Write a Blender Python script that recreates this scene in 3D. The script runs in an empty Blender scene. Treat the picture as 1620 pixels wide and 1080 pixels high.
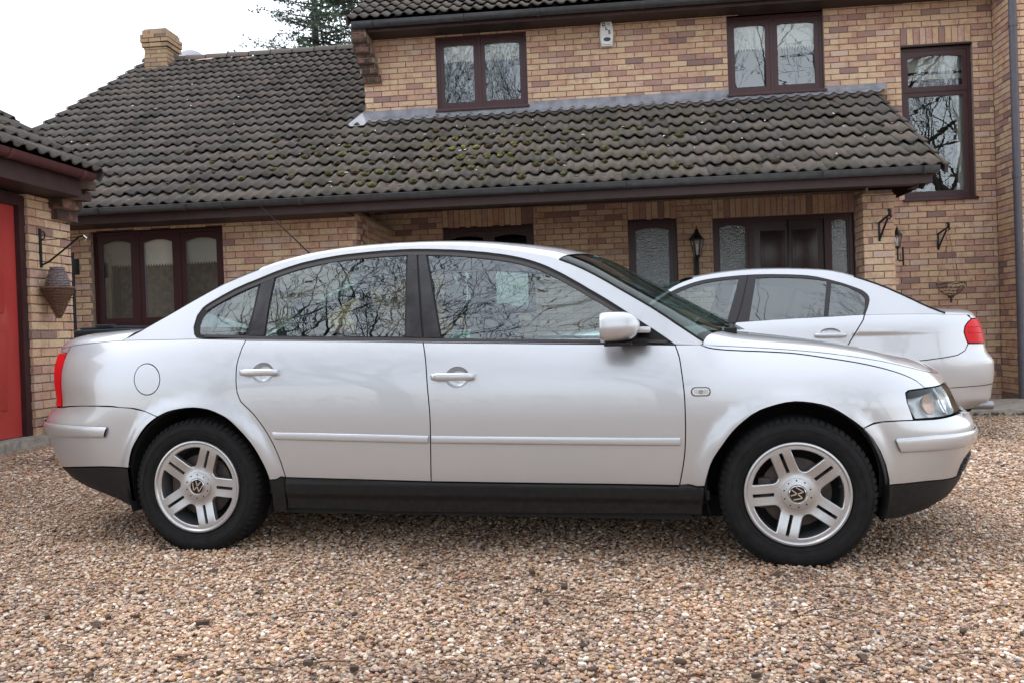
import bpy, bmesh, math, random
import numpy as np

from mathutils import Vector, Matrix
from mathutils.geometry import delaunay_2d_cdt
random.seed(7); rng=np.random.default_rng(7)
C=bpy.data.collections.new('scene'); bpy.context.scene.collection.children.link(C)
scn=bpy.context.scene
# ---------------------------------------------------------------- camera
cam=bpy.data.cameras.new('camera'); co=bpy.data.objects.new('camera',cam); C.objects.link(co)
cam.sensor_width=36; cam.lens=1400/1620*36; cam.clip_start=.05; cam.clip_end=500
Rm=Matrix(((0.99406,0.03279,0.10373),(0.10333,0.01357,-0.99455),(-0.03403,0.99937,0.0101)))
co.matrix_world=Matrix.Translation((0,0,1.0))@Rm.to_4x4()
scn.camera=co
# ---------------------------------------------------------------- daylight, overcast
SUN_EL,SUN_ROT=math.radians(64),math.radians(285)
w=bpy.data.worlds.new('World'); scn.world=w; w.use_nodes=True
nt=w.node_tree; nt.nodes.clear(); L=nt.links.new
out=nt.nodes.new('ShaderNodeOutputWorld')
sky=nt.nodes.new('ShaderNodeTexSky'); sky.sky_type='NISHITA'; sky.sun_disc=False
sky.sun_elevation=SUN_EL; sky.sun_rotation=SUN_ROT
b1=nt.nodes.new('ShaderNodeBackground'); b1.inputs[1].default_value=.05; L(sky.outputs[0],b1.inputs[0])
b2=nt.nodes.new('ShaderNodeBackground'); b2.inputs[1].default_value=.95      # the even cloud layer
tc=nt.nodes.new('ShaderNodeTexCoord'); ns=nt.nodes.new('ShaderNodeTexNoise'); ns.inputs['Scale'].default_value=1.6; ns.inputs['Detail'].default_value=4
cr=nt.nodes.new('ShaderNodeValToRGB'); cr.color_ramp.elements[0].position=.35; cr.color_ramp.elements[0].color=(.86,.90,.96,1); cr.color_ramp.elements[1].position=.65; cr.color_ramp.elements[1].color=(1,1,1,1)
L(tc.outputs['Generated'],ns.inputs['Vector']); L(ns.outputs['Fac'],cr.inputs[0]); L(cr.outputs[0],b2.inputs[0])
ad=nt.nodes.new('ShaderNodeAddShader'); L(b1.outputs[0],ad.inputs[0]); L(b2.outputs[0],ad.inputs[1]); L(ad.outputs[0],out.inputs[0])
sl=bpy.data.lights.new('sun','SUN'); sl.energy=.8; sl.angle=math.radians(25); sl.color=(1,.97,.92)
so=bpy.data.objects.new('sun',sl); C.objects.link(so)
sd=Vector((math.sin(SUN_ROT)*math.cos(SUN_EL),math.cos(SUN_ROT)*math.cos(SUN_EL),math.sin(SUN_EL)))   # towards the sun
so.rotation_euler=sd.to_track_quat('Z','Y').to_euler()
scn.view_settings.view_transform='Standard'; scn.view_settings.look='None'; scn.view_settings.exposure=.80; scn.view_settings.gamma=1
scn.view_settings.use_curve_mapping=False
scn.render.engine='CYCLES'
# ---------------------------------------------------------------- helpers
def tag(o,label=None,cat=None,group=None,kind=None):
    if label: o['label']=label
    if cat: o['category']=cat
    if group: o['group']=group
    if kind: o['kind']=kind
    return o
def empty(name,loc=(0,0,0),label=None,cat=None,group=None,parent=None):
    o=bpy.data.objects.new(name,None); C.objects.link(o); o.location=loc; o.empty_display_size=.1
    if parent: o.parent=parent
    return tag(o,label,cat,group)
def link(name,me,parent=None,mat=None):
    o=bpy.data.objects.new(name,me); C.objects.link(o)
    if mat is not None:
        me.materials.clear()
        for m in (mat if isinstance(mat,(list,tuple)) else [mat]): me.materials.append(m)
    if parent: o.parent=parent
    return o
def pydata(name,v,f,parent=None,mat=None,smooth=False,tint=None,mi=None):
    me=bpy.data.meshes.new(name); me.from_pydata([tuple(map(float,p)) for p in v],[],[tuple(map(int,q)) for q in f])
    if smooth: me.polygons.foreach_set('use_smooth',[True]*len(me.polygons))
    if mi is not None: me.polygons.foreach_set('material_index',mi)
    if tint is not None:
        a=me.attributes.new('tint','FLOAT','FACE'); a.data.foreach_set('value',np.asarray(tint,float))
    me.update(); return link(name,me,parent,mat)
class MB:
    """collects boxes, tubes, lathes into one mesh"""
    def __init__(s): s.v=[];s.f=[];s.t=[];s.sm=[];s.cur=0.
    def add(s,v,f,sm=False,t=None):
        n=len(s.v); s.v+= [tuple(p) for p in v]; s.f+=[tuple(i+n for i in q) for q in f]; s.sm+=[sm]*len(f); s.t+=[s.cur if t is None else t]*len(f); return s
    def box(s,x0,x1,y0,y1,z0,z1,t=None,j=0):
        v=[(x,y,z) for x in (x0,x1) for y in (y0,y1) for z in (z0,z1)]
        if j: v=[(a+random.uniform(-j,j),b+random.uniform(-j,j),c+random.uniform(-j,j)) for a,b,c in v]
        return s.add(v,[(0,1,3,2),(4,6,7,5),(0,4,5,1),(2,3,7,6),(0,2,6,4),(1,5,7,3)],t=t)
    def rbox(s,x0,x1,y0,y1,z0,z1,b=.01,t=None):
        """box with chamfered edges"""
        bm=bmesh.new(); bmesh.ops.create_cube(bm,size=1)
        for v in bm.verts: v.co=((x0+x1)/2+v.co.x*(x1-x0),(y0+y1)/2+v.co.y*(y1-y0),(z0+z1)/2+v.co.z*(z1-z0))
        bmesh.ops.bevel(bm,geom=bm.edges[:],offset=b,segments=2,profile=.6,affect='EDGES')
        bm.verts.index_update(); s.add([v.co[:] for v in bm.verts],[[v.index for v in f.verts] for f in bm.faces],sm=True,t=t); bm.free(); return s
    def tube(s,pts,r,n=8,caps=True,t=None):
        P=[Vector(p) for p in pts]; rr=r if isinstance(r,(list,tuple)) else [r]*len(P)
        v=[];f=[]; up=Vector((.13,.21,.97)).normalized()
        for i,p in enumerate(P):
            d=(P[min(i+1,len(P)-1)]-P[max(i-1,0)]).normalized(); a=d.cross(up)
            if a.length<.05: a=d.cross(Vector((1,0,0)))
            a.normalize(); b=d.cross(a)
            for k in range(n):
                q=2*math.pi*k/n; v.append(p+(a*math.cos(q)+b*math.sin(q))*rr[i])
        for i in range(len(P)-1):
            for k in range(n): f.append((i*n+k,i*n+(k+1)%n,(i+1)*n+(k+1)%n,(i+1)*n+k))
        if caps: f.append(tuple(range(n))[::-1]); f.append(tuple((len(P)-1)*n+k for k in range(n)))
        return s.add(v,f,sm=True,t=t)
    def lathe(s,prof,n=48,axis='y',o=(0,0,0),sm=True,t=None):
        """prof: (r,h) rows, turned about axis"""
        v=[];f=[]
        for r,h in prof:
            for k in range(n):
                q=2*math.pi*k/n; a,b=r*math.cos(q),r*math.sin(q)
                v.append((o[0]+a,o[1]+h,o[2]+b) if axis=='y' else (o[0]+a,o[1]+b,o[2]+h))
        m=len(prof)
        for i in range(m-1):
            for k in range(n): f.append((i*n+k,i*n+(k+1)%n,(i+1)*n+(k+1)%n,(i+1)*n+k))
        return s.add(v,f,sm=sm,t=t)
    def prism(s,poly,y0,y1,t=None,axis='y'):
        n=len(poly)
        if axis=='y': v=[(a,y0,b) for a,b in poly]+[(a,y1,b) for a,b in poly]
        elif axis=='x': v=[(y0,a,b) for a,b in poly]+[(y1,a,b) for a,b in poly]
        else: v=[(a,b,y0) for a,b in poly]+[(a,b,y1) for a,b in poly]
        f=[tuple(range(n)),tuple(range(2*n-1,n-1,-1))]+[(i,i+n,(i+1)%n+n,(i+1)%n) for i in range(n)]
        return s.add(v,f,t=t)
    def build(s,name,mat,parent=None,kind=None,tint=False,sharp=True):
        me=bpy.data.meshes.new(name); me.from_pydata([tuple(map(float,p)) for p in s.v],[],s.f)
        me.polygons.foreach_set('use_smooth',s.sm)
        if tint: a=me.attributes.new('tint','FLOAT','FACE'); a.data.foreach_set('value',np.asarray(s.t,float))
        bm=bmesh.new(); bm.from_mesh(me); bmesh.ops.recalc_face_normals(bm,faces=bm.faces[:]); bm.to_mesh(me); bm.free()
        if sharp and any(s.sm): me.set_sharp_from_angle(angle=math.radians(38))
        me.update(); o=link(name,me,parent,mat)
        if kind: o['kind']=kind
        return o
# ---------------------------------------------------------------- materials
def srgb(r,g,b): return tuple(((c/255)/12.92 if c/255<=.04045 else ((c/255+.055)/1.055)**2.4) for c in (r,g,b))+(1,)
class Mat:
    def __init__(s,name):
        s.m=bpy.data.materials.new(name); s.m.use_nodes=True; s.nt=s.m.node_tree; s.N=s.nt.nodes; s.N.clear(); s.L=s.nt.links.new
        s.out=s.N.new('ShaderNodeOutputMaterial'); s.p=s.N.new('ShaderNodeBsdfPrincipled'); s.L(s.p.outputs[0],s.out.inputs[0])
    def n(s,t,**k):
        q=s.N.new(t)
        for a,b in k.items():
            if a in q.inputs: q.inputs[a].default_value=b
            else: setattr(q,a,b)
        return q
    def pos(s):
        return s.n('ShaderNodeNewGeometry').outputs['Position']
    def noise(s,scale,detail=4,rough=.55,vec=None,sc=None):
        q=s.n('ShaderNodeTexNoise'); q.inputs['Scale'].default_value=scale; q.inputs['Detail'].default_value=detail; q.inputs['Roughness'].default_value=rough
        v=vec or s.pos()
        if sc:
            mp=s.n('ShaderNodeMapping'); mp.inputs['Scale'].default_value=sc; s.L(v,mp.inputs[0]); v=mp.outputs[0]
        s.L(v,q.inputs['Vector']); return q.outputs['Fac']
    def ramp(s,fac,stops,interp='LINEAR'):
        q=s.n('ShaderNodeValToRGB'); e=q.color_ramp.elements; q.color_ramp.interpolation=interp
        while len(e)<len(stops): e.new(.5)
        for i,(p,c) in enumerate(stops): e[i].position=p; e[i].color=c if len(c)==4 else tuple(c)+(1,)
        s.L(fac,q.inputs[0]); return q.outputs[0]
    def mix(s,fac,a,b,mode='MIX'):
        q=s.n('ShaderNodeMix',data_type='RGBA',blend_type=mode)
        for i,x in ((0,fac),(6,a),(7,b)):
            if isinstance(x,(int,float)): q.inputs[i].default_value=x
            elif isinstance(x,tuple): q.inputs[i].default_value=x if len(x)==4 else x+(1,)
            else: s.L(x,q.inputs[i])
        return q.outputs[2]
    def math(s,op,a,b=0.):
        q=s.n('ShaderNodeMath',operation=op)
        for i,x in ((0,a),(1,b)):
            if isinstance(x,(int,float)): q.inputs[i].default_value=x
            else: s.L(x,q.inputs[i])
        return q.outputs[0]
    def bump(s,h,strength=.3,dist=.01):
        q=s.n('ShaderNodeBump'); q.inputs['Strength'].default_value=strength; q.inputs['Distance'].default_value=dist; s.L(h,q.inputs['Height']); s.L(q.outputs[0],s.p.inputs['Normal']); return q
    def set(s,**k):
        for a,b in k.items():
            a=a.replace('_',' ')
            if hasattr(b,'links') or isinstance(b,bpy.types.NodeSocket): s.L(b,s.p.inputs[a])
            else: s.p.inputs[a].default_value=b
        return s
def plain(name,col,rough=.5,metal=0.,coat=0.,grain=0.,gs=40,bump=0.,spec=.5):
    M=Mat(name); col=col if len(col)==4 else tuple(col)+(1,)
    if grain:
        f=M.noise(gs); d=tuple(max(0,c*(1-grain)) for c in col[:3])+(1,); u=tuple(min(1,c*(1+grain)) for c in col[:3])+(1,)
        M.set(Base_Color=M.ramp(f,[(.3,d),(.7,u)]))
        if bump: M.bump(f,bump)
    else: M.set(Base_Color=col)
    M.set(Roughness=rough,Metallic=metal,Coat_Weight=coat,Coat_Roughness=.04,Specular_IOR_Level=spec); return M.m
M_={}
# bricks: per-brick tint picks the firing colour, noise mottles it
def brick_mat(name,stops,dark=1.):
    M=Mat(name); a=M.n('ShaderNodeAttribute',attribute_name='tint')
    base=M.ramp(a.outputs['Fac'],stops)
    n1=M.noise(9,5,.6); n2=M.noise(70,4,.6)
    c=M.mix(M.ramp(n1,[(.50,(0,0,0)),(.66,(1,1,1))]),base,M.mix(.5,base,(.42,.21,.15)))
    c=M.mix(.55,c,M.ramp(n2,[(.3,(.55,.52,.5)),(.55,(1,1,1)),(.8,(1.18,1.16,1.1))]),'MULTIPLY')
    c=M.mix(M.ramp(M.noise(1.1,4),[(.35,(0,0,0)),(.75,(.35,.35,.35))]),c,M.mix(1.,c,(.55,.50,.46),'MULTIPLY'))
    M.set(Base_Color=c,Roughness=.93,Specular_IOR_Level=.25); M.bump(M.math('ADD',n2,M.noise(220,3)),.45,.004); return M.m
buff=[(0,(.70,.525,.36)),(.2,(.68,.485,.32)),(.4,(.66,.45,.30)),(.54,(.62,.40,.285)),(.66,(.57,.36,.275)),(.76,(.66,.50,.40)),(.85,(.50,.31,.25)),(.94,(.36,.24,.205)),(1,(.28,.19,.175))]
M_['brick']=brick_mat('brick_buff',buff)
M_['brick_old']=brick_mat('brick_weathered',[(0,(.44,.33,.20)),(.4,(.38,.27,.17)),(.7,(.30,.22,.15)),(.9,(.20,.16,.12)),(1,(.15,.13,.11))])
M_['brick_dark']=brick_mat('brick_dark',[(0,(.085,.058,.052)),(1,(.06,.043,.04))])
M_['mortar']=plain('mortar',(.25,.195,.15),.95,grain=.3,gs=30,bump=.4)
def tile_mat():
    M=Mat('concrete_tile'); a=M.n('ShaderNodeAttribute',attribute_name='tint'); P=M.pos()
    base=M.ramp(a.outputs['Fac'],[(0,(.074,.069,.063)),(.3,(.098,.090,.081)),(.55,(.117,.105,.094)),(.75,(.132,.110,.096)),(1,(.112,.104,.095))])
    n=M.noise(60,5,.7); c=M.mix(.55,base,M.ramp(n,[(.25,(.5,.5,.5)),(.5,(1,1,1)),(.78,(1.6,1.55,1.5))]),'MULTIPLY')
    # reddish worn streaks, moss growing on the older middle of the slope, pale lichen dots
    c=M.mix(M.ramp(M.noise(7,5,.6),[(.52,(0,0,0)),(.7,(.5,.5,.5))]),c,(.135,.085,.065))
    sx=M.n('ShaderNodeSeparateXYZ'); M.L(P,sx.inputs[0])
    band=M.math('MULTIPLY',M.ramp(M.math('MULTIPLY',M.math('ADD',sx.outputs[0],6.),.1),[(.05,(0,0,0)),(.45,(1,1,1)),(.75,(.8,.8,.8)),(1,(.15,.15,.15))]),M.ramp(M.math('MULTIPLY',M.math('ADD',sx.outputs[2],-2.),.3),[(.1,(.8,.8,.8)),(.4,(1,1,1)),(.7,(.15,.15,.15))]))
    moss=M.math('MULTIPLY',M.ramp(M.noise(3.6,6,.72),[(.50,(0,0,0)),(.58,(1,1,1))]),band)
    c=M.mix(M.math('MULTIPLY',moss,.65),c,M.ramp(M.noise(14,4),[(.35,(.06,.052,.032)),(.54,(.09,.08,.036)),(.66,(.14,.13,.035)),(.78,(.22,.21,.045))]))
    v=M.n('ShaderNodeTexVoronoi'); v.inputs['Scale'].default_value=9; M.L(P,v.inputs['Vector'])
    dots=M.math('MULTIPLY',M.ramp(v.outputs['Distance'],[(.05,(1,1,1)),(.11,(0,0,0))]),M.ramp(M.noise(3.1,2),[(.5,(0,0,0)),(.62,(.9,.9,.9))]))
    c=M.mix(dots,c,(.42,.42,.38))
    M.set(Base_Color=c,Roughness=.92,Specular_IOR_Level=.25); M.bump(M.math('ADD',n,M.math('MULTIPLY',moss,1.5)),.6,.006); return M.m
M_['tile']=tile_mat()
M_['moss']=plain('moss_clump',(.095,.085,.028),.95,grain=.6,gs=60,bump=.8)
M_['moss_bright']=plain('moss_clump_bright',(.17,.165,.035),.95,grain=.6,gs=60,bump=.8)
M_['moss_brown']=plain('moss_clump_brown',(.06,.04,.022),.95,grain=.6,gs=60,bump=.8)
M_['maroon']=plain('maroon_upvc',(.047,.014,.016),.38,grain=.18,gs=60,spec=.45)
M_['fascia']=plain('fascia_board',(.040,.018,.018),.55,grain=.25,gs=9)
M_['soffit']=plain('soffit_board',(.03,.016,.014),.6,grain=.2,gs=9)
M_['gutter']=plain('gutter_grey',(.052,.056,.06),.42,grain=.25,gs=14)
M_['gutter_red']=plain('gutter_maroon',(.10,.035,.038),.4,grain=.2,gs=14)
M_['pipe']=plain('downpipe_purple_grey',(.075,.070,.085),.45,grain=.15,gs=14)
M_['lead']=plain('lead_flashing',(.23,.235,.26),.55,grain=.35,gs=7,bump=.15)
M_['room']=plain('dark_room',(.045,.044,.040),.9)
M_['blind']=plain('cream_blind',(.82,.80,.73),.9,grain=.1,gs=60)
M_['iron']=plain('black_iron',(.012,.012,.013),.45,spec=.4)
M_['white']=plain('white_plastic',(.72,.72,.70),.4,grain=.05,gs=12)
M_['blue']=plain('blue_lens',(.01,.02,.06),.15)
M_['black_ink']=plain('black_print',(.01,.01,.012),.5)
M_['grey_ink']=plain('grey_print',(.35,.36,.37),.5)
M_['reddoor']=plain('red_door_paint',(.40,.045,.04),.35,grain=.06,gs=5,coat=.2)
M_['framebrown']=plain('garage_frame',(.035,.012,.014),.45,grain=.3,gs=10)
M_['darkdoor']=plain('dark_stained_door',(.028,.012,.010),.3,grain=.35,gs=12)
M_['concrete']=plain('concrete',(.26,.235,.20),.9,grain=.35,gs=14,bump=.3)
M_['binblue']=plain('bin_plastic',(.035,.042,.055),.42,grain=.12,gs=10)
M_['wicker']=plain('wicker',(.15,.085,.055),.8,grain=.5,gs=90,bump=.5)
M_['wicker_grey']=plain('wicker_grey',(.24,.20,.21),.85,grain=.5,gs=90,bump=.5)
M_['wire']=plain('rusty_wire',(.06,.04,.03),.7)
M_['dish']=plain('dish_grey',(.36,.36,.40),.6)
M_['terracotta']=plain('ridge_red_tile',(.5,.28,.24),.8,grain=.3,gs=20)
def glass(name,tint=(.75,.85,.82),rough=0.,bumpy=0.,gloss=None,k0=1.85,kmax=1.,wavy=0.):
    M=Mat(name); M.N.remove(M.p)
    t=M.n('ShaderNodeBsdfTransparent'); t.inputs[0].default_value=tuple(tint)+(1,)
    g=M.n('ShaderNodeBsdfGlossy'); g.inputs['Roughness'].default_value=rough; g.inputs['Color'].default_value=(.93,.99,1,1)
    lw=M.n('ShaderNodeFresnel'); lw.inputs['IOR'].default_value=gloss or 1.55
    k=M.math('MULTIPLY',lw.outputs[0],k0); k=M.math('MINIMUM',k,kmax)
    if bumpy:
        b=M.n('ShaderNodeBump'); b.inputs['Strength'].default_value=bumpy; b.inputs['Distance'].default_value=.01
        M.L(M.noise(55,3,.5),b.inputs['Height']); M.L(b.outputs[0],g.inputs['Normal'])
    if wavy:
        b=M.n('ShaderNodeBump'); b.inputs['Strength'].default_value=wavy; b.inputs['Distance'].default_value=.01
        M.L(M.noise(1.,2,.4,sc=(2.2,2.2,9.)),b.inputs['Height']); M.L(b.outputs[0],g.inputs['Normal'])
    mx=M.n('ShaderNodeMixShader'); M.L(k,mx.inputs[0]); M.L(t.outputs[0],mx.inputs[1]); M.L(g.outputs[0],mx.inputs[2]); M.L(mx.outputs[0],M.out.inputs[0]); return M.m
M_['window_glass']=glass('window_glass',(.93,.96,.95),gloss=1.9,wavy=.03)
M_['obscure_glass']=glass('obscure_glass',(.25,.27,.27),.04,.9,gloss=1.9)
M_['car_glass']=glass('car_glass',(.72,.86,.82),gloss=1.75,k0=2.0,wavy=.09)
M_['screen_glass']=glass('screen_glass',(.50,.62,.58),gloss=1.45,k0=.55,kmax=.5)
M_['lamp_glass']=glass('lamp_glass',(.95,.97,.98),gloss=1.4,k0=.9,kmax=.28)
def paint(name,col=(.53,.545,.57)):
    M=Mat(name); n=M.noise(900,2)
    c=M.ramp(n,[(.3,tuple(x*.93 for x in col)),(.7,tuple(min(1,x*1.05) for x in col))])
    # road film low on the body
    sx=M.n('ShaderNodeSeparateXYZ'); M.L(M.pos(),sx.inputs[0])
    dirt=M.math('MULTIPLY',M.ramp(sx.outputs[2],[(.20,(1,1,1)),(.58,(0,0,0))]),M.ramp(M.noise(60,5,.7),[(.3,(.35,.35,.35)),(.7,(.6,.6,.6))]))
    c=M.mix(M.math('MULTIPLY',dirt,.5),c,(.42,.38,.33))
    M.set(Base_Color=c,Metallic=.70,Roughness=M.math('ADD',M.math('MULTIPLY',dirt,.10),.38),Coat_Weight=1.,Coat_Roughness=.025,Coat_IOR=1.55); return M.m
M_['paint']=paint('silver_paint'); M_['paint2']=paint('silver_paint_cool',(.53,.545,.575))
def blackplastic():
    M=Mat('black_car_plastic'); sx=M.n('ShaderNodeSeparateXYZ'); M.L(M.pos(),sx.inputs[0])
    d=M.math('MULTIPLY',M.ramp(sx.outputs[2],[(.18,(1,1,1)),(.42,(.15,.15,.15))]),M.ramp(M.noise(38,6,.75),[(.42,(0,0,0)),(.72,(1,1,1))]))
    M.set(Base_Color=M.mix(M.math('MULTIPLY',d,.20),(.010,.010,.0105),(.10,.085,.07)),Roughness=.6,Specular_IOR_Level=.25); M.bump(M.noise(700,2),.15,.001); return M.m
M_['carblack']=blackplastic()
M_['underside']=plain('underbody',(.008,.008,.008),.9)
M_['rubber']=plain('window_rubber',(.05,.046,.048),.55,spec=.3)
M_['glossblack']=plain('gloss_black_pillar',(.02,.018,.02),.10,coat=.3)
M_['matpillar']=plain('grey_black_pillar',(.030,.028,.032),.5,spec=.3)
M_['tyre']=plain('tyre_rubber',(.010,.010,.0105),.8,grain=.35,gs=30,bump=.2,spec=.25)
M_['alloy']=plain('alloy_silver',(.50,.505,.515),.33,metal=.85,coat=.4,grain=.05,gs=60)
M_['alloy_dull']=plain('alloy_barrel',(.32,.33,.35),.4,metal=.8)
M_['chrome']=plain('chrome',(.80,.80,.80),.12,metal=1.)
M_['disc']=plain('brake_disc',(.055,.042,.036),.6,metal=.3,grain=.4,gs=20)
M_['redlens']=plain('red_lens',(.60,.002,.008),.3,coat=.0,spec=.18)
M_['seat']=plain('seat_cloth',(.03,.035,.035),.85,grain=.3,gs=60)
M_['trim']=plain('interior_trim',(.035,.04,.038),.6)
M_['clearplastic']=plain('clear_indicator',(.62,.62,.60),.15,coat=1.)
M_['bowl']=plain('lamp_bowl',(.70,.72,.74),.3,metal=.5)
M_['amber']=plain('peach_reflector',(.62,.47,.38),.3,metal=.4)
M_['sticker']=plain('sticker_paper',(.45,.60,.52),.5)
M_['bark']=plain('bark',(.05,.044,.036),.9,grain=.4,gs=12,bump=.5)
M_['needle']=plain('conifer_needles',(.045,.075,.045),.8,grain=.45,gs=3)
M_['leaf']=plain('weed_leaf',(.16,.22,.08),.6,grain=.35,gs=30)
M_['twig']=plain('twig_brown',(.06,.038,.026),.85,grain=.4,gs=40)

def hermite(tab):
    """monotone-ish smooth interpolator through (x,y) rows, linear extrapolation"""
    t=np.array(sorted(tab),float); x,y=t[:,0],t[:,1]; n=len(x)
    h=np.diff(x); d=np.diff(y)/h
    m=np.empty(n); m[0]=d[0]; m[-1]=d[-1]
    for i in range(1,n-1):
        m[i]=0 if d[i-1]*d[i]<=0 else (h[i-1]+h[i])/(h[i-1]/d[i]+h[i]/d[i-1])
    def f(q):
        q=np.asarray(q,float); i=np.clip(np.searchsorted(x,q)-1,0,n-2)
        u=(q-x[i])/h[i]; uc=np.clip(u,0,1)
        a=(1+2*uc)*(1-uc)**2*y[i]+uc*(1-uc)**2*h[i]*m[i]+uc*uc*(3-2*uc)*y[i+1]+uc*uc*(uc-1)*h[i]*m[i+1]
        return a+np.where(u<0,u*h[i]*m[i],0)+np.where(u>1,(u-1)*h[i]*m[i+1],0)
    return f
def sstep(a,b,x):
    t=np.clip((np.asarray(x,float)-a)/(b-a),0,1); return t*t*(3-2*t)
class Surf:
    """car skin: ring(s,z) wraps round the body below the shoulder, side(x,z) is the glasshouse side"""
    def __init__(S,c):
        S.c=c
        p=np.array(c['plan'],float)            # near half, +x end centre -> -x end centre, y<=0
        # dense arc-length table by parametric Catmull-Rom
        q=[]
        P=np.vstack([2*p[0]-p[1],p,2*p[-1]-p[-2]])
        P[0]=[p[1][0],-p[1][1]]; P[-1]=[p[-2][0],-p[-2][1]]
        for i in range(1,len(P)-2):
            for u in np.linspace(0,1,24,endpoint=False):
                a,b,cc,d=P[i-1],P[i],P[i+1],P[i+2]
                q.append(.5*((2*b)+(-a+cc)*u+(2*a-5*b+4*cc-d)*u*u+(-a+3*b-3*cc+d)*u**3))
        q.append(p[-1]); q=np.array(q)[::-1]
        s=np.r_[0,np.cumsum(np.linalg.norm(np.diff(q,axis=0),axis=1))]
        i0=np.argmin(abs(q[:,0])+(q[:,1]>-.3)*9); s=s-s[i0]+q[i0,0]
        S.s,S.q=s,q
        t=np.gradient(q,s,axis=0); t/=np.linalg.norm(t,axis=1)[:,None]; S.t=t
        S.smin,S.smax=s[0],s[-1]
        for k in ('ds','df','dr','zs','a','tum'): setattr(S,k,hermite(c[k]))
    def plan(S,s):
        return np.stack([np.interp(s,S.s,S.q[:,0]),np.interp(s,S.s,S.q[:,1])],-1)
    def nrm(S,s):
        tx=np.interp(s,S.s,S.t[:,0]);ty=np.interp(s,S.s,S.t[:,1]); l=np.hypot(tx,ty); return np.stack([-ty/l,tx/l],-1)
    def inset(S,s,z):
        c=S.c; wf=sstep(c['wf'][0],c['wf'][1],s); wr=1-sstep(c['wr'][0],c['wr'][1],s)
        d=S.ds(z)*(1-wf-wr)+S.df(z)*wf+S.dr(z)*wr
        k=np.clip(1-(S.zs(s)-z)/.22,0,3); d=d+S.a(s)*np.where(k<1,k**2.2,1+2.2*(k-1))
        for (cx,cz,r,am,wd) in c['flare']:
            rho=np.hypot(s-cx,z-cz); u=np.clip((rho-r)/wd,0,1); d=d-am*(1-u*u*u*(u*(6*u-15)+10))*sstep(.18,.30,z)
        for (s0,z0,s1,z1,am,w) in c.get('crease',[]):
            q=(z-(z0+(z1-z0)*(s-s0)/(s1-s0)))/w
            d=d+am*(1/(1+np.exp(np.clip(q*3,-30,30))))*sstep(z0-.30,z0,z)*sstep(s0,s0+.3,s)*(1-sstep(s1-.2,s1,s))
        return d
    def ring(S,s,z):
        s=np.asarray(s,float);z=np.asarray(z,float)
        s2=np.clip(s,S.smin,S.smax); xy=S.plan(s2)+S.nrm(s2)*S.inset(s2,z)[...,None]
        return np.stack([xy[...,0],xy[...,1],z+0*s],-1)
    def side(S,x,z):
        x=np.asarray(x,float);z=np.asarray(z,float); h=z-S.zs(x)
        y=-(-S.ring(x,S.zs(x))[...,1]-S.tum(x)*h-.13*np.maximum(h,0)**2)
        return np.stack([x+0*z,y,z+0*x],-1)
PASSAT=dict(
 plan=[(2.235,0),(2.222,-.2),(2.174,-.38),(2.09,-.55),(1.96,-.69),(1.75,-.795),(1.45,-.857),(1.0,-.873),(.3,-.876),(-.4,-.876),(-1.0,-.874),(-1.45,-.868),(-1.8,-.845),(-2.02,-.80),(-2.19,-.735),(-2.335,-.61),(-2.415,-.45),(-2.452,-.25),(-2.462,0)],
 ds=[(.0,.09),(.15,.065),(.22,.045),(.3,.026),(.36,.016),(.45,.008),(.56,.002),(.64,0),(.74,.004),(.84,.014),(.95,.03),(1.1,.055)],
 df=[(.1,.34),(.16,.26),(.2,.16),(.264,.082),(.343,.048),(.45,.014),(.525,0),(.565,.006),(.597,.03),(.625,.062),(.70,.078),(.76,.095),(.85,.14)],
 dr=[(.2,.33),(.25,.22),(.32,.10),(.42,.038),(.544,.01),(.59,0),(.633,.02),(.67,.052),(.69,.056),(.78,.047),(.88,.040),(.94,.045),(1.0,.05)],
 zs=[(2.95,.775),(2.5,.775),(2.15,.79),(1.95,.818),(1.75,.852),(1.5,.888),(1.2,.915),(.9,.934),(.3,.950),(-.25,.965),(-1.1,.990),(-1.4,1.0),(-1.8,1.0),(-2.1,.985),(-2.35,.965),(-2.8,.95)],
 a=[(2.6,.05),(2.2,.05),(1.9,.10),(1.3,.13),(1.1,.11),(.95,.05),(.8,.042),(-1.3,.042),(-1.6,.05),(-1.85,.07),(-2.1,.06),(-2.35,.035),(-2.8,.03)],
 tum=[(-2,.50),(-1.6,.47),(-1.0,.38),(.3,.38),(.8,.30),(1.1,.25)],
 wf=(1.62,2.35),wr=(-2.42,-1.75),
 flare=[(1.345,.33,.352,.017,.080),(-1.348,.32,.356,.017,.080)])

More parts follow.
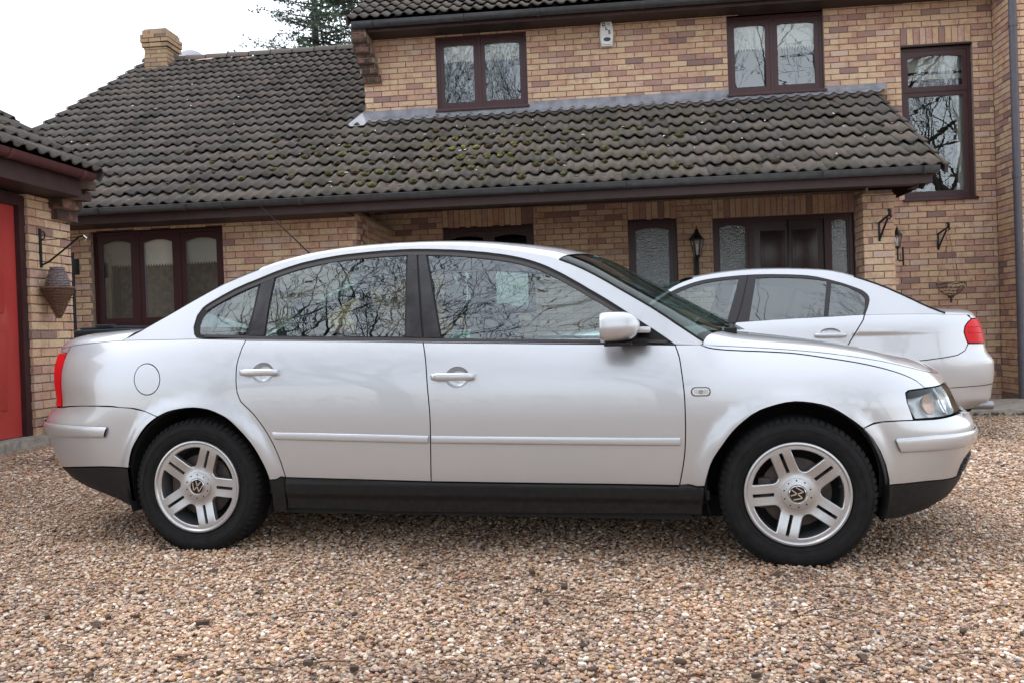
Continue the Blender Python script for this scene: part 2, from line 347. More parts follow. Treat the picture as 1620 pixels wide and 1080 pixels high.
SALOON=dict(
 plan=[(2.46,0),(2.452,-.3),(2.425,-.5),(2.36,-.67),(2.23,-.79),(2.0,-.865),(1.7,-.90),(1.3,-.912),(.5,-.912),(-.5,-.908),(-1.0,-.90),(-1.5,-.88),(-1.85,-.80),(-2.05,-.65),(-2.16,-.4),(-2.2,0)],
 ds=[(.0,.09),(.15,.065),(.25,.04),(.36,.02),(.5,.008),(.66,0),(.76,.002),(.88,.010),(1.0,.022),(1.1,.045),(1.2,.07)],
 df=[(.15,.5),(.24,.38),(.30,.16),(.36,.03),(.45,.02),(.52,.006),(.6,0),(.695,.003),(.712,.012),(.77,.060),(.85,.08),(1.0,.09),(1.06,.09),(1.15,.075)],
 dr=[(.15,.2),(.3,.05),(.5,.0),(.6,.0),(.7,.06),(.85,.2),(1.0,.4)],
 zs=[(2.9,1.06),(2.4,1.075),(2.1,1.085),(1.6,1.095),(1.25,1.094),(1.0,1.083),(.685,1.071),(.277,1.049),(-.06,1.03),(-.6,.99),(-.9,.96),(-1.5,.90),(-1.9,.80),(-2.3,.74),(-2.8,.74)],
 a=[(2.9,.05),(2.2,.06),(1.6,.055),(1.2,.045),(-.6,.045),(-.9,.08),(-1.6,.10),(-2.6,.06)],
 tum=[(-1.0,.42),(1.0,.42),(1.6,.5),(2.0,.5)],
 wf=(1.85,2.6),wr=(-2.3,-1.6),
 flare=[(1.40,.34,.36,.015,.09),(-1.36,.34,.36,.015,.09)],
 crease=[(.9,.925,2.25,.955,.012,.016)])
PD=dict(
 front_door=[(0.8659,0.9318),(0.8367,0.9327),(0.8075,0.9336),(0.7782,0.9344),(0.7488,0.9353),(0.7195,0.9362),(0.6903,0.937),(0.6611,0.9379),(0.6322,0.9387),(0.6034,0.9395),(0.5749,0.9403),(0.5436,0.9412),(0.5126,0.942),(0.4819,0.9428),(0.4514,0.9435),(0.421,0.9443),(0.3905,0.9451),(0.36,0.9458),(0.3293,0.9466),(0.2983,0.9475),(0.2669,0.9484),(0.2352,0.9493),(0.2033,0.9503),(0.1713,0.9513),(0.1393,0.9522),(0.1075,0.9532),(0.0759,0.9542),(0.0446,0.9551),(0.0138,0.956),(-0.0164,0.9568),(-0.0463,0.9576),(-0.0759,0.9584),(-0.1052,0.9592),(-0.1344,0.96),(-0.1634,0.9608),(-0.1925,0.9615),(-0.2217,0.9623),(-0.251,0.9631),(-0.2422,0.9348),(-0.2362,0.9124),(-0.23,0.8841),(-0.2265,0.8635),(-0.2233,0.8401),(-0.2197,0.8079),(-0.217,0.781),(-0.2139,0.7487),(-0.2108,0.7144),(-0.2081,0.6814),(-0.2062,0.6531),(-0.2051,0.6161),(-0.2053,0.586),(-0.2058,0.5594),(-0.206,0.532),(-0.2069,0.4974),(-0.2076,0.4729),(-0.2084,0.4434),(-0.2094,0.4111),(-0.2105,0.3781),(-0.2114,0.3465),(-0.1815,0.3463),(-0.1513,0.3462),(-0.121,0.3461),(-0.0906,0.346),(-0.06,0.3458),(-0.0295,0.3457),(0.001,0.3456),(0.0314,0.3455),(0.0617,0.3453),(0.0918,0.3452),(0.1216,0.3451),(0.1512,0.345),(0.1804,0.3449),(0.2093,0.3448),(0.2377,0.3447),(0.2657,0.3446),(0.2975,0.3445),(0.3295,0.3444),(0.3616,0.3443),(0.3936,0.3443),(0.4253,0.3442),(0.4567,0.3441),(0.4875,0.3441),(0.5176,0.344),(0.5468,0.344),(0.575,0.3439),(0.602,0.3438),(0.6277,0.3437),(0.6519,0.3436),(0.6745,0.3435),(0.7139,0.3433),(0.7466,0.343),(0.7743,0.3428),(0.799,0.3424),(0.8225,0.3421),(0.8465,0.3418),(0.8731,0.3415),(0.8801,0.3753),(0.8868,0.4099),(0.8909,0.4338),(0.8947,0.4584),(0.8978,0.4851),(0.9,0.5143),(0.9014,0.5455),(0.9023,0.5786),(0.9025,0.6061),(0.9024,0.6357),(0.902,0.6643),(0.9015,0.689),(0.9002,0.7232),(0.898,0.7526),(0.8943,0.7894),(0.8899,0.8255),(0.8863,0.8564),(0.8816,0.8843),(0.874,0.9096)],
 rear_door=[(-0.251,0.9631),(-0.281,0.9641),(-0.311,0.9652),(-0.3412,0.9663),(-0.3713,0.9674),(-0.4015,0.9684),(-0.4316,0.9695),(-0.4616,0.9706),(-0.4915,0.9716),(-0.5211,0.9726),(-0.5506,0.9736),(-0.5798,0.9745),(-0.6119,0.9755),(-0.6443,0.9765),(-0.6768,0.9774),(-0.7092,0.9784),(-0.7412,0.9793),(-0.7728,0.9801),(-0.8036,0.9809),(-0.8335,0.9817),(-0.8623,0.9825),(-0.8898,0.9832),(-0.922,0.984),(-0.9521,0.9847),(-0.9806,0.9854),(-1.008,0.986),(-1.034,0.9865),(-1.061,0.9871),(-1.088,0.9877),(-1.115,0.9883),(-1.125,0.9606),(-1.13,0.9313),(-1.135,0.9019),(-1.138,0.8729),(-1.137,0.8419),(-1.135,0.8071),(-1.132,0.7759),(-1.127,0.7481),(-1.11,0.7102),(-1.091,0.6922),(-1.068,0.6717),(-1.046,0.6507),(-1.028,0.6298),(-1.012,0.6083),(-0.9957,0.5857),(-0.9804,0.5613),(-0.9659,0.5358),(-0.9529,0.5102),(-0.9415,0.485),(-0.9316,0.4598),(-0.9228,0.4345),(-0.9153,0.4092),(-0.9089,0.3837),(-0.9025,0.3583),(-0.8727,0.3578),(-0.843,0.3573),(-0.8134,0.3568),(-0.7839,0.3563),(-0.7543,0.3558),(-0.7247,0.3553),(-0.6949,0.3548),(-0.6649,0.3543),(-0.6345,0.3538),(-0.6038,0.3532),(-0.5726,0.3527),(-0.5436,0.3522),(-0.5143,0.3517),(-0.4845,0.3512),(-0.4546,0.3507),(-0.4244,0.3501),(-0.394,0.3496),(-0.3635,0.3491),(-0.333,0.3486),(-0.3025,0.348),(-0.272,0.3475),(-0.2416,0.347),(-0.2114,0.3465),(-0.2105,0.3781),(-0.2094,0.4111),(-0.2084,0.4434),(-0.2076,0.4729),(-0.2069,0.4974),(-0.206,0.532),(-0.2058,0.5594),(-0.2053,0.586),(-0.2051,0.6161),(-0.2062,0.6531),(-0.2081,0.6814),(-0.2108,0.7144),(-0.2139,0.7487),(-0.217,0.781),(-0.2197,0.8079),(-0.2233,0.8401),(-0.2265,0.8635),(-0.23,0.8841),(-0.2362,0.9124),(-0.2422,0.9348)],
 front_fender=[(0.8654,0.9337),(0.874,0.9096),(0.8816,0.8843),(0.8863,0.8564),(0.8899,0.8255),(0.8943,0.7894),(0.898,0.7526),(0.9002,0.7232),(0.9015,0.689),(0.902,0.6643),(0.9024,0.6357),(0.9025,0.6061),(0.9023,0.5786),(0.9014,0.5455),(0.9,0.5143),(0.8978,0.4851),(0.8947,0.4584),(0.8909,0.4338),(0.8868,0.4099),(0.8801,0.3753),(0.8731,0.3415),(0.9124,0.346),(0.9459,0.3383),(0.9767,0.3414),(0.9819,0.3641),(0.9872,0.3848),(0.9943,0.409),(1.002,0.4332),(1.014,0.459),(1.032,0.4878),(1.053,0.5174),(1.073,0.5462),(1.095,0.5735),(1.118,0.5976),(1.144,0.6197),(1.171,0.641),(1.205,0.6603),(1.229,0.6693),(1.256,0.6779),(1.283,0.6853),(1.308,0.6906),(1.344,0.6943),(1.377,0.6927),(1.412,0.6881),(1.445,0.6813),(1.469,0.6743),(1.492,0.6652),(1.515,0.6522),(1.538,0.6369),(1.563,0.6193),(1.585,0.6024),(1.613,0.58),(1.639,0.5913),(1.663,0.5997),(1.701,0.6037),(1.73,0.6048),(1.764,0.6053),(1.789,0.6051),(1.817,0.6047),(1.845,0.6042),(1.836,0.6417),(1.824,0.6804),(1.828,0.7155),(1.85,0.7242),(1.877,0.7257),(1.911,0.7265),(1.939,0.7272),(1.972,0.7292),(1.94,0.7592),(1.911,0.7729),(1.874,0.7863),(1.844,0.7957),(1.81,0.805),(1.774,0.8143),(1.746,0.8211),(1.717,0.8278),(1.687,0.8344),(1.655,0.8408),(1.629,0.8457),(1.601,0.8506),(1.573,0.8553),(1.544,0.8599),(1.516,0.8644),(1.488,0.8689),(1.461,0.8734),(1.433,0.8778),(1.406,0.8817),(1.38,0.8851),(1.348,0.8885),(1.317,0.8911),(1.287,0.8932),(1.258,0.8952),(1.23,0.897),(1.203,0.8985),(1.176,0.8998),(1.151,0.9014),(1.117,0.9037),(1.085,0.9061),(1.058,0.9088),(1.027,0.9131),(1.004,0.9182),(0.9699,0.9324)],
 mould_r=[(-0.9563,0.5697),(-0.9258,0.5691),(-0.8951,0.5686),(-0.8643,0.5681),(-0.8334,0.5676),(-0.8024,0.5671),(-0.7715,0.5666),(-0.7408,0.5661),(-0.7101,0.5655),(-0.6798,0.565),(-0.6497,0.5645),(-0.6199,0.5639),(-0.5906,0.5634),(-0.5617,0.5628),(-0.5311,0.5621),(-0.5009,0.5615),(-0.4713,0.5608),(-0.4421,0.5601),(-0.4131,0.5594),(-0.3844,0.5586),(-0.3559,0.5579),(-0.3275,0.5572),(-0.299,0.5565),(-0.2705,0.5557),(-0.2418,0.555),(-0.2129,0.5543),(-0.2143,0.5163),(-0.2432,0.5169),(-0.2721,0.5175),(-0.3008,0.5181),(-0.3295,0.5186),(-0.3581,0.5192),(-0.3868,0.5198),(-0.4157,0.5204),(-0.4447,0.521),(-0.4739,0.5216),(-0.5033,0.5223),(-0.5331,0.5229),(-0.5633,0.5236),(-0.5915,0.5242),(-0.6201,0.5248),(-0.6489,0.5255),(-0.6779,0.5262),(-0.7072,0.5268),(-0.7366,0.5275),(-0.7661,0.5282),(-0.7957,0.5289),(-0.8254,0.5296),(-0.855,0.5303),(-0.8845,0.531),(-0.914,0.5317),(-0.9433,0.5324)],
 mould_f=[(-0.2013,0.5543),(-0.171,0.5541),(-0.1402,0.5539),(-0.1089,0.5536),(-0.0772,0.5534),(-0.0452,0.5531),(-0.013,0.5529),(0.0194,0.5526),(0.0518,0.5524),(0.0843,0.5521),(0.1166,0.5519),(0.1488,0.5516),(0.1808,0.5514),(0.2125,0.5511),(0.2438,0.5509),(0.2746,0.5507),(0.3049,0.5504),(0.3346,0.5502),(0.3635,0.55),(0.3917,0.5498),(0.4191,0.5496),(0.4455,0.5494),(0.4709,0.5493),(0.4953,0.5491),(0.5184,0.549),(0.5612,0.5488),(0.5996,0.5486),(0.6344,0.5485),(0.666,0.5484),(0.6952,0.5483),(0.7225,0.5483),(0.7485,0.5483),(0.774,0.5483),(0.7994,0.5483),(0.8255,0.5483),(0.8528,0.5483),(0.882,0.5482),(0.8813,0.5097),(0.8521,0.5098),(0.8248,0.5098),(0.7987,0.5099),(0.7732,0.5099),(0.7477,0.5099),(0.7217,0.51),(0.6943,0.51),(0.6652,0.5101),(0.6335,0.5102),(0.5988,0.5104),(0.5603,0.5106),(0.5175,0.5109),(0.4943,0.511),(0.47,0.5112),(0.4445,0.5114),(0.4181,0.5116),(0.3907,0.5119),(0.3625,0.5121),(0.3335,0.5123),(0.3039,0.5126),(0.2736,0.5129),(0.2427,0.5131),(0.2114,0.5134),(0.1797,0.5137),(0.1477,0.514),(0.1155,0.5143),(0.0831,0.5146),(0.0506,0.5149),(0.0182,0.5152),(-0.0142,0.5155),(-0.0465,0.5158),(-0.0785,0.516),(-0.1102,0.5163),(-0.1415,0.5166),(-0.1723,0.5169),(-0.2026,0.5172)],
 sill=[(-0.9028,0.3583),(-0.8729,0.3578),(-0.8432,0.3573),(-0.8136,0.3568),(-0.784,0.3563),(-0.7544,0.3558),(-0.7247,0.3553),(-0.6948,0.3548),(-0.6648,0.3543),(-0.6344,0.3538),(-0.6038,0.3533),(-0.5726,0.3527),(-0.5441,0.3521),(-0.5159,0.3515),(-0.4877,0.3509),(-0.4595,0.3502),(-0.4311,0.3496),(-0.4024,0.3489),(-0.3731,0.3482),(-0.3432,0.3476),(-0.3124,0.347),(-0.2807,0.3465),(-0.2477,0.346),(-0.2135,0.3456),(-0.1867,0.3453),(-0.1589,0.3451),(-0.1301,0.3449),(-0.1005,0.3447),(-0.0703,0.3446),(-0.0395,0.3445),(-0.0084,0.3444),(0.0229,0.3443),(0.0544,0.3442),(0.0858,0.3441),(0.1171,0.3441),(0.148,0.344),(0.1784,0.344),(0.2083,0.3439),(0.2374,0.3438),(0.2656,0.3437),(0.2975,0.3436),(0.3296,0.3436),(0.3618,0.3435),(0.3939,0.3435),(0.4257,0.3434),(0.4571,0.3434),(0.4879,0.3433),(0.518,0.3433),(0.5472,0.3432),(0.5754,0.3432),(0.6024,0.3431),(0.628,0.343),(0.6521,0.3429),(0.6745,0.3427),(0.7192,0.3423),(0.7549,0.3417),(0.7846,0.3411),(0.8113,0.3405),(0.8381,0.3399),(0.8678,0.3393),(0.8784,0.3471),(0.9124,0.346),(0.9459,0.3372),(0.9741,0.3405),(0.9659,0.2116),(0.9451,0.2122),(0.9369,0.2129),(0.9287,0.2136),(0.9079,0.2141),(0.8619,0.2143),(0.7779,0.2138),(0.7596,0.2136),(0.7395,0.2134),(0.7177,0.2132),(0.6943,0.213),(0.6694,0.2127),(0.6431,0.2124),(0.6154,0.2121),(0.5866,0.2117),(0.5567,0.2114),(0.5258,0.211),(0.494,0.2106),(0.4613,0.2102),(0.428,0.2097),(0.3941,0.2093),(0.3597,0.2089),(0.3249,0.2084),(0.2898,0.208),(0.2545,0.2075),(0.2191,0.2071),(0.1837,0.2066),(0.1485,0.2062),(0.1134,0.2058),(0.0786,0.2053),(0.0443,0.2049),(0.0105,0.2045),(-0.0227,0.2042),(-0.0553,0.2038),(-0.0869,0.2034),(-0.1177,0.2031),(-0.1475,0.2028),(-0.1761,0.2026),(-0.2036,0.2023),(-0.2297,0.2021),(-0.2544,0.2019),(-0.2776,0.2018),(-0.2991,0.2017),(-0.319,0.2016),(-0.3817,0.2017),(-0.431,0.2021),(-0.4694,0.2029),(-0.4991,0.2039),(-0.5224,0.2051),(-0.5417,0.2063),(-0.5592,0.2075),(-0.5773,0.2086),(-0.5982,0.2095),(-0.6244,0.2101),(-0.6538,0.2105),(-0.6828,0.2107),(-0.7115,0.2108),(-0.74,0.2109),(-0.7684,0.2108),(-0.7967,0.2107),(-0.8249,0.2107),(-0.8531,0.2106),(-0.8815,0.2105),(-0.9099,0.2105)],
 mudflap=[(-0.9752,0.3485),(-0.9451,0.35),(-0.9244,0.3619),(-0.9028,0.3583),(-0.9057,0.3321),(-0.9082,0.3025),(-0.9092,0.277),(-0.9098,0.2484),(-0.9104,0.2198),(-0.9178,0.1988),(-0.948,0.1911),(-0.9765,0.1979),(-0.979,0.2239),(-0.9744,0.2606),(-0.9708,0.2929),(-0.9724,0.3232)],
 flap=[(-1.528,0.8146),(-1.529,0.7983),(-1.533,0.7828),(-1.541,0.7689),(-1.551,0.7573),(-1.564,0.7486),(-1.579,0.7432),(-1.594,0.7414),(-1.61,0.7433),(-1.625,0.7488),(-1.638,0.7577),(-1.65,0.7694),(-1.659,0.7835),(-1.665,0.7992),(-1.669,0.8156),(-1.669,0.832),(-1.666,0.8476),(-1.66,0.8615),(-1.651,0.8731),(-1.639,0.8818),(-1.625,0.8871),(-1.61,0.8888),(-1.593,0.8867),(-1.577,0.8811),(-1.562,0.8722),(-1.549,0.8605),(-1.538,0.8465),(-1.532,0.8309)],
 cup_r=[(-0.9505,0.8397),(-0.9509,0.8289),(-0.9539,0.8186),(-0.9595,0.8094),(-0.9672,0.8017),(-0.9767,0.796),(-0.9874,0.7925),(-0.9989,0.7913),(-1.01,0.7927),(-1.022,0.7964),(-1.032,0.8023),(-1.04,0.8102),(-1.047,0.8196),(-1.052,0.83),(-1.054,0.8409),(-1.054,0.8518),(-1.051,0.8622),(-1.046,0.8714),(-1.039,0.8791),(-1.03,0.8848),(-1.019,0.8883),(-1.008,0.8894),(-0.9963,0.888),(-0.9849,0.8842),(-0.9742,0.8782),(-0.965,0.8703),(-0.9577,0.861),(-0.9528,0.8506)],
 cup_f=[(-0.0281,0.8086),(-0.0292,0.7976),(-0.033,0.7872),(-0.0395,0.7778),(-0.0481,0.7701),(-0.0586,0.7642),(-0.0703,0.7607),(-0.0826,0.7595),(-0.095,0.7609),(-0.1068,0.7647),(-0.1174,0.7707),(-0.1263,0.7787),(-0.1332,0.7882),(-0.1376,0.7987),(-0.1393,0.8098),(-0.1384,0.8209),(-0.1347,0.8313),(-0.1285,0.8407),(-0.1201,0.8484),(-0.1098,0.8542),(-0.0982,0.8577),(-0.0859,0.8588),(-0.0734,0.8574),(-0.0614,0.8536),(-0.0505,0.8475),(-0.0413,0.8396),(-0.0343,0.8301),(-0.0298,0.8196)],
 indicator=[(0.9284,0.7376),(1.007,0.7369),(0.9688,0.7561),(0.9679,0.7183)],
 hood_strip=[(0.9699,0.9324),(1.004,0.9182),(1.027,0.9131),(1.058,0.9088),(1.085,0.9061),(1.117,0.9037),(1.151,0.9014),(1.176,0.8998),(1.203,0.8985),(1.23,0.897),(1.258,0.8952),(1.287,0.8932),(1.317,0.8911),(1.348,0.8885),(1.38,0.8851),(1.406,0.8817),(1.433,0.8778),(1.461,0.8734),(1.488,0.8689),(1.516,0.8644),(1.544,0.8599),(1.573,0.8553),(1.601,0.8506),(1.629,0.8457),(1.655,0.8408),(1.687,0.8344),(1.717,0.8278),(1.746,0.8211),(1.774,0.8143),(1.81,0.805),(1.844,0.7957),(1.874,0.7863),(1.911,0.7729),(1.94,0.7592),(1.972,0.7292),(2.05,0.729),(2.25,0.732),(2.5,0.735),(2.763,0.737),(2.763,0.775),(2.701,0.775),(2.639,0.775),(2.578,0.775),(2.516,0.775),(2.454,0.7753),(2.392,0.7766),(2.33,0.7789),(2.268,0.782),(2.207,0.7859),(2.145,0.7904),(2.083,0.7973),(2.021,0.8066),(1.959,0.8166),(1.897,0.8266),(1.836,0.8375),(1.774,0.8482),(1.712,0.858),(1.65,0.8676),(1.588,0.8767),(1.526,0.8849),(1.465,0.8919),(1.403,0.8981),(1.341,0.9037),(1.279,0.9089),(1.217,0.9137),(1.155,0.9183),(1.094,0.9227),(1.032,0.9268)],
 headlight=[(1.83,0.7152),(1.854,0.7238),(1.912,0.7255),(2,0.7275),(2.2,0.73),(2.36,0.731),(2.5,0.732),(2.5,0.67),(2.5,0.62),(2.35,0.612),(2.2,0.611),(2.05,0.607),(1.95,0.6075),(1.856,0.6075),(1.835,0.6416),(1.827,0.6803)],
 front_bumper=[(1.613,0.5811),(1.655,0.595),(1.701,0.6037),(1.79,0.605),(1.96,0.602),(2.14,0.6068),(2.3,0.609),(2.5,0.612),(2.763,0.615),(2.763,0.335),(2.5,0.335),(2.3,0.335),(2.149,0.3342),(2.117,0.3356),(2.083,0.3371),(2.05,0.3386),(2.016,0.3401),(1.984,0.3414),(1.955,0.3425),(1.929,0.3432),(1.89,0.3435),(1.858,0.3429),(1.83,0.3421),(1.803,0.3415),(1.772,0.3414),(1.744,0.3413),(1.716,0.3413),(1.708,0.3853),(1.697,0.42),(1.689,0.4414),(1.679,0.4677),(1.667,0.4917),(1.654,0.5186),(1.642,0.5416),(1.627,0.563)],
 bumper_skirt_f=[(1.716,0.341),(1.744,0.3413),(1.772,0.3414),(1.803,0.3415),(1.83,0.3421),(1.858,0.3429),(1.89,0.3435),(1.929,0.3432),(1.955,0.3425),(1.984,0.3414),(2.016,0.3401),(2.05,0.3386),(2.083,0.3371),(2.117,0.3356),(2.149,0.3342),(2.3,0.334),(2.5,0.334),(2.763,0.334),(2.763,0.25),(2.5,0.25),(2.3,0.247),(2.1,0.232),(1.98,0.208),(1.8,0.19),(1.722,0.19),(1.719,0.26)],
 fstrip=[(1.778,0.4717),(1.762,0.502),(1.751,0.5313),(1.761,0.5367),(1.934,0.5411),(2.185,0.536),(2.45,0.533),(2.763,0.533),(2.763,0.46),(2.45,0.462),(2.25,0.466),(2.069,0.4703),(1.811,0.4712)],
 fvent=[(2.2,0.34),(2.205,0.385),(2.235,0.41),(2.3,0.425),(2.62,0.43),(2.66,0.41),(2.66,0.34)],
 quarter=[(-1.115,0.9885),(-1.125,0.9606),(-1.13,0.9313),(-1.135,0.9019),(-1.138,0.8729),(-1.137,0.8419),(-1.135,0.8071),(-1.132,0.7759),(-1.127,0.7481),(-1.11,0.7102),(-1.091,0.6922),(-1.068,0.6717),(-1.046,0.6507),(-1.028,0.6298),(-1.012,0.6083),(-0.9957,0.5857),(-0.9804,0.5613),(-0.9659,0.5358),(-0.9529,0.5102),(-0.9415,0.485),(-0.9316,0.4598),(-0.9228,0.4345),(-0.9153,0.4092),(-0.9089,0.3837),(-0.9025,0.3583),(-0.9244,0.3619),(-0.9451,0.35),(-0.9752,0.3485),(-0.9823,0.3734),(-0.9906,0.3988),(-1.002,0.4248),(-1.016,0.4529),(-1.028,0.4747),(-1.042,0.4979),(-1.058,0.5206),(-1.076,0.5423),(-1.095,0.5634),(-1.114,0.5826),(-1.14,0.608),(-1.165,0.6285),(-1.185,0.6414),(-1.206,0.6513),(-1.233,0.663),(-1.264,0.673),(-1.289,0.6777),(-1.316,0.6811),(-1.342,0.6826),(-1.379,0.6807),(-1.415,0.6761),(-1.446,0.6708),(-1.475,0.6635),(-1.502,0.6527),(-1.528,0.6406),(-1.556,0.649),(-1.584,0.6575),(-1.608,0.6647),(-1.635,0.6725),(-1.661,0.6779),(-1.684,0.6799),(-1.71,0.6809),(-1.743,0.6822),(-1.758,0.6838),(-1.768,0.6859),(-1.785,0.6879),(-1.821,0.6889),(-1.889,0.6882),(-1.909,0.6878),(-1.933,0.6871),(-1.96,0.6864),(-1.99,0.6855),(-2.09,0.682),(-2.15,0.678),(-2.205,0.674),(-2.203,0.8),(-2.208,0.9),(-2.213,0.937),(-2.213,0.9758),(-2.17,0.9797),(-2.126,0.9832),(-2.083,0.9861),(-2.04,0.989),(-1.996,0.9919),(-1.953,0.9947),(-1.91,0.997),(-1.866,0.9988),(-1.823,0.9998),(-1.78,1),(-1.736,1),(-1.693,1),(-1.65,1),(-1.607,1),(-1.563,1),(-1.52,1),(-1.477,1),(-1.433,1),(-1.39,1),(-1.347,0.9994),(-1.303,0.9982),(-1.26,0.9966),(-1.217,0.9948),(-1.173,0.9928),(-1.13,0.9911)],
 taillight=[(-2.215,0.937),(-2.207,0.9),(-2.205,0.8),(-2.207,0.674),(-2.4,0.667),(-2.72,0.664),(-2.74,0.68),(-2.74,0.92),(-2.72,0.937),(-2.45,0.94)],
 rear_bumper=[(-1.528,0.6406),(-1.6,0.664),(-1.684,0.6799),(-1.79,0.686),(-1.889,0.688),(-2,0.686),(-2.09,0.681),(-2.205,0.672),(-2.4,0.665),(-2.7,0.66),(-3.035,0.66),(-3.035,0.35),(-2.6,0.352),(-2.3,0.36),(-2.11,0.378),(-1.98,0.388),(-1.87,0.395),(-1.78,0.3957),(-1.7,0.3957),(-1.695,0.4179),(-1.689,0.4403),(-1.683,0.4625),(-1.673,0.486),(-1.657,0.5126),(-1.637,0.5407),(-1.615,0.57),(-1.589,0.5979),(-1.56,0.6202)],
 bumper_skirt_r=[(-1.7,0.395),(-1.78,0.3952),(-1.87,0.3945),(-1.98,0.3875),(-2.11,0.3775),(-2.3,0.3595),(-2.6,0.3515),(-3.035,0.3495),(-3.035,0.3),(-2.6,0.3),(-2.3,0.315),(-2.2,0.3),(-2.05,0.272),(-1.9,0.255),(-1.8,0.235),(-1.74,0.205),(-1.712,0.21),(-1.7,0.3)],
 rstrip=[(-1.835,0.534),(-1.815,0.589),(-1.83,0.5905),(-1.95,0.592),(-2.2,0.597),(-2.5,0.599),(-3.035,0.6),(-3.035,0.525),(-2.5,0.526),(-2.2,0.527),(-2,0.531)],
 boot_face=[(-2.75,0.665),(-2.75,0.935),(-2.72,0.943),(-2.45,0.946),(-2.217,0.943),(-2.217,0.9754),(-2.265,0.9711),(-2.313,0.9673),(-2.361,0.9644),(-2.409,0.9621),(-2.458,0.9602),(-2.506,0.9585),(-2.554,0.957),(-2.602,0.9556),(-2.65,0.9543),(-2.698,0.953),(-2.746,0.9517),(-2.794,0.9502),(-2.842,0.9486),(-2.891,0.947),(-2.939,0.9454),(-2.987,0.9438),(-3.035,0.9422),(-3.035,0.665)])
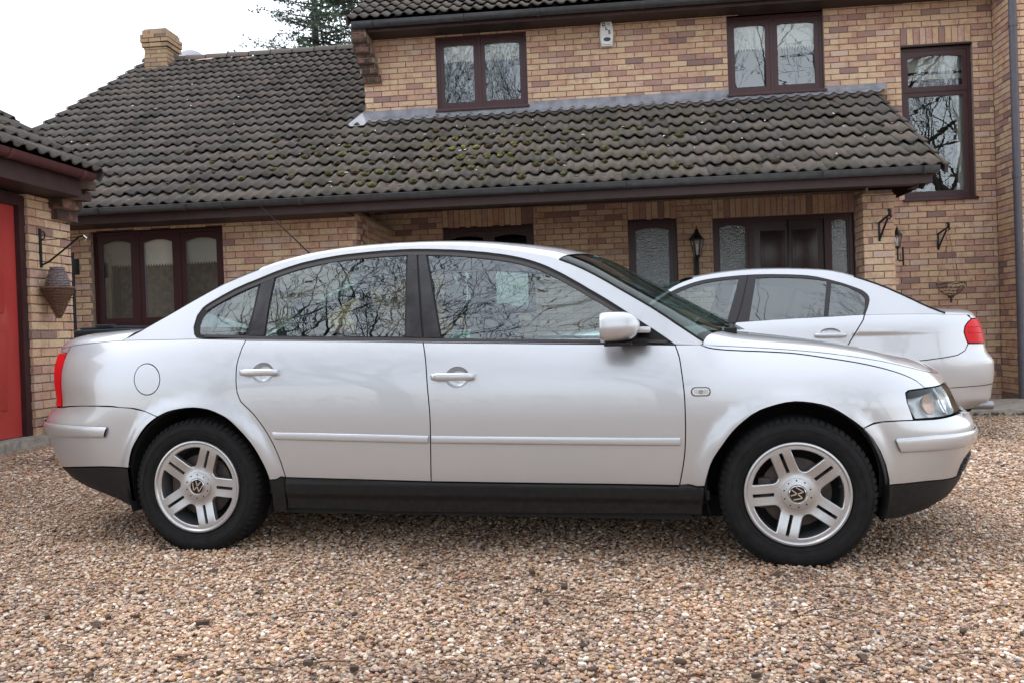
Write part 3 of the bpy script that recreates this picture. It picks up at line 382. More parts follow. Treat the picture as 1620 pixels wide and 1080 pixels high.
PG=dict(
 quarter_glass=[(-1.359,1.024),(-1.367,1.063),(-1.36,1.099),(-1.347,1.119),(-1.321,1.141),(-1.298,1.155),(-1.27,1.171),(-1.239,1.186),(-1.21,1.201),(-1.183,1.214),(-1.156,1.226),(-1.129,1.237),(-1.102,1.249),(-1.103,1.22),(-1.103,1.191),(-1.104,1.162),(-1.106,1.132),(-1.109,1.103),(-1.113,1.073),(-1.117,1.044),(-1.121,1.014),(-1.352,1.02)],
 c_post=[(-1.089,1.255),(-1.076,1.267),(-1.052,1.276),(-1.022,1.285),(-1.023,1.255),(-1.025,1.225),(-1.026,1.194),(-1.027,1.161),(-1.027,1.132),(-1.027,1.102),(-1.026,1.071),(-1.026,1.039),(-1.026,1.008),(-1.105,1.01),(-1.102,1.041),(-1.1,1.071),(-1.098,1.102),(-1.096,1.132),(-1.094,1.163),(-1.092,1.194),(-1.09,1.224)],
 rear_glass=[(-1.016,1.287),(-0.9876,1.295),(-0.9594,1.303),(-0.9303,1.311),(-0.8993,1.319),(-0.873,1.325),(-0.846,1.332),(-0.8177,1.339),(-0.788,1.345),(-0.7563,1.351),(-0.727,1.356),(-0.6946,1.361),(-0.6611,1.365),(-0.6283,1.369),(-0.5979,1.373),(-0.572,1.375),(-0.5345,1.379),(-0.507,1.38),(-0.4785,1.38),(-0.4448,1.38),(-0.4101,1.379),(-0.3754,1.378),(-0.3727,1.349),(-0.37,1.319),(-0.3673,1.289),(-0.3646,1.259),(-0.3619,1.23),(-0.3593,1.2),(-0.3567,1.172),(-0.3536,1.141),(-0.3507,1.11),(-0.3477,1.08),(-0.3448,1.05),(-0.3419,1.02),(-0.3389,0.99),(-0.3657,0.9908),(-0.388,0.9915),(-0.4103,0.9922),(-0.437,0.993),(-0.4726,0.994),(-0.5213,0.9953),(-0.5425,0.9959),(-0.5656,0.9965),(-0.5905,0.9971),(-0.6171,0.9978),(-0.6451,0.9985),(-0.6743,0.9992),(-0.7045,1),(-0.7356,1.001),(-0.7673,1.002),(-0.7995,1.002),(-0.8319,1.003),(-0.8644,1.004),(-0.8968,1.005),(-0.9288,1.006),(-0.9604,1.006),(-0.9912,1.007),(-1.021,1.008),(-1.021,1.035),(-1.021,1.063),(-1.021,1.09),(-1.021,1.118),(-1.021,1.145),(-1.02,1.173),(-1.019,1.202),(-1.018,1.23),(-1.017,1.259)],
 b_post_r=[(-0.3692,1.378),(-0.3247,1.377),(-0.3197,1.347),(-0.3147,1.317),(-0.3097,1.287),(-0.3047,1.257),(-0.2997,1.228),(-0.2948,1.199),(-0.2899,1.171),(-0.2843,1.138),(-0.2787,1.107),(-0.2732,1.076),(-0.2678,1.046),(-0.2623,1.015),(-0.2568,0.9844),(-0.3328,0.9888),(-0.3358,1.019),(-0.3387,1.049),(-0.3417,1.079),(-0.3446,1.109),(-0.3476,1.14),(-0.3506,1.172),(-0.3532,1.2),(-0.3558,1.229),(-0.3585,1.259),(-0.3612,1.289),(-0.3638,1.319),(-0.3665,1.349)],
 b_post_f=[(-0.3179,1.376),(-0.2792,1.375),(-0.2715,1.347),(-0.2637,1.32),(-0.256,1.293),(-0.2482,1.266),(-0.2405,1.239),(-0.2328,1.211),(-0.225,1.183),(-0.2173,1.155),(-0.2096,1.127),(-0.202,1.098),(-0.1943,1.069),(-0.1866,1.04),(-0.1789,1.012),(-0.1712,0.9828),(-0.2479,0.9843),(-0.2533,1.015),(-0.2587,1.046),(-0.2641,1.076),(-0.2695,1.107),(-0.2751,1.138),(-0.2808,1.17),(-0.2859,1.199),(-0.2911,1.228),(-0.2964,1.257),(-0.3018,1.287),(-0.3072,1.317),(-0.3126,1.347)],
 front_glass=[(-0.2699,1.374),(-0.2396,1.372),(-0.2096,1.37),(-0.1794,1.369),(-0.1487,1.367),(-0.1172,1.364),(-0.0895,1.361),(-0.0603,1.358),(-0.0307,1.355),(-0.0017,1.351),(0.0257,1.348),(0.0506,1.344),(0.0824,1.339),(0.1096,1.333),(0.1352,1.327),(0.1618,1.32),(0.1901,1.312),(0.2186,1.304),(0.247,1.294),(0.275,1.283),(0.3026,1.27),(0.33,1.256),(0.3571,1.241),(0.3841,1.227),(0.4111,1.212),(0.4379,1.198),(0.4646,1.183),(0.4911,1.167),(0.5187,1.15),(0.547,1.131),(0.5735,1.113),(0.5955,1.098),(0.6226,1.078),(0.6426,1.063),(0.6658,1.046),(0.689,1.029),(0.6834,0.9565),(0.6571,0.9573),(0.6346,0.9579),(0.6045,0.9587),(0.5554,0.96),(0.533,0.9606),(0.5074,0.9613),(0.4793,0.962),(0.449,0.9628),(0.417,0.9636),(0.3838,0.9644),(0.3498,0.9653),(0.3155,0.9662),(0.2813,0.9671),(0.2478,0.968),(0.2153,0.9689),(0.1844,0.9698),(0.1545,0.9707),(0.1249,0.9716),(0.0955,0.9725),(0.0663,0.9735),(0.0372,0.9745),(0.0082,0.9754),(-0.0206,0.9764),(-0.0495,0.9774),(-0.0783,0.9784),(-0.1072,0.9793),(-0.1362,0.9803),(-0.1652,0.9813),(-0.1734,1.012),(-0.1815,1.043),(-0.1895,1.074),(-0.1977,1.105),(-0.206,1.136),(-0.2146,1.168),(-0.2221,1.197),(-0.2299,1.226),(-0.2379,1.255),(-0.2459,1.285),(-0.2539,1.315),(-0.2619,1.344)],
 sail=[(0.6945,1.034),(0.8143,0.9535),(0.6915,0.9564)],
 dlo=[(-1.401,1.055),(-1.399,1.084),(-1.396,1.111),(-1.374,1.149),(-1.357,1.163),(-1.33,1.18),(-1.307,1.193),(-1.279,1.209),(-1.248,1.225),(-1.219,1.24),(-1.19,1.252),(-1.162,1.264),(-1.133,1.274),(-1.104,1.285),(-1.076,1.296),(-1.048,1.307),(-1.019,1.318),(-0.9908,1.327),(-0.963,1.336),(-0.9356,1.344),(-0.9073,1.352),(-0.8766,1.359),(-0.8488,1.364),(-0.8185,1.37),(-0.7877,1.375),(-0.7582,1.379),(-0.732,1.383),(-0.6977,1.387),(-0.669,1.39),(-0.6379,1.392),(-0.6104,1.394),(-0.5813,1.396),(-0.5514,1.398),(-0.522,1.399),(-0.4923,1.401),(-0.4621,1.401),(-0.433,1.402),(-0.4066,1.403),(-0.3796,1.403),(-0.3564,1.403),(-0.3257,1.402),(-0.2998,1.401),(-0.2695,1.4),(-0.2374,1.398),(-0.2058,1.396),(-0.1772,1.394),(-0.1464,1.392),(-0.1182,1.389),(-0.0912,1.386),(-0.0637,1.383),(-0.0355,1.379),(-0.0073,1.376),(0.0208,1.372),(0.0488,1.367),(0.0767,1.363),(0.1044,1.358),(0.1322,1.352),(0.1602,1.345),(0.1885,1.338),(0.2171,1.329),(0.2456,1.319),(0.2737,1.308),(0.3014,1.296),(0.3288,1.282),(0.356,1.268),(0.3832,1.253),(0.4102,1.237),(0.4372,1.221),(0.464,1.205),(0.4906,1.188),(0.517,1.172),(0.5433,1.156),(0.5694,1.14),(0.5953,1.123),(0.621,1.106),(0.6466,1.089),(0.672,1.071),(0.6973,1.054),(0.723,1.036),(0.7491,1.018),(0.7741,1.002),(0.7968,0.9858),(0.822,0.9678),(0.8437,0.9518),(0.8654,0.9358),(0.8355,0.9367),(0.8056,0.9376),(0.7756,0.9384),(0.7456,0.9393),(0.7156,0.9401),(0.6856,0.941),(0.6556,0.9419),(0.6256,0.9427),(0.5956,0.9436),(0.5656,0.9444),(0.5356,0.9453),(0.5057,0.9461),(0.4758,0.947),(0.446,0.9479),(0.4162,0.9487),(0.3865,0.9496),(0.3569,0.9504),(0.3274,0.9513),(0.2979,0.9522),(0.2666,0.9531),(0.2348,0.954),(0.2026,0.955),(0.1702,0.9559),(0.1376,0.9569),(0.1049,0.9579),(0.0724,0.9588),(0.0399,0.9598),(0.0078,0.9608),(-0.024,0.9617),(-0.0554,0.9627),(-0.0861,0.9636),(-0.1161,0.9645),(-0.1454,0.9654),(-0.1738,0.9663),(-0.2011,0.9671),(-0.2274,0.968),(-0.2524,0.9687),(-0.2898,0.97),(-0.3228,0.9711),(-0.3524,0.9722),(-0.3796,0.9733),(-0.4052,0.9742),(-0.4302,0.9752),(-0.4556,0.9762),(-0.4824,0.9772),(-0.5114,0.9782),(-0.5438,0.9792),(-0.5803,0.9803),(-0.6052,0.981),(-0.6319,0.9817),(-0.6603,0.9825),(-0.6901,0.9833),(-0.721,0.9841),(-0.7529,0.9848),(-0.7853,0.9856),(-0.8181,0.9865),(-0.851,0.9872),(-0.8837,0.988),(-0.9161,0.9888),(-0.9478,0.9896),(-0.9785,0.9903),(-1.008,0.991),(-1.036,0.9917),(-1.063,0.9923),(-1.087,0.9929),(-1.11,0.9935),(-1.154,0.9946),(-1.193,0.9955),(-1.227,0.9962),(-1.256,0.9969),(-1.282,0.9975),(-1.304,0.9981),(-1.323,0.9987),(-1.341,0.9993),(-1.372,1.004),(-1.389,1.021)],
 edge=[(-1.8,1.001),(-1.76,1.012),(-1.7,1.038),(-1.623,1.078),(-1.568,1.107),(-1.511,1.138),(-1.455,1.169),(-1.399,1.199),(-1.341,1.23),(-1.286,1.258),(-1.228,1.281),(-1.171,1.303),(-1.113,1.324),(-1.055,1.343),(-0.9957,1.359),(-0.9397,1.372),(-0.8824,1.384),(-0.825,1.393),(-0.7655,1.401),(-0.7038,1.408),(-0.639,1.413),(-0.5783,1.417),(-0.5137,1.419),(-0.4529,1.421),(-0.3886,1.421),(-0.325,1.421),(-0.2652,1.419),(-0.2042,1.417),(-0.15,1.413),(-0.0937,1.409),(-0.0381,1.403),(0.0175,1.396),(0.071,1.388),(0.1347,1.377),(0.1913,1.367),(0.2481,1.355),(0.3006,1.343),(0.3538,1.324),(0.4083,1.302),(0.4623,1.277),(0.5158,1.248),(0.5684,1.217),(0.62,1.185),(0.6691,1.155),(0.7146,1.127),(0.7628,1.097),(0.8173,1.06),(0.8726,1.02),(0.922,0.9853),(0.9639,0.956),(0.9849,0.9414)],
 roof_side=[(-1.8,1.001),(-1.76,1.012),(-1.7,1.038),(-1.623,1.078),(-1.568,1.107),(-1.511,1.138),(-1.455,1.169),(-1.399,1.199),(-1.341,1.23),(-1.286,1.258),(-1.228,1.281),(-1.171,1.303),(-1.113,1.324),(-1.055,1.343),(-0.9957,1.359),(-0.9397,1.372),(-0.8824,1.384),(-0.825,1.393),(-0.7655,1.401),(-0.7038,1.408),(-0.639,1.413),(-0.5783,1.417),(-0.5137,1.419),(-0.4529,1.421),(-0.3886,1.421),(-0.325,1.421),(-0.2652,1.419),(-0.2042,1.417),(-0.15,1.413),(-0.0937,1.409),(-0.0381,1.403),(0.0175,1.396),(0.071,1.388),(0.1347,1.377),(0.1913,1.367),(0.2481,1.355),(0.3006,1.343),(0.3538,1.324),(0.4083,1.302),(0.4623,1.277),(0.5158,1.248),(0.5684,1.217),(0.62,1.185),(0.6691,1.155),(0.7146,1.127),(0.7628,1.097),(0.8173,1.06),(0.8726,1.02),(0.922,0.9853),(0.9639,0.956),(0.9849,0.9414),(0.9749,0.9303),(0.9282,0.9327),(0.8815,0.9348),(0.8348,0.9366),(0.7881,0.9382),(0.7414,0.9397),(0.6947,0.9409),(0.648,0.9421),(0.6014,0.9432),(0.5547,0.9442),(0.508,0.9452),(0.4613,0.9462),(0.4146,0.9472),(0.3679,0.9483),(0.3212,0.9494),(0.2745,0.9507),(0.2278,0.9519),(0.1811,0.9532),(0.1344,0.9545),(0.0877,0.9557),(0.041,0.957),(-0.0057,0.9583),(-0.0524,0.9595),(-0.099,0.9608),(-0.1457,0.9621),(-0.1924,0.9634),(-0.2391,0.9647),(-0.2858,0.966),(-0.3325,0.9673),(-0.3792,0.9686),(-0.4259,0.9699),(-0.4726,0.9713),(-0.5193,0.9726),(-0.566,0.9739),(-0.6127,0.9753),(-0.6594,0.9766),(-0.7061,0.978),(-0.7527,0.9793),(-0.7994,0.9807),(-0.8461,0.9821),(-0.8928,0.9835),(-0.9395,0.985),(-0.9862,0.9864),(-1.033,0.9879),(-1.08,0.9893),(-1.126,0.9909),(-1.173,0.9928),(-1.22,0.9949),(-1.266,0.9969),(-1.313,0.9985),(-1.36,0.9997),(-1.407,1),(-1.453,1),(-1.5,1),(-1.546,1),(-1.593,1),(-1.64,1),(-1.687,1),(-1.733,1),(-1.78,1)])
BD=dict(
 rear_door=[(0.178,1.044),(0.2496,1.048),(0.3213,1.052),(0.3929,1.056),(0.4645,1.06),(0.5362,1.064),(0.6078,1.067),(0.6794,1.071),(0.7511,1.074),(0.8227,1.076),(0.8943,1.079),(0.966,1.082),(1.038,1.085),(1.109,1.089),(1.181,1.092),(1.252,1.094),(1.234,1.051),(1.216,1.027),(1.193,0.9953),(1.179,0.9748),(1.164,0.9516),(1.148,0.9266),(1.132,0.9006),(1.115,0.8747),(1.099,0.8496),(1.03,0.74),(0.965,0.62),(0.93,0.5),(0.915,0.36),(0.18,0.36),(0.165,0.7),(0.1497,0.9742)],
 front_door=[(0.172,0.9999),(0.1497,0.9742),(0.159,0.7),(0.174,0.36),(-0.8,0.36),(-0.82,0.5),(-0.8,0.8),(-0.8,0.9702),(-0.7252,0.9779),(-0.6505,0.9853),(-0.5757,0.9921),(-0.5009,0.9985),(-0.4262,1.004),(-0.3514,1.01),(-0.2766,1.016),(-0.2018,1.021),(-0.1271,1.026),(-0.0523,1.03),(0.0225,1.035),(0.0972,1.039)],
 front_fender=[(-0.81,0.9692),(-0.886,0.9614),(-0.962,0.9541),(-1.038,0.9476),(-1.114,0.9414),(-1.19,0.9351),(-1.266,0.9283),(-1.342,0.9206),(-1.418,0.9116),(-1.494,0.9009),(-1.57,0.8863),(-1.646,0.8669),(-1.722,0.8452),(-1.798,0.8238),(-1.874,0.8052),(-1.95,0.7902),(-1.97,0.6),(-1.78,0.58),(-1.745,0.36),(-1.745,0.34),(-1.737,0.42),(-1.712,0.4966),(-1.671,0.5663),(-1.618,0.6261),(-1.552,0.6734),(-1.479,0.7062),(-1.4,0.7229),(-1.32,0.7229),(-1.241,0.7062),(-1.167,0.6734),(-1.102,0.6261),(-1.048,0.5663),(-1.008,0.4966),(-0.9834,0.42),(-0.975,0.34),(-0.97,0.3),(-0.81,0.3),(-0.83,0.5),(-0.81,0.8)],
 quarter=[(1.258,1.093),(1.239,1.051),(1.221,1.027),(1.198,0.9953),(1.185,0.9748),(1.169,0.9516),(1.153,0.9266),(1.137,0.9006),(1.12,0.8747),(1.104,0.8496),(1.035,0.74),(0.97,0.62),(0.935,0.5),(0.92,0.36),(0.92,0.3),(1.01,0.3),(1.015,0.34),(1.021,0.4069),(1.038,0.4717),(1.067,0.5325),(1.105,0.5875),(1.153,0.6349),(1.208,0.6734),(1.268,0.7018),(1.333,0.7192),(1.4,0.725),(1.467,0.7192),(1.532,0.7018),(1.593,0.6734),(1.647,0.6349),(1.655,0.703),(1.75,0.712),(1.88,0.728),(2,0.748),(2.08,0.785),(2.115,0.84),(2.098,0.88),(2.085,0.935),(2.1,0.985),(2.15,1.02),(2.22,1.048),(2.182,1.083),(2.143,1.084),(2.104,1.085),(2.066,1.086),(2.027,1.087),(1.989,1.088),(1.95,1.089),(1.912,1.09),(1.873,1.091),(1.835,1.092),(1.796,1.093),(1.758,1.093),(1.72,1.094),(1.681,1.095),(1.643,1.095),(1.604,1.095),(1.565,1.095),(1.527,1.095),(1.488,1.095),(1.45,1.095),(1.411,1.095),(1.373,1.095),(1.335,1.095),(1.296,1.094)],
 taillight=[(2.222,1.045),(2.152,1.017),(2.102,0.983),(2.088,0.935),(2.1,0.88),(2.118,0.845),(2.17,0.842),(2.4,0.84),(2.72,0.84),(2.74,0.86),(2.74,1),(2.6,1.035),(2.4,1.045)],
 bumper=[(1.66,0.7),(1.75,0.709),(1.88,0.725),(2,0.745),(2.08,0.782),(2.12,0.838),(2.4,0.835),(3.109,0.835),(3.109,0.3),(2.4,0.29),(2.1,0.28),(1.9,0.275),(1.775,0.27),(1.785,0.34),(1.782,0.386),(1.774,0.4313),(1.76,0.4753),(1.742,0.5173),(1.718,0.5569),(1.69,0.5933),(1.658,0.6261)],
 boot_face=[(2.745,0.845),(2.745,1),(2.61,1.042),(2.4,1.05),(2.225,1.052),(2.225,1.081),(2.293,1.079),(2.361,1.076),(2.429,1.074),(2.497,1.072),(2.565,1.07),(2.633,1.068),(2.701,1.066),(2.769,1.064),(2.837,1.062),(2.905,1.06),(2.973,1.058),(3.041,1.056),(3.109,1.054),(3.109,0.845)])
BG=dict(
 dlo=[(-0.4591,1.261),(-0.4351,1.276),(-0.4124,1.292),(-0.3891,1.308),(-0.3632,1.323),(-0.3329,1.338),(-0.3076,1.349),(-0.2798,1.361),(-0.2501,1.372),(-0.2192,1.383),(-0.1879,1.394),(-0.1569,1.404),(-0.1268,1.412),(-0.0977,1.419),(-0.069,1.425),(-0.0404,1.43),(-0.0116,1.434),(0.0176,1.438),(0.0475,1.441),(0.0785,1.445),(0.1066,1.448),(0.1357,1.451),(0.1655,1.453),(0.1956,1.456),(0.2259,1.458),(0.256,1.46),(0.2857,1.461),(0.3147,1.463),(0.3465,1.464),(0.3768,1.465),(0.4066,1.465),(0.4365,1.465),(0.4675,1.465),(0.5003,1.465),(0.5356,1.464),(0.5625,1.463),(0.5913,1.462),(0.6214,1.461),(0.6525,1.46),(0.684,1.458),(0.7154,1.456),(0.7463,1.454),(0.7763,1.452),(0.8047,1.449),(0.8312,1.446),(0.8665,1.44),(0.8998,1.434),(0.9313,1.426),(0.9613,1.418),(0.9898,1.41),(1.017,1.402),(1.043,1.394),(1.078,1.383),(1.11,1.373),(1.139,1.362),(1.166,1.351),(1.191,1.341),(1.227,1.326),(1.257,1.312),(1.28,1.297),(1.303,1.274),(1.315,1.252),(1.316,1.219),(1.306,1.188),(1.291,1.153),(1.276,1.122),(1.26,1.091),(1.232,1.088),(1.204,1.087),(1.177,1.086),(1.149,1.085),(1.122,1.084),(1.094,1.083),(1.065,1.083),(1.035,1.081),(1.004,1.081),(0.976,1.08),(0.9473,1.079),(0.9183,1.078),(0.8887,1.078),(0.8584,1.077),(0.8274,1.076),(0.7955,1.075),(0.7625,1.074),(0.7283,1.073),(0.6928,1.072),(0.6662,1.07),(0.6384,1.069),(0.6096,1.068),(0.58,1.066),(0.5497,1.064),(0.5189,1.063),(0.4879,1.061),(0.4568,1.059),(0.4259,1.057),(0.3953,1.055),(0.3652,1.054),(0.3358,1.052),(0.3072,1.05),(0.2798,1.049),(0.2463,1.047),(0.2138,1.045),(0.1823,1.043),(0.1515,1.042),(0.1212,1.04),(0.0913,1.038),(0.0617,1.037),(0.0321,1.035),(0.0024,1.033),(-0.0275,1.032),(-0.058,1.03),(-0.35,1.012),(-0.62,0.998),(-0.79,0.99),(-0.74,1.05),(-0.65,1.12),(-0.55,1.195)],
 front_glass=[(-0.4132,1.254),(-0.3874,1.269),(-0.362,1.284),(-0.3363,1.298),(-0.31,1.313),(-0.2824,1.326),(-0.2539,1.338),(-0.2251,1.349),(-0.1951,1.36),(-0.1632,1.37),(-0.1288,1.38),(-0.1018,1.387),(-0.0726,1.393),(-0.042,1.399),(-0.011,1.405),(0.0197,1.41),(0.0491,1.415),(0.0765,1.419),(0.1113,1.423),(0.1435,1.425),(0.1742,1.427),(0.2045,1.428),(0.2356,1.43),(0.1012,1.04),(-0.35,1.018),(-0.62,1.005),(-0.74,1),(-0.69,1.06),(-0.6,1.13),(-0.5,1.205)],
 rear_glass=[(0.3825,1.433),(0.4107,1.433),(0.4384,1.433),(0.4659,1.434),(0.4937,1.435),(0.5222,1.435),(0.5517,1.435),(0.5826,1.434),(0.6118,1.433),(0.643,1.432),(0.6754,1.43),(0.7083,1.428),(0.7408,1.426),(0.7721,1.424),(0.8015,1.422),(0.8279,1.419),(0.8643,1.415),(0.8953,1.41),(0.9234,1.405),(0.9508,1.4),(0.9796,1.395),(0.9173,1.081),(0.2897,1.052)],
 quarter_glass=[(1.018,1.378),(1.048,1.37),(1.078,1.363),(1.108,1.355),(1.138,1.344),(1.163,1.332),(1.189,1.318),(1.215,1.303),(1.238,1.288),(1.256,1.275),(1.274,1.251),(1.281,1.23),(1.275,1.202),(1.27,1.173),(1.264,1.148),(1.253,1.121),(1.241,1.097),(0.9559,1.085)],
 bseam=[(0.3142,1.457),(0.3062,1.429),(0.2982,1.401),(0.2901,1.372),(0.282,1.344),(0.2739,1.316),(0.266,1.288),(0.2581,1.261),(0.2504,1.236),(0.2428,1.212),(0.2318,1.179),(0.2213,1.149),(0.2109,1.121),(0.2007,1.094),(0.1904,1.067),(0.1801,1.039)],
 edge=[(-0.8,0.992),(-0.77,1.03),(-0.7,1.1),(-0.6,1.19),(-0.489,1.27),(-0.4105,1.32),(-0.3344,1.368),(-0.2517,1.408),(-0.1595,1.438),(-0.0696,1.457),(0.0208,1.471),(0.1102,1.483),(0.1959,1.492),(0.2876,1.499),(0.3769,1.503),(0.4726,1.504),(0.5683,1.504),(0.6606,1.502),(0.7543,1.498),(0.8373,1.494),(0.9451,1.487),(1.031,1.476),(1.121,1.455),(1.212,1.426),(1.306,1.392),(1.397,1.357),(1.485,1.317),(1.571,1.272),(1.658,1.225),(1.744,1.177),(1.8,1.148),(1.88,1.112),(1.93,1.095)],
 roof_side=[(-0.8,0.992),(-0.77,1.03),(-0.7,1.1),(-0.6,1.19),(-0.489,1.27),(-0.4105,1.32),(-0.3344,1.368),(-0.2517,1.408),(-0.1595,1.438),(-0.0696,1.457),(0.0208,1.471),(0.1102,1.483),(0.1959,1.492),(0.2876,1.499),(0.3769,1.503),(0.4726,1.504),(0.5683,1.504),(0.6606,1.502),(0.7543,1.498),(0.8373,1.494),(0.9451,1.487),(1.031,1.476),(1.121,1.455),(1.212,1.426),(1.306,1.392),(1.397,1.357),(1.485,1.317),(1.571,1.272),(1.658,1.225),(1.744,1.177),(1.8,1.148),(1.88,1.112),(1.93,1.095),(1.9,1.09),(1.845,1.092),(1.79,1.093),(1.735,1.094),(1.68,1.095),(1.625,1.095),(1.571,1.095),(1.516,1.095),(1.461,1.095),(1.406,1.095),(1.351,1.095),(1.296,1.094),(1.241,1.094),(1.186,1.093),(1.131,1.09),(1.077,1.087),(1.022,1.084),(0.9667,1.082),(0.9118,1.08),(0.8569,1.078),(0.802,1.076),(0.7471,1.074),(0.6922,1.071),(0.6373,1.069),(0.5824,1.066),(0.5276,1.063),(0.4727,1.06),(0.4178,1.057),(0.3629,1.054),(0.308,1.051),(0.2531,1.048),(0.1982,1.045),(0.1433,1.042),(0.0884,1.039),(0.0335,1.036),(-0.0214,1.032),(-0.0763,1.029),(-0.1312,1.026),(-0.1861,1.022),(-0.241,1.018),(-0.2959,1.014),(-0.3508,1.01),(-0.4057,1.006),(-0.4606,1.002),(-0.5155,0.9973),(-0.5704,0.9926),(-0.6253,0.9877),(-0.6802,0.9825),(-0.7351,0.9769),(-0.79,0.9713)])
# ================================================================ car bodywork
def pip(P,poly):
    x,y=P[:,0],P[:,1]; r=np.zeros(len(P),bool); n=len(poly)
    for i in range(n):
        x0,y0=poly[i]; x1,y1=poly[(i+1)%n]
        if y0==y1: continue
        c=((y0>y)!=(y1>y))&(x<(x1-x0)*(y-y0)/(y1-y0)+x0); r^=c
    return r
def area(p): p=np.asarray(p); return .5*np.sum(p[:,0]*np.roll(p[:,1],-1)-np.roll(p[:,0],-1)*p[:,1])
def shrink(p,d):
    p=np.asarray(p,float); s=1 if area(p)>0 else -1
    a=np.roll(p,1,0);b=np.roll(p,-1,0)
    e1=p-a;e2=b-p; e1/=np.linalg.norm(e1,axis=1)[:,None]+1e-9; e2/=np.linalg.norm(e2,axis=1)[:,None]+1e-9
    n1=np.stack([-e1[:,1],e1[:,0]],1)*s;n2=np.stack([-e2[:,1],e2[:,0]],1)*s; m=n1+n2; l=np.linalg.norm(m,axis=1)[:,None]; m=m/np.maximum(l,.4)*1.0
    return p+m*d/np.maximum(np.sum((m/np.maximum(np.linalg.norm(m,axis=1)[:,None],1e-6))*n1,axis=1)[:,None],.5)
def dist_poly(P,poly):
    a=np.asarray(poly);b=np.roll(a,-1,0); best=np.full(len(P),9.)
    for i in range(len(a)):
        ab=b[i]-a[i]; t=np.clip(((P-a[i])@ab)/(ab@ab+1e-12),0,1); best=np.minimum(best,np.linalg.norm(P-a[i]-t[:,None]*ab,axis=1))
    return best
def densify(p,st):
    o=[]
    for i in range(len(p)):
        a=np.array(p[i]);b=np.array(p[(i+1)%len(p)]); n=max(1,int(np.linalg.norm(b-a)/st+.5))
        for k in range(n): o.append(a+(b-a)*k/n)
    return np.array(o)
def tri_region(outer,holes=(),grid=.035):
    outer=densify(outer,grid*1.2); holes=[densify(h,grid*1.2) for h in holes]
    lo=outer.min(0);hi=outer.max(0)
    gx=np.arange(lo[0],hi[0],grid);gy=np.arange(lo[1],hi[1],grid)
    g=np.array([(x+(j%2)*grid/2,y) for j,y in enumerate(gy) for x in gx])
    if len(g):
        k=pip(g,outer)&(dist_poly(g,outer)>grid*.45)
        for h in holes: k&=~pip(g,h)&(dist_poly(g,h)>grid*.45)
        g=g[k]
    vs=[Vector(p) for p in outer];ed=[(i,(i+1)%len(outer)) for i in range(len(outer))]
    for h in holes:
        n=len(vs); vs+=[Vector(p) for p in h]; ed+=[(n+i,n+(i+1)%len(h)) for i in range(len(h))]
    vs+=[Vector(p) for p in g]
    V,E,F,_,_,_=delaunay_2d_cdt(vs,ed,[],0,1e-5)
    V=np.array([tuple(v) for v in V]); F=np.array(F); c=V[F].mean(1)
    k=pip(c,outer)
    for h in holes: k&=~pip(c,h)
    return V,F[k],outer,holes
def fnormal(F,u,v,inw,e=1e-3):
    a=F(u+e,v)-F(u-e,v); b=F(u,v+e)-F(u,v-e); n=np.cross(a,b); n/=np.linalg.norm(n,axis=-1)[...,None]+1e-12
    flip=np.sum(n*inw,axis=-1)>0; n[flip]*=-1; return n
def panel(name,F,outer,mat,parent,holes=(),grid=.035,off=0.,gap=.0025,flange=.012,across=False,thick=None,mirror=True,label=None):
    """skin panel: outline in surface coordinates, smooth analytic normals, edge folded inwards.  Makes near part and its far-side twin"""
    outer=[tuple(p) for p in outer]
    if gap: outer=shrink(outer,gap)
    V,T,O2,H2=tri_region(outer,holes,grid)
    P=F(V[:,0],V[:,1]); inw=np.stack([-P[:,0]*.25,-P[:,1],0*P[:,0]],-1); N=fnormal(F,V[:,0],V[:,1],inw)
    P=P+N*off
    verts=list(P);norms=list(N);faces=[];
    for t in T:
        a,b,c=P[t]; n=np.cross(b-a,c-a); faces.append(tuple(t) if n@N[t[0]]>0 else tuple(t[::-1]))
    if flange:
        for loop in [O2]+list(H2):
            Q=F(loop[:,0],loop[:,1]); iw=np.stack([-Q[:,0]*.25,-Q[:,1],0*Q[:,0]],-1); n=fnormal(F,loop[:,0],loop[:,1],iw); A=Q+n*off; B=A-n*flange
            m=len(loop); base=len(verts); t=np.roll(A,-1,0)-np.roll(A,1,0); sd=np.cross(t,n); sd/=np.linalg.norm(sd,axis=1)[:,None]+1e-12
            if area(loop)<0: sd=-sd
            verts+=list(A)+list(B); norms+=list(sd)+list(sd)
            for i in range(m):
                j=(i+1)%m; faces+=[(base+i,base+j,base+m+j,base+m+i)]
    if across:
        n=len(verts); f0=len(faces); verts+=[v*np.array([1,-1,1]) for v in verts[:n]]; norms+=[q*np.array([1,-1,1]) for q in norms[:n]]
        faces+=[tuple(i+n for i in f[::-1]) for f in faces[:f0]]
    me=bpy.data.meshes.new(name); me.from_pydata([tuple(map(float,p)) for p in verts],[],[tuple(map(int,f)) for f in faces])
    me.polygons.foreach_set('use_smooth',[True]*len(me.polygons)); me.normals_split_custom_set_from_vertices([tuple(map(float,q)) for q in norms]); me.update()
    o=link(name,me,parent,mat)
    if label: o['label']=label
    if mirror and not across:
        q=o.copy(); C.objects.link(q); q.scale=(1,-1,1); q.parent=parent
    return o
def bulge(F,lo,hi,amp,base=.002,sk=.35):
    """surface F raised into a rounded bar between z=lo(u) and z=hi(u)"""
    def G(u,v):
        u=np.asarray(u,float);v=np.asarray(v,float)
        P=F(u,v); N=fnormal(F,u,v,np.stack([-P[...,0]*.25,-P[...,1],0*P[...,0]],-1)) if P.ndim>1 else 0
        t=np.clip((v-lo(u))/(hi(u)-lo(u)),0,1); h=base+amp*np.clip(1-np.abs(t-.5)**5*32,0,1)**.7*(1-.25*np.clip(t-.5,0,1))
        return P+N*h[...,None]
    return G
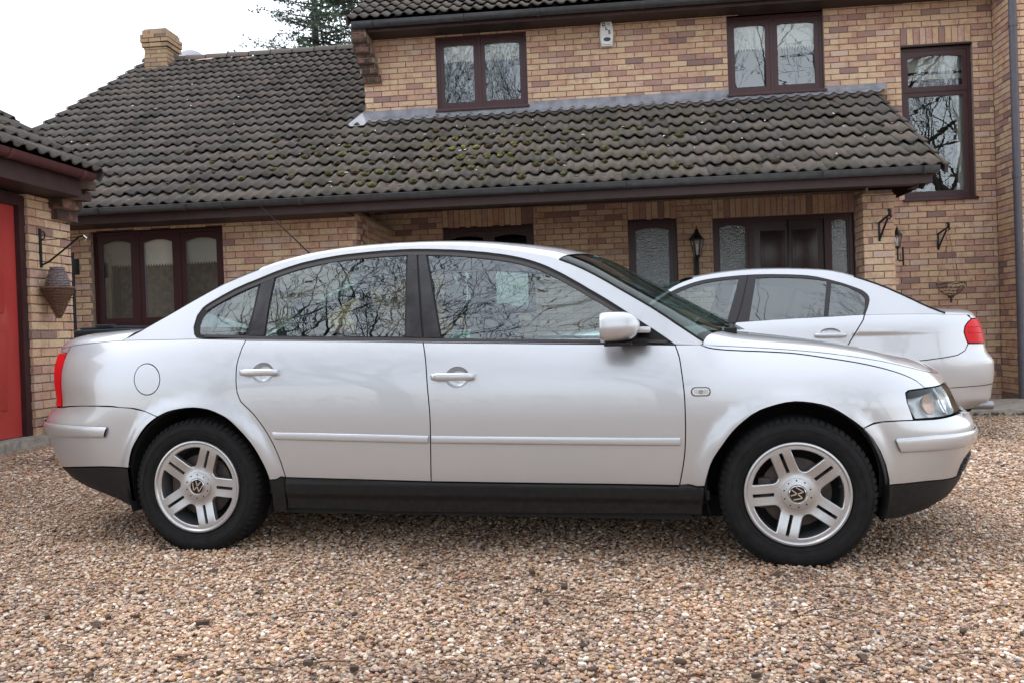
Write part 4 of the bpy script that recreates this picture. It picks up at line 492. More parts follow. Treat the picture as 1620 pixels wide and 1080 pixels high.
def twin(o,parent=None):
    q=o.copy(); C.objects.link(q); q.scale=(1,-1,1)
    for ch in list(o.children):
        c=ch.copy(); C.objects.link(c); c.parent=q
    return q
def loft(name,E,Cc,T0,mat,parent,r=.05,tc=.35,n=22,across=True):
    """sheet from edge curve E to centre curve Cc, leaving E along T0, meeting the centre plane level"""
    E=np.array(E);Cc=np.array(Cc);T0=np.array(T0); v=np.linspace(0,1,n)**1.6
    P1=E+T0*np.asarray(r).reshape(-1,1); P2=Cc+(E-Cc)*np.array([.15,1,0])*tc
    G=((1-v)**3)[None,:,None]*E[:,None]+(3*v*(1-v)**2)[None,:,None]*P1[:,None]+(3*v*v*(1-v))[None,:,None]*P2[:,None]+(v**3)[None,:,None]*Cc[:,None]
    m=len(E); V=G.reshape(-1,3); F=[(i*n+j,i*n+j+1,(i+1)*n+j+1,(i+1)*n+j) for i in range(m-1) for j in range(n-1)]
    V=list(V)
    if across:
        k=len(V); idx=[i*n+n-1 for i in range(m)]; W=[q*np.array([1,-1,1]) for q in V]
        mp={k+a:a for a in idx}
        F+= [tuple(mp.get(k+a,k+a) for a in f[::-1]) for f in F]; V=V+W
    me=bpy.data.meshes.new(name); me.from_pydata([tuple(map(float,p)) for p in V],[],[tuple(map(int,f)) for f in F])
    bm=bmesh.new(); bm.from_mesh(me); bmesh.ops.delete(bm,geom=[q for q in bm.verts if not q.link_faces],context='VERTS'); bmesh.ops.recalc_face_normals(bm,faces=bm.faces[:])
    up=sum((f.normal.z*f.calc_area() for f in bm.faces)); 
    if up<0: bmesh.ops.reverse_faces(bm,faces=bm.faces[:])
    bm.to_mesh(me); bm.free(); me.polygons.foreach_set('use_smooth',[True]*len(me.polygons)); me.update()
    return link(name,me,parent,mat)
def join(a,b):
    """merge mesh b into a"""
    bm=bmesh.new(); bm.from_mesh(a.data); bm.from_mesh(b.data); bm.to_mesh(a.data); bm.free(); bpy.data.objects.remove(b)
def circ(cx,cz,r,n=32,a0=0,a1=360,rz=None): return [(cx+r*math.cos(t),cz+(rz or r)*math.sin(t)) for t in np.radians(np.linspace(a0,a1,n,endpoint=(a1-a0)<360))]
def rrect(x0,x1,z0,z1,r,n=5):
    o=[]
    for cx,cz,a in ((x1-r,z1-r,0),(x0+r,z1-r,90),(x0+r,z0+r,180),(x1-r,z0+r,270)): o+=[(cx+r*math.cos(math.radians(a+90*k/n)),cz+r*math.sin(math.radians(a+90*k/n))) for k in range(n+1)]
    return o
def vw_badge(r):
    """ring and the V over W strokes, flat polygons in the disc plane"""
    s=[]
    def bar(p,q,w):
        p=np.array(p);q=np.array(q);d=(q-p)/np.linalg.norm(q-p);m=np.array([-d[1],d[0]])*w/2; return [tuple(p-m),tuple(q-m),tuple(q+m),tuple(p+m)]
    w=.15*r
    for a,b in (((-.40,.80),(-.02,.10)),((.40,.80),(.02,.10)),((-.84,.38),(-.42,-.70)),((.84,.38),(.42,-.70)),((-.42,-.70),(-.02,-.04)),((.42,-.70),(.02,-.04))):
        s.append(bar([x*r for x in a],[x*r for x in b],w))
    return s
def make_wheel(parent,x,y,z,R=.316,rim=.2175,rot=39.5,badge_rot=0,twin5=True,label=None,side=-1,tread=True):
    """side=-1: outer face towards -y"""
    wz=empty('wheel',(x,y,z),parent=parent); 
    if side>0: wz.rotation_euler=(0,0,math.pi)
    if label: wz['label']=label
    t=MB(); W=.205  # tyre: outer face at y=0, inner at W
    prof=[(rim-.006,.012),(rim+.004,.002),(rim+.012,-.004),(rim+.03,-.012),(rim+.055,-.015),(R-.030,-.010),(R-.016,.0),(R-.008,.012),(R-.003,.022),(R-.0015,.045)]
    for k in range(4): yy=.05+k*.032; prof+=[(R,yy),(R,yy+.012),(R-.009,yy+.014),(R-.009,yy+.02),(R,yy+.022)]
    prof+=[(R-.002,W-.02),(R-.012,W-.004),(R-.04,W+.01),(rim+.02,W+.006),(rim-.006,W-.01)]
    t.lathe(prof,72)
    if tread:
        for k in range(66):
            q=2*math.pi*k/66; c,s=math.cos(q),math.sin(q)
            for r0,r1,y0,y1,h in ((R-.020,R-.0005,.002,.034,.0095),):
                v=[]
                for rr,yy in ((r0,-.006),(r1-.006,.004),(r1+.001,.016),(r1+.002,.042),(r0,.042)):
                    for sgn in (-1,1): v.append((rr*c-sgn*h*s,yy,rr*s+sgn*h*c))
                t.add(v,[(0,2,3,1),(2,4,5,3),(4,6,7,5),(6,8,9,7),(0,8,6,4,2),(1,3,5,7,9)])
    for rr in (rim+.016,rim+.05): t.lathe([(rr-.0015,-.0118 if rr<rim+.03 else -.0152),(rr,-.0135 if rr<rim+.03 else -.0168),(rr+.0015,-.0118 if rr<rim+.03 else -.0152)],72)
    t.build('tyre',M_['tyre'],wz)
    b=MB(); b.lathe([(rim-.004,.014),(rim-.001,.0),(rim-.003,-.006),(rim-.010,-.0075),(rim-.016,-.003),(rim-.019,.006)],72); 
    rimo=b.build('rim',M_['alloy'],wz)
    b=MB(); b.lathe([(rim-.019,.006),(rim-.022,.02),(rim-.03,.05),(rim-.035,.10),(rim-.03,.17),(rim-.01,.19)],64); b.build('barrel',M_['alloy_dull'],rimo)
    # spoked face cut out of a shallow dish
    def disc(u,v):
        r=np.hypot(u,v); yy=.004+.016*sstep(.19,.07,r)-.006*sstep(.09,.05,r); return np.stack([u,yy-.004,v],-1)
    hw=.0405;rho=.030;ro=rim-.030
    holes=[];slots=[]
    for k in range(5):
        a0=math.radians(rot+72*k);a1=a0+math.radians(72); am=(a0+a1)/2; dc=(hw+rho)/math.sin(math.radians(36)); tt=dc*math.cos(math.radians(36))
        d0=np.array([math.cos(a0),math.sin(a0)]);n0=np.array([-d0[1],d0[0]]);d1=np.array([math.cos(a1),math.sin(a1)]);n1=np.array([d1[1],-d1[0]])
        te=math.sqrt((ro-.006)**2-hw**2); pts=[d0*te+n0*hw]
        pts+=[d0*s+n0*hw for s in np.linspace(te,tt,4)[1:]]
        c=np.array([math.cos(am),math.sin(am)])*dc; p0=d0*tt+n0*hw-c;p1=d1*tt+n1*hw-c; b0=math.atan2(p0[1],p0[0]);b1=math.atan2(p1[1],p1[0])
        while b1<b0: b1+=2*math.pi
        if b1-b0<math.pi*0: pass
        # sweep round the hub side
        if ((b0+b1)/2-(am+math.pi))%(2*math.pi)>1 and ((b0+b1)/2-(am+math.pi))%(2*math.pi)<5.2: b1-=2*math.pi
        pts+=[c+rho*np.array([math.cos(q),math.sin(q)]) for q in np.linspace(b0,b1,9)[1:-1]]
        pts+=[d1*s+n1*hw for s in np.linspace(tt,te,4)]
        e1=math.atan2(*(d1*te+n1*hw)[::-1]);e0=math.atan2(*(d0*te+n0*hw)[::-1])
        while e1<e0: e1+=2*math.pi
        pts+=[np.array([math.cos(q),math.sin(q)])*ro for q in np.linspace(e1-.03,e0+.03,9)]
        holes.append([tuple(q) for q in pts])
        if twin5:
            sw=.0072; slots.append(len(holes)); holes.append([tuple(d0*p+n0*s) for p,s in ((.092,-sw),(.180,-sw),(.180,sw),(.092,sw))])
    V,T,O2,H2=tri_region([(p[0],p[1]) for p in circ(0,0,rim-.014,60)],holes,.012)
    P=disc(V[:,0],V[:,1]); vv=list(P); ff=[]
    for tr in T:
        a,bb,c=P[tr]; n=np.cross(bb-a,c-a); ff.append(tuple(tr) if n[1]<0 else tuple(tr[::-1]))
    for hi_,loop in enumerate(H2):
        A=disc(loop[:,0],loop[:,1]); m=len(loop); ar=area(loop); nrm=shrink(loop,.0008 if hi_ in slots else .0035)
        B=disc(nrm[:,0],nrm[:,1])+np.array([0,.003,0]); D=B+np.array([0,.026,0]); base=len(vv); vv+=list(A)+list(B)+list(D)
        for i in range(m):
            j=(i+1)%m; ff+=[(base+i,base+j,base+m+j,base+m+i),(base+m+i,base+m+j,base+2*m+j,base+2*m+i)]
    me=bpy.data.meshes.new('spokes'); me.from_pydata([tuple(map(float,p)) for p in vv],[],[tuple(map(int,f)) for f in ff])
    me.polygons.foreach_set('use_smooth',[True]*len(me.polygons)); me.set_sharp_from_angle(angle=math.radians(25)); me.update(); sp=link('spokes',me,rimo,M_['alloy'])
    h=MB(); h.lathe([(.0655,.016),(.0655,.0075),(.064,.0055),(.045,.0025),(.040,.0015),(.0365,.004),(.0355,.006)],48); h.build('hub_cap',M_['alloy'],rimo)
    h=MB(); h.lathe([(.0355,.007),(.0345,.002),(.0325,.001),(.0318,.003)],40)
    ca,sa=math.cos(math.radians(badge_rot)),math.sin(math.radians(badge_rot))
    if twin5:
        for pl in vw_badge(.0318): h.prism([(x*ca-z*sa,x*sa+z*ca) for x,z in pl],.0022,.006)
    h.build('badge',M_['chrome'],rimo)
    h=MB(); h.lathe([(.033,.0055),(.0001,.0055)],32); h.build('badge_ground',M_['carblack'],rimo)
    h=MB()
    for k in range(10):
        q=math.radians(rot+18+36*k); h.lathe([(.0036,.0028),(.0001,.0028)],8,o=(.0555*math.cos(q),.0,.0555*math.sin(q)))
    h.build('bolt_holes',M_['underside'],rimo,kind='stuff')
    h=MB(); h.lathe([(.144,.060),(.140,.058),(.08,.058),(.07,.05),(.0001,.05)],48); h.lathe([(.144,.060),(.144,.08),(.0001,.08)],48); h.rbox(-.155,-.10,.045,.10,-.07,.06,.012); h.build('brake_disc',M_['disc'],wz)
    h=MB(); h.lathe([(rim-.012,.12),(.0001,.13)],32); h.build('wheel_back',M_['underside'],wz)
    v=MB(); q=math.radians(rot-36+8); v.tube([(.178*math.cos(q),.012,.178*math.sin(q)),(.168*math.cos(q),-.006,.168*math.sin(q))],.004,6); v.build('valve',M_['carblack'],rimo)
    return wz
def body_common(S,root,paintm,smin_pts,arches,zlow=.20):
    """dark inner shell just under the skin so the shut lines read dark"""
    lo,hi=S.smin,S.smax
    out=[(lo,.32),(lo,float(S.zs(lo))-.03)]+[(float(s),float(S.zs(s))-.004) for s in np.linspace(lo,hi,60)[1:-1]]+[(hi,float(S.zs(hi))-.03),(hi,.30)]
    hl=[]
    (fx,fz,fr),(rx,rz,rr)=arches
    bot=[(hi,.30)]; 
    out+= [(fx+fr,.25)]+circ(fx,fz,fr,18,0,180)+[(fx-fr,.25),(rx+rr,.25)]+circ(rx,rz,rr,18,0,180)+[(rx-rr,.25)]
    return out
# ================================================================ silver estate-length saloon, side on
def shell_and_liners(S,root,arches,zs_off=.006,cut=()):
    (fx,fz,fr),(rx,rz,rr)=arches; lo,hi=S.smin,S.smax
    out=[(float(s),float(S.zs(s))-zs_off) for s in np.linspace(lo,hi,70)]+[(hi,.30),(fx+fr+.004,.27)]+circ(fx,fz,fr+.004,20,0,180)+[(fx-fr-.004,.24),(rx+rr+.004,.24)]+circ(rx,rz,rr+.004,20,0,180)+[(rx-rr-.004,.27),(lo,.33)]
    panel('inner_shell',S.ring,out,M_['underside'],root,grid=.09,off=-.036,gap=0,flange=0,across=True,holes=cut)
    b=MB()
    for cx,cz,r in arches:
        n=24; v=[];f=[]
        for y in (-.845,-.50):
            for k in range(n+1):
                a=math.radians(-22+224*k/n); v.append((cx+(r+.012)*math.cos(a),y,cz+(r+.012)*math.sin(a)))
        for k in range(n): f.append((k,k+1,n+2+k,n+1+k))
        c0=len(v); v.append((cx,-.50,cz)); f+=[(c0,n+1+k,n+2+k) for k in range(n)]
        b.add(v,f,sm=True); b.add([(x,-y,z) for x,y,z in v],f,sm=True)
    b.box(arches[1][0]-.45,arches[0][0]+.40,-.62,.62,.20,.26)
    b.box(arches[1][0]+.42,arches[0][0]-.42,-.80,.80,.185,.30); b.box(arches[1][0]+.30,arches[0][0]+.30,-.50,.50,.14,.20)  # floor widened and low centre box added to deepen shade under the car
    b.box(arches[1][0]-.80,arches[1][0]-.45,-.55,.55,.27,.30)
    b.box(arches[0][0]+.40,arches[0][0]+.62,-.55,.55,.25,.28)
    b.build('underbody',M_['underside'],root)
def ring_top(S,ss):
    ss=np.asarray(ss); z=S.zs(ss); E=S.ring(ss,z); d=S.ring(ss,z)-S.ring(ss,z-.006); return E,d/np.linalg.norm(d,axis=1)[:,None]
def handle(S,root,x0,x1,z0,z1,cup,lock=False,mat=None):
    mat=mat or M_['paint']; F=S.ring
    xm=(x0+x1)/2; zm=(z0+z1)/2; y=float(F(xm,zm)[1])
    cx,cz,rx,rz=cup
    b=MB(); n=36; v=[];f=[]; R=(1.0,.97,.90,.75,.5,.2); Dp=(0,.004,.013,.021,.026,.028)
    for r,dp in zip(R,Dp):
        for k in range(n):
            a=2*math.pi*k/n; u=cx+rx*r*math.cos(a); w=cz+rz*r*math.sin(a); p=F(u,w); v.append((p[0],p[1]+dp,p[2]))
    for i in range(len(R)-1):
        for k in range(n): f.append((i*n+k,i*n+(k+1)%n,(i+1)*n+(k+1)%n,(i+1)*n+k))
    f.append(tuple((len(R)-1)*n+k for k in range(n))); b.add(v,f,sm=True); c=b.build('handle_cup',mat,root,sharp=False); twin(c)
    b=MB(); m=14; pts=[];rad=[]
    L=x1-x0
    v=[];f=[];K=12
    for i in range(m+1):
        u=i/m; e=min(1,math.sin(math.pi*min(max(u,.0),1))*3.2)**.5 if 0<u<1 else .35
        hh=(z1-z0)/2*max(.45,e); dep=.010*max(.5,e); yo=y-.016-.009*math.sin(math.pi*u)
        for k in range(K):
            a=2*math.pi*k/K; v.append((x0+L*u,yo+dep*math.cos(a)*1.0,zm+hh*math.copysign(abs(math.sin(a))**.7,math.sin(a))))
    for i in range(m):
        for k in range(K): f.append((i*K+k,i*K+(k+1)%K,(i+1)*K+(k+1)%K,(i+1)*K+k))
    f.append(tuple(range(K)));f.append(tuple(m*K+k for k in range(K))); b.add(v,f,sm=True)
    for xx in (x0+.012,x1-.012): b.rbox(xx-.012,xx+.012,y-.014,y+.004,z0+.004,z1-.004,.003)
    h=b.build('door_handle',mat,root,sharp=False)
    if lock:
        q=MB(); q.lathe([(.0075,-.001),(.007,-.003),(.0055,-.003),(.005,-.0015),(.0001,-.0015)],20,o=(x0+.024,y-.0262,zm)); q.build('lock',M_['alloy_dull'],h)
    twin(h)
def seat_mesh(x,y,w=.26,hr=True,back=.58,base=.30):
    b=MB(); b.rbox(x-.02,x+.46,y-w,y+w,base,base+.16,.05)
    # leaning backrest
    bb=MB(); bb.rbox(-.07,.07,-w+.01,w-.01,0,back,.05)
    a=math.radians(-20); b.add([(x+px*math.cos(a)+pz*math.sin(a),y+py,base+.10-px*math.sin(a)+pz*math.cos(a)) for px,py,pz in bb.v],bb.f,sm=True)
    if hr:
        hh=MB(); hh.rbox(-.045,.055,-.13,.13,back+.045,back+.225,.045); hh.tube([(0,-.05,back-.05),(0,-.05,back+.09)],.007,6); hh.tube([(0,.05,back-.05),(0,.05,back+.09)],.007,6)
        b.add([(x+px*math.cos(a)+pz*math.sin(a),y+py,base+.10-px*math.sin(a)+pz*math.cos(a)) for px,py,pz in hh.v],hh.f,sm=True)
    return b
def interior(root,f0=.15,r0=-.72,cowl=.78,w=.70,top=.93,wheel_y=-.36,flip=1):
    for y in (-.37,.37):
        b=seat_mesh(f0*1.0,y); b.v=[(x*flip,yy,z) for x,yy,z in b.v]; b.build('front_seat',M_['seat'],root)
    b=MB()
    for y in (-.42,.42):
        s=seat_mesh(r0,y,.27,True,.56,.33); b.add(s.v,s.f,sm=True)
    b.v=[(x*flip,y,z) for x,y,z in b.v]; b.build('rear_bench',M_['seat'],root)
    b=MB(); b.rbox(cowl-.12,cowl+.32,-w,w,.55,top-.03,.05); b.v=[(x*flip,y,z) for x,y,z in b.v]; b.build('dashboard',M_['trim'],root)
    b=MB(); n=28; P=[(cowl-.22+.06*math.sin(2*math.pi*k/n),wheel_y+.185*math.cos(2*math.pi*k/n),top-.10+.175*math.sin(2*math.pi*k/n)) for k in range(n+1)]
    b.tube(P,.014,8,caps=False); b.tube([(cowl-.22,wheel_y,top-.10),(cowl,wheel_y,top-.16)],.03,8); b.rbox(cowl-.235,cowl-.20,wheel_y-.17,wheel_y+.17,top-.13,top-.08,.012)
    b.v=[(x*flip,y,z) for x,y,z in b.v]; b.build('steering_wheel',M_['trim'],root)
    b=MB(); b.box(-1.5,1.0,-.74,.74,.26,.30); b.rbox(-1.75,-.92,-.66,.66,.80,.965,.03)
    for y in (-.755,.735): b.rbox(-1.15,.85,y,y+.03,.30,.925,.012)
    b.v=[(x*flip,y,z) for x,y,z in b.v]; b.build('cabin_lining',M_['trim'],root)
S=Surf(PASSAT)
car=empty('parked_car',label='silver four-door saloon in the foreground, side on, its front wheel nearest the camera',cat='car')
_m=Matrix(((.99656,.08184,.01302,-.5088),(-.08183,.99665,-.00107,4.7046),(-.01306,0,.99991,1.0-.9972),(0,0,0,1)))
car.matrix_world=_m
PM=M_['paint']
AR=((1.345,.335,.356),(-1.348,.322,.360))
shell_and_liners(S,car,AR,cut=[shrink(PD['headlight'],-.004)])
panel('front_wing',S.ring,PD['front_fender'],PM,car)
CUPF=(-.0815,.8085,.0545,.047); CUPR=(-1.005,.8395,.054,.046)
panel('front_door',S.ring,PD['front_door'],PM,car,holes=[circ(CUPF[0],CUPF[1],CUPF[2],36,rz=CUPF[3])])
panel('rear_door',S.ring,PD['rear_door'],PM,car,holes=[circ(CUPR[0],CUPR[1],CUPR[2],36,rz=CUPR[3])])
flap=PD['flap']; fh=shrink(flap,-.0022)
panel('rear_wing',S.ring,PD['quarter'],PM,car,holes=[fh])
panel('fuel_flap',S.ring,flap,PM,car,off=.0005,grid=.02)
bl=MB(); 
def zl(pts,up):
    q=sorted((p for p in pts),key=lambda p:p[0]); zm=sum(p[1] for p in pts)/len(pts)
    q=[p for p in q if (p[1]>zm)==up]; X=[p[0] for p in q]; Z=[p[1] for p in q]; c=np.polyfit(X,Z,2 if max(X)-min(X)>.6 else 1); return lambda u:np.polyval(c,np.clip(u,min(X),max(X)))
for k in ('mould_f','mould_r'): panel('side_moulding',bulge(S.ring,zl(PD[k],False),zl(PD[k],True),.009),PD[k],PM,car,flange=.008,grid=.006)
def sillF(u,v):
    P=S.ring(u,v); h=.003+.011*sstep(.350,.334,v)-.014*sstep(.288,.258,v); return P+np.stack([0*h,-h,0*h],-1)
panel('sill',sillF,PD['sill'],M_['carblack'],car,grid=.012,flange=.02)
for sx in (-.209,.872): panel('sill_joint',sillF,[(sx-.002,.262),(sx-.002,.345),(sx+.002,.345),(sx+.002,.262)],M_['underside'],car,off=.0012,gap=0,flange=.001,grid=.05)
panel('mud_flap',S.ring,PD['mudflap'],M_['carblack'],car,off=.006,flange=.03)
panel('front_bumper',S.ring,PD['front_bumper'],PM,car,across=True)
panel('front_skirt',S.ring,PD['bumper_skirt_f'],M_['carblack'],car,across=True,off=.003,flange=.02)
panel('bumper_strip',bulge(S.ring,lambda u:np.interp(u,[1.75,2.07,2.25,2.45,3],[.4715,.4703,.466,.462,.46]),lambda u:np.interp(u,[1.75,1.93,2.19,2.45,3],[.5362,.5411,.536,.533,.533]),.012),PD['fstrip'],PM,car,across=True,flange=.008,grid=.010)
g=panel('bumper_vent',S.ring,PD['fvent'],M_['underside'],car,off=.002,flange=.004,grid=.02,gap=0)
vs=MB()
for z in (.352,.366,.380,.394,.408):
    ss=np.linspace(2.215 if z<.39 else 2.25,2.64,12); P=S.ring(ss,ss*0+z); nn=fnormal(S.ring,ss,ss*0+z,np.stack([-P[:,0],-P[:,1],0*ss],-1)); P=P+nn*.006
    vs.tube([tuple(p) for p in P],.003,5)
v_=vs.build('vent_slats',M_['carblack'],car); twin(v_)
panel('rear_bumper',S.ring,PD['rear_bumper'],PM,car,across=True)
panel('rear_skirt',S.ring,PD['bumper_skirt_r'],M_['carblack'],car,across=True,off=.003,flange=.02)
panel('bumper_strip',bulge(S.ring,lambda u:np.interp(u,[-3.1,-2.5,-2.0,-1.8],[.525,.526,.531,.534]),lambda u:np.interp(u,[-3.1,-2.5,-2.2,-1.95,-1.8],[.60,.599,.597,.592,.590]),.012),PD['rstrip'],PM,car,across=True,flange=.008,grid=.010)
panel('tail_light',S.ring,PD['taillight'],M_['redlens'],car,off=.004,flange=.02)
panel('boot_lid',S.ring,PD['boot_face'],PM,car,across=True)
panel('number_plate',S.ring,[(S.smin+.001,.70),(-2.79,.70),(-2.79,.81),(S.smin+.001,.81)],M_['white'],car,across=True,off=.004,gap=0)
# bonnet: strip above the wing seam + the top sheet
h1=panel('bonnet',S.ring,PD['hood_strip'],PM,car,across=True)
ss=np.linspace(.985,S.smax,46); E,T=ring_top(S,ss)
zc=hermite([(.9,.99),(1.1,.985),(1.3,.967),(1.45,.946),(1.6,.917),(1.78,.877),(1.93,.835),(2.06,.79),(2.2,.74)])
xa=np.where(E[:,0]<1.6,E[:,0]+.20*sstep(1.6,1.0,E[:,0]),1.6+(E[:,0]-1.6)*.62)
Cc=np.stack([xa,0*xa,zc(xa)],-1)
h2=loft('bonnet_top',E,Cc,T,PM,h1,r=.10,tc=.55)
ss=np.linspace(S.smin,-1.79,40); E,T=ring_top(S,ss)
xa=np.where(E[:,0]>-2.0,E[:,0],-2.0+(E[:,0]+2.0)*.7); zc=hermite([(-2.5,1.02),(-2.35,1.035),(-2.2,1.045),(-2.0,1.056),(-1.7,1.068)])
loft('boot_top',E,np.stack([xa,0*xa,zc(xa)],-1),T,PM,car,r=.09,tc=.55)
# lamps
hlm=panel('headlight',S.ring,PD['headlight'],M_['lamp_glass'],car,off=.001,flange=.01,grid=.03,mirror=False)
ho=shrink(PD['headlight'],.004); bk=panel('lamp_bowl',S.ring,ho,M_['bowl'],hlm,off=-.080,flange=-.076,grid=.03,gap=0,mirror=False)
q=MB()
def lampdisc(s,z,r,mat,nm,depth=-.03):
    p=S.ring(s,z); n=fnormal(S.ring,np.array([s]),np.array([z]),np.array([[-p[0],-p[1],0.]]))[0]; n=Vector(n); 
    b=MB(); b.lathe([(r,.0),(r*.96,.006),(r*.8,.018),(r*.45,.030),(.001,.034)],28); R=Vector((0,-1,0)).rotation_difference(n).to_matrix()
    b.v=[tuple(Vector(p.tolist())+n*depth+R@Vector(v)) for v in b.v]; return b.build(nm,mat,hlm)
lampdisc(1.985,.663,.043,M_['amber'],'indicator_bowl',-.020); lampdisc(2.16,.668,.050,M_['chrome'],'reflector',-.022); lampdisc(2.36,.67,.048,M_['chrome'],'reflector',-.022)
dv=S.ring(np.linspace(2.10,2.06,6),np.linspace(.615,.724,6)); b=MB(); b.tube([tuple(p+np.array([-.004,.006,0])) for p in dv],.0035,6); b.build('lamp_divider',M_['alloy'],hlm)
twin(hlm)
gr=[(2.505,.622),(2.505,.728),(S.smax,.73),(S.smax,.622)]
gp=panel('grille',S.ring,gr,M_['underside'],car,across=True,off=-.006,flange=.004)
b=MB()
for z in (.64,.66,.68,.70,.72):
    s3=np.linspace(2.51,S.smax,8); P=S.ring(s3,s3*0+z); P=np.vstack([P,P[::-1]*np.array([1,-1,1])]); b.tube([tuple(p) for p in P],.0035,5)
b.build('grille_bars',M_['chrome'],gp)
# side indicator and its rim
I=PD['indicator']; xi0,xi1,zi1,zi0=I[0][0],I[1][0],I[2][1],I[3][1]
panel('indicator_rim',S.ring,rrect(xi0-.001,xi1+.001,zi0,zi1,.0175),M_['rubber'],car,off=.0035,flange=.004,grid=.01,gap=0)
panel('side_indicator',S.ring,rrect(xi0+.004,xi1-.004,zi0+.0045,zi1-.0045,.0135),M_['clearplastic'],car,off=.0062,flange=.003,grid=.008,gap=0)
b=MB(); p=S.ring((xi0+xi1)/2,(zi0+zi1)/2); b.lathe([(.001,-.0075),(.007,-.0085),(.010,-.0065)],14,o=(float(p[0]),float(p[1])-.0005,float(p[2]))); 
for k in range(4): b.box(float(p[0])-.026+.006*k,float(p[0])-.0245+.006*k,float(p[1])-.0078,float(p[1])-.006,float(p[2])-.010,float(p[2])+.010); b.box(float(p[0])+.008+.006*k,float(p[0])+.0095+.006*k,float(p[1])-.0078,float(p[1])-.006,float(p[2])-.010,float(p[2])+.010)
q=b.build('indicator_bulb',M_['alloy_dull'],car,kind='stuff'); twin(q)
handle(S,car,-1.112,-.925,.8255,.857,CUPR)
handle(S,car,-.198,.001,.7945,.8285,CUPF,lock=True)
# washer cap on the bumper
p=S.ring(2.30,.588); b=MB(); b.rbox(p[0]-.03,p[0]+.005,p[1]-.02,p[1]+.02,p[2]+.012,p[2]+.020,.003); b.build('washer_cover',PM,car)
# glasshouse
G_=PG
def gl(off): return lambda u,v:S.side(u,v)+np.array([0,-off,0])
dl=[p for p in G_['dlo']]
rs=panel('roof_side',S.side,G_['roof_side'],PM,car,holes=[dl],gap=0,flange=.01,grid=.03)
panel('window_surround',S.side,shrink(dl,.001),M_['carblack'],car,off=-.003,gap=0,flange=.006,grid=.03,holes=[shrink(G_[k],-.0005) for k in ('rear_glass','front_glass','quarter_glass')])
# grey finisher strips: along the top of the doors and the waist
def strip(name,pts,w,off,mat,F=None):
    F=F or S.side
    P=np.array(pts,float); t=np.gradient(P,axis=0); t/=np.linalg.norm(t,axis=1)[:,None]; n=np.stack([-t[:,1],t[:,0]],1)*w/2
    return panel(name,F,[tuple(p) for p in np.vstack([P+n,(P-n)[::-1]])],mat,car,off=off,gap=0,flange=.005,grid=.02)
top=[p for p in dl if p[1]>float(S.zs(p[0]))+.035]; top=sorted(top,key=lambda p:p[0])
tp=[]
for i,p in enumerate(top):
    if not tp or p[0]-tp[-1][0]>.02: tp.append(p)
t2=np.array(tp); tt=np.gradient(t2,axis=0); tt/=np.linalg.norm(tt,axis=1)[:,None]; inn=t2+np.stack([tt[:,1],-tt[:,0]],1)*.0235
strip('door_frame_trim',inn[1:-1],.015,.002,M_['rubber'])
wl=np.linspace(-1.33,.83,50); strip('waist_seal',np.stack([wl,S.zs(wl)+.0095+.004*sstep(-.9,-1.3,wl)],1),.012,.004,M_['rubber'])
for k,m in (('quarter_glass','car_glass'),('rear_glass','car_glass'),('front_glass','car_glass')):
    panel({'quarter_glass':'quarter_window','rear_glass':'rear_window','front_glass':'front_window'}[k],S.side,G_[k],M_[m],car,off=-.003,gap=.0005,flange=0,grid=.03)
for k in ('c_post','b_post_r','b_post_f'): panel('pillar_cover',S.side,G_[k],M_['glossblack'],car,off=.001,gap=.001,flange=.006,grid=.02)
panel('mirror_sail',S.side,G_['sail'],M_['carblack'],car,off=.003,gap=0,flange=.006,grid=.02)
ed=np.array(G_['edge']); E=S.side(ed[:,0],ed[:,1]); d=S.side(ed[:,0],ed[:,1])-S.side(ed[:,0],ed[:,1]-.01); T=d/np.linalg.norm(d,axis=1)[:,None]
T=T+np.array([0,.9,0]); T/=np.linalg.norm(T,axis=1)[:,None]
cx=hermite([(-1.80,-1.86),(-1.45,-1.50),(-1.05,-.99),(-.6,-.6),(-.1,-.05),(.15,.22),(.33,.47),(.6,.80),(.99,1.22)])(ed[:,0])
cz=hermite([(-1.88,1.055),(-1.7,1.155),(-1.4,1.295),(-1.15,1.385),(-.99,1.418),(-.6,1.451),(-.15,1.458),(.22,1.432),(.47,1.385),(.80,1.215),(1.22,.985)])(cx)
Cc=np.stack([cx,0*cx,cz],-1)
i0=int(np.argmin(abs(ed[:,0]+1.10))); i1=int(np.argmin(abs(ed[:,0]-.335)))
rr=.05+.02*np.ones(len(ed))
loft('rear_screen',E[:i0+1],Cc[:i0+1],T[:i0+1],M_['screen_glass'],car,r=rr[:i0+1],tc=.5)
loft('roof',E[i0:i1+1],Cc[i0:i1+1],T[i0:i1+1],PM,car,r=rr[i0:i1+1],tc=.62)
loft('windscreen',E[i1:],Cc[i1:],T[i1:],M_['screen_glass'],car,r=rr[i1:],tc=.5)
b=MB(); b.tube([tuple(p+T[i]*.004) for i,p in enumerate(E) if i>=i1],.006,6); ws=b.build('screen_seal',M_['carblack'],car); twin(ws)
b=MB(); b.rbox(-.75,.12,-.52,.52,1.362,1.374,.005); b.build('headlining',M_['trim'],car)
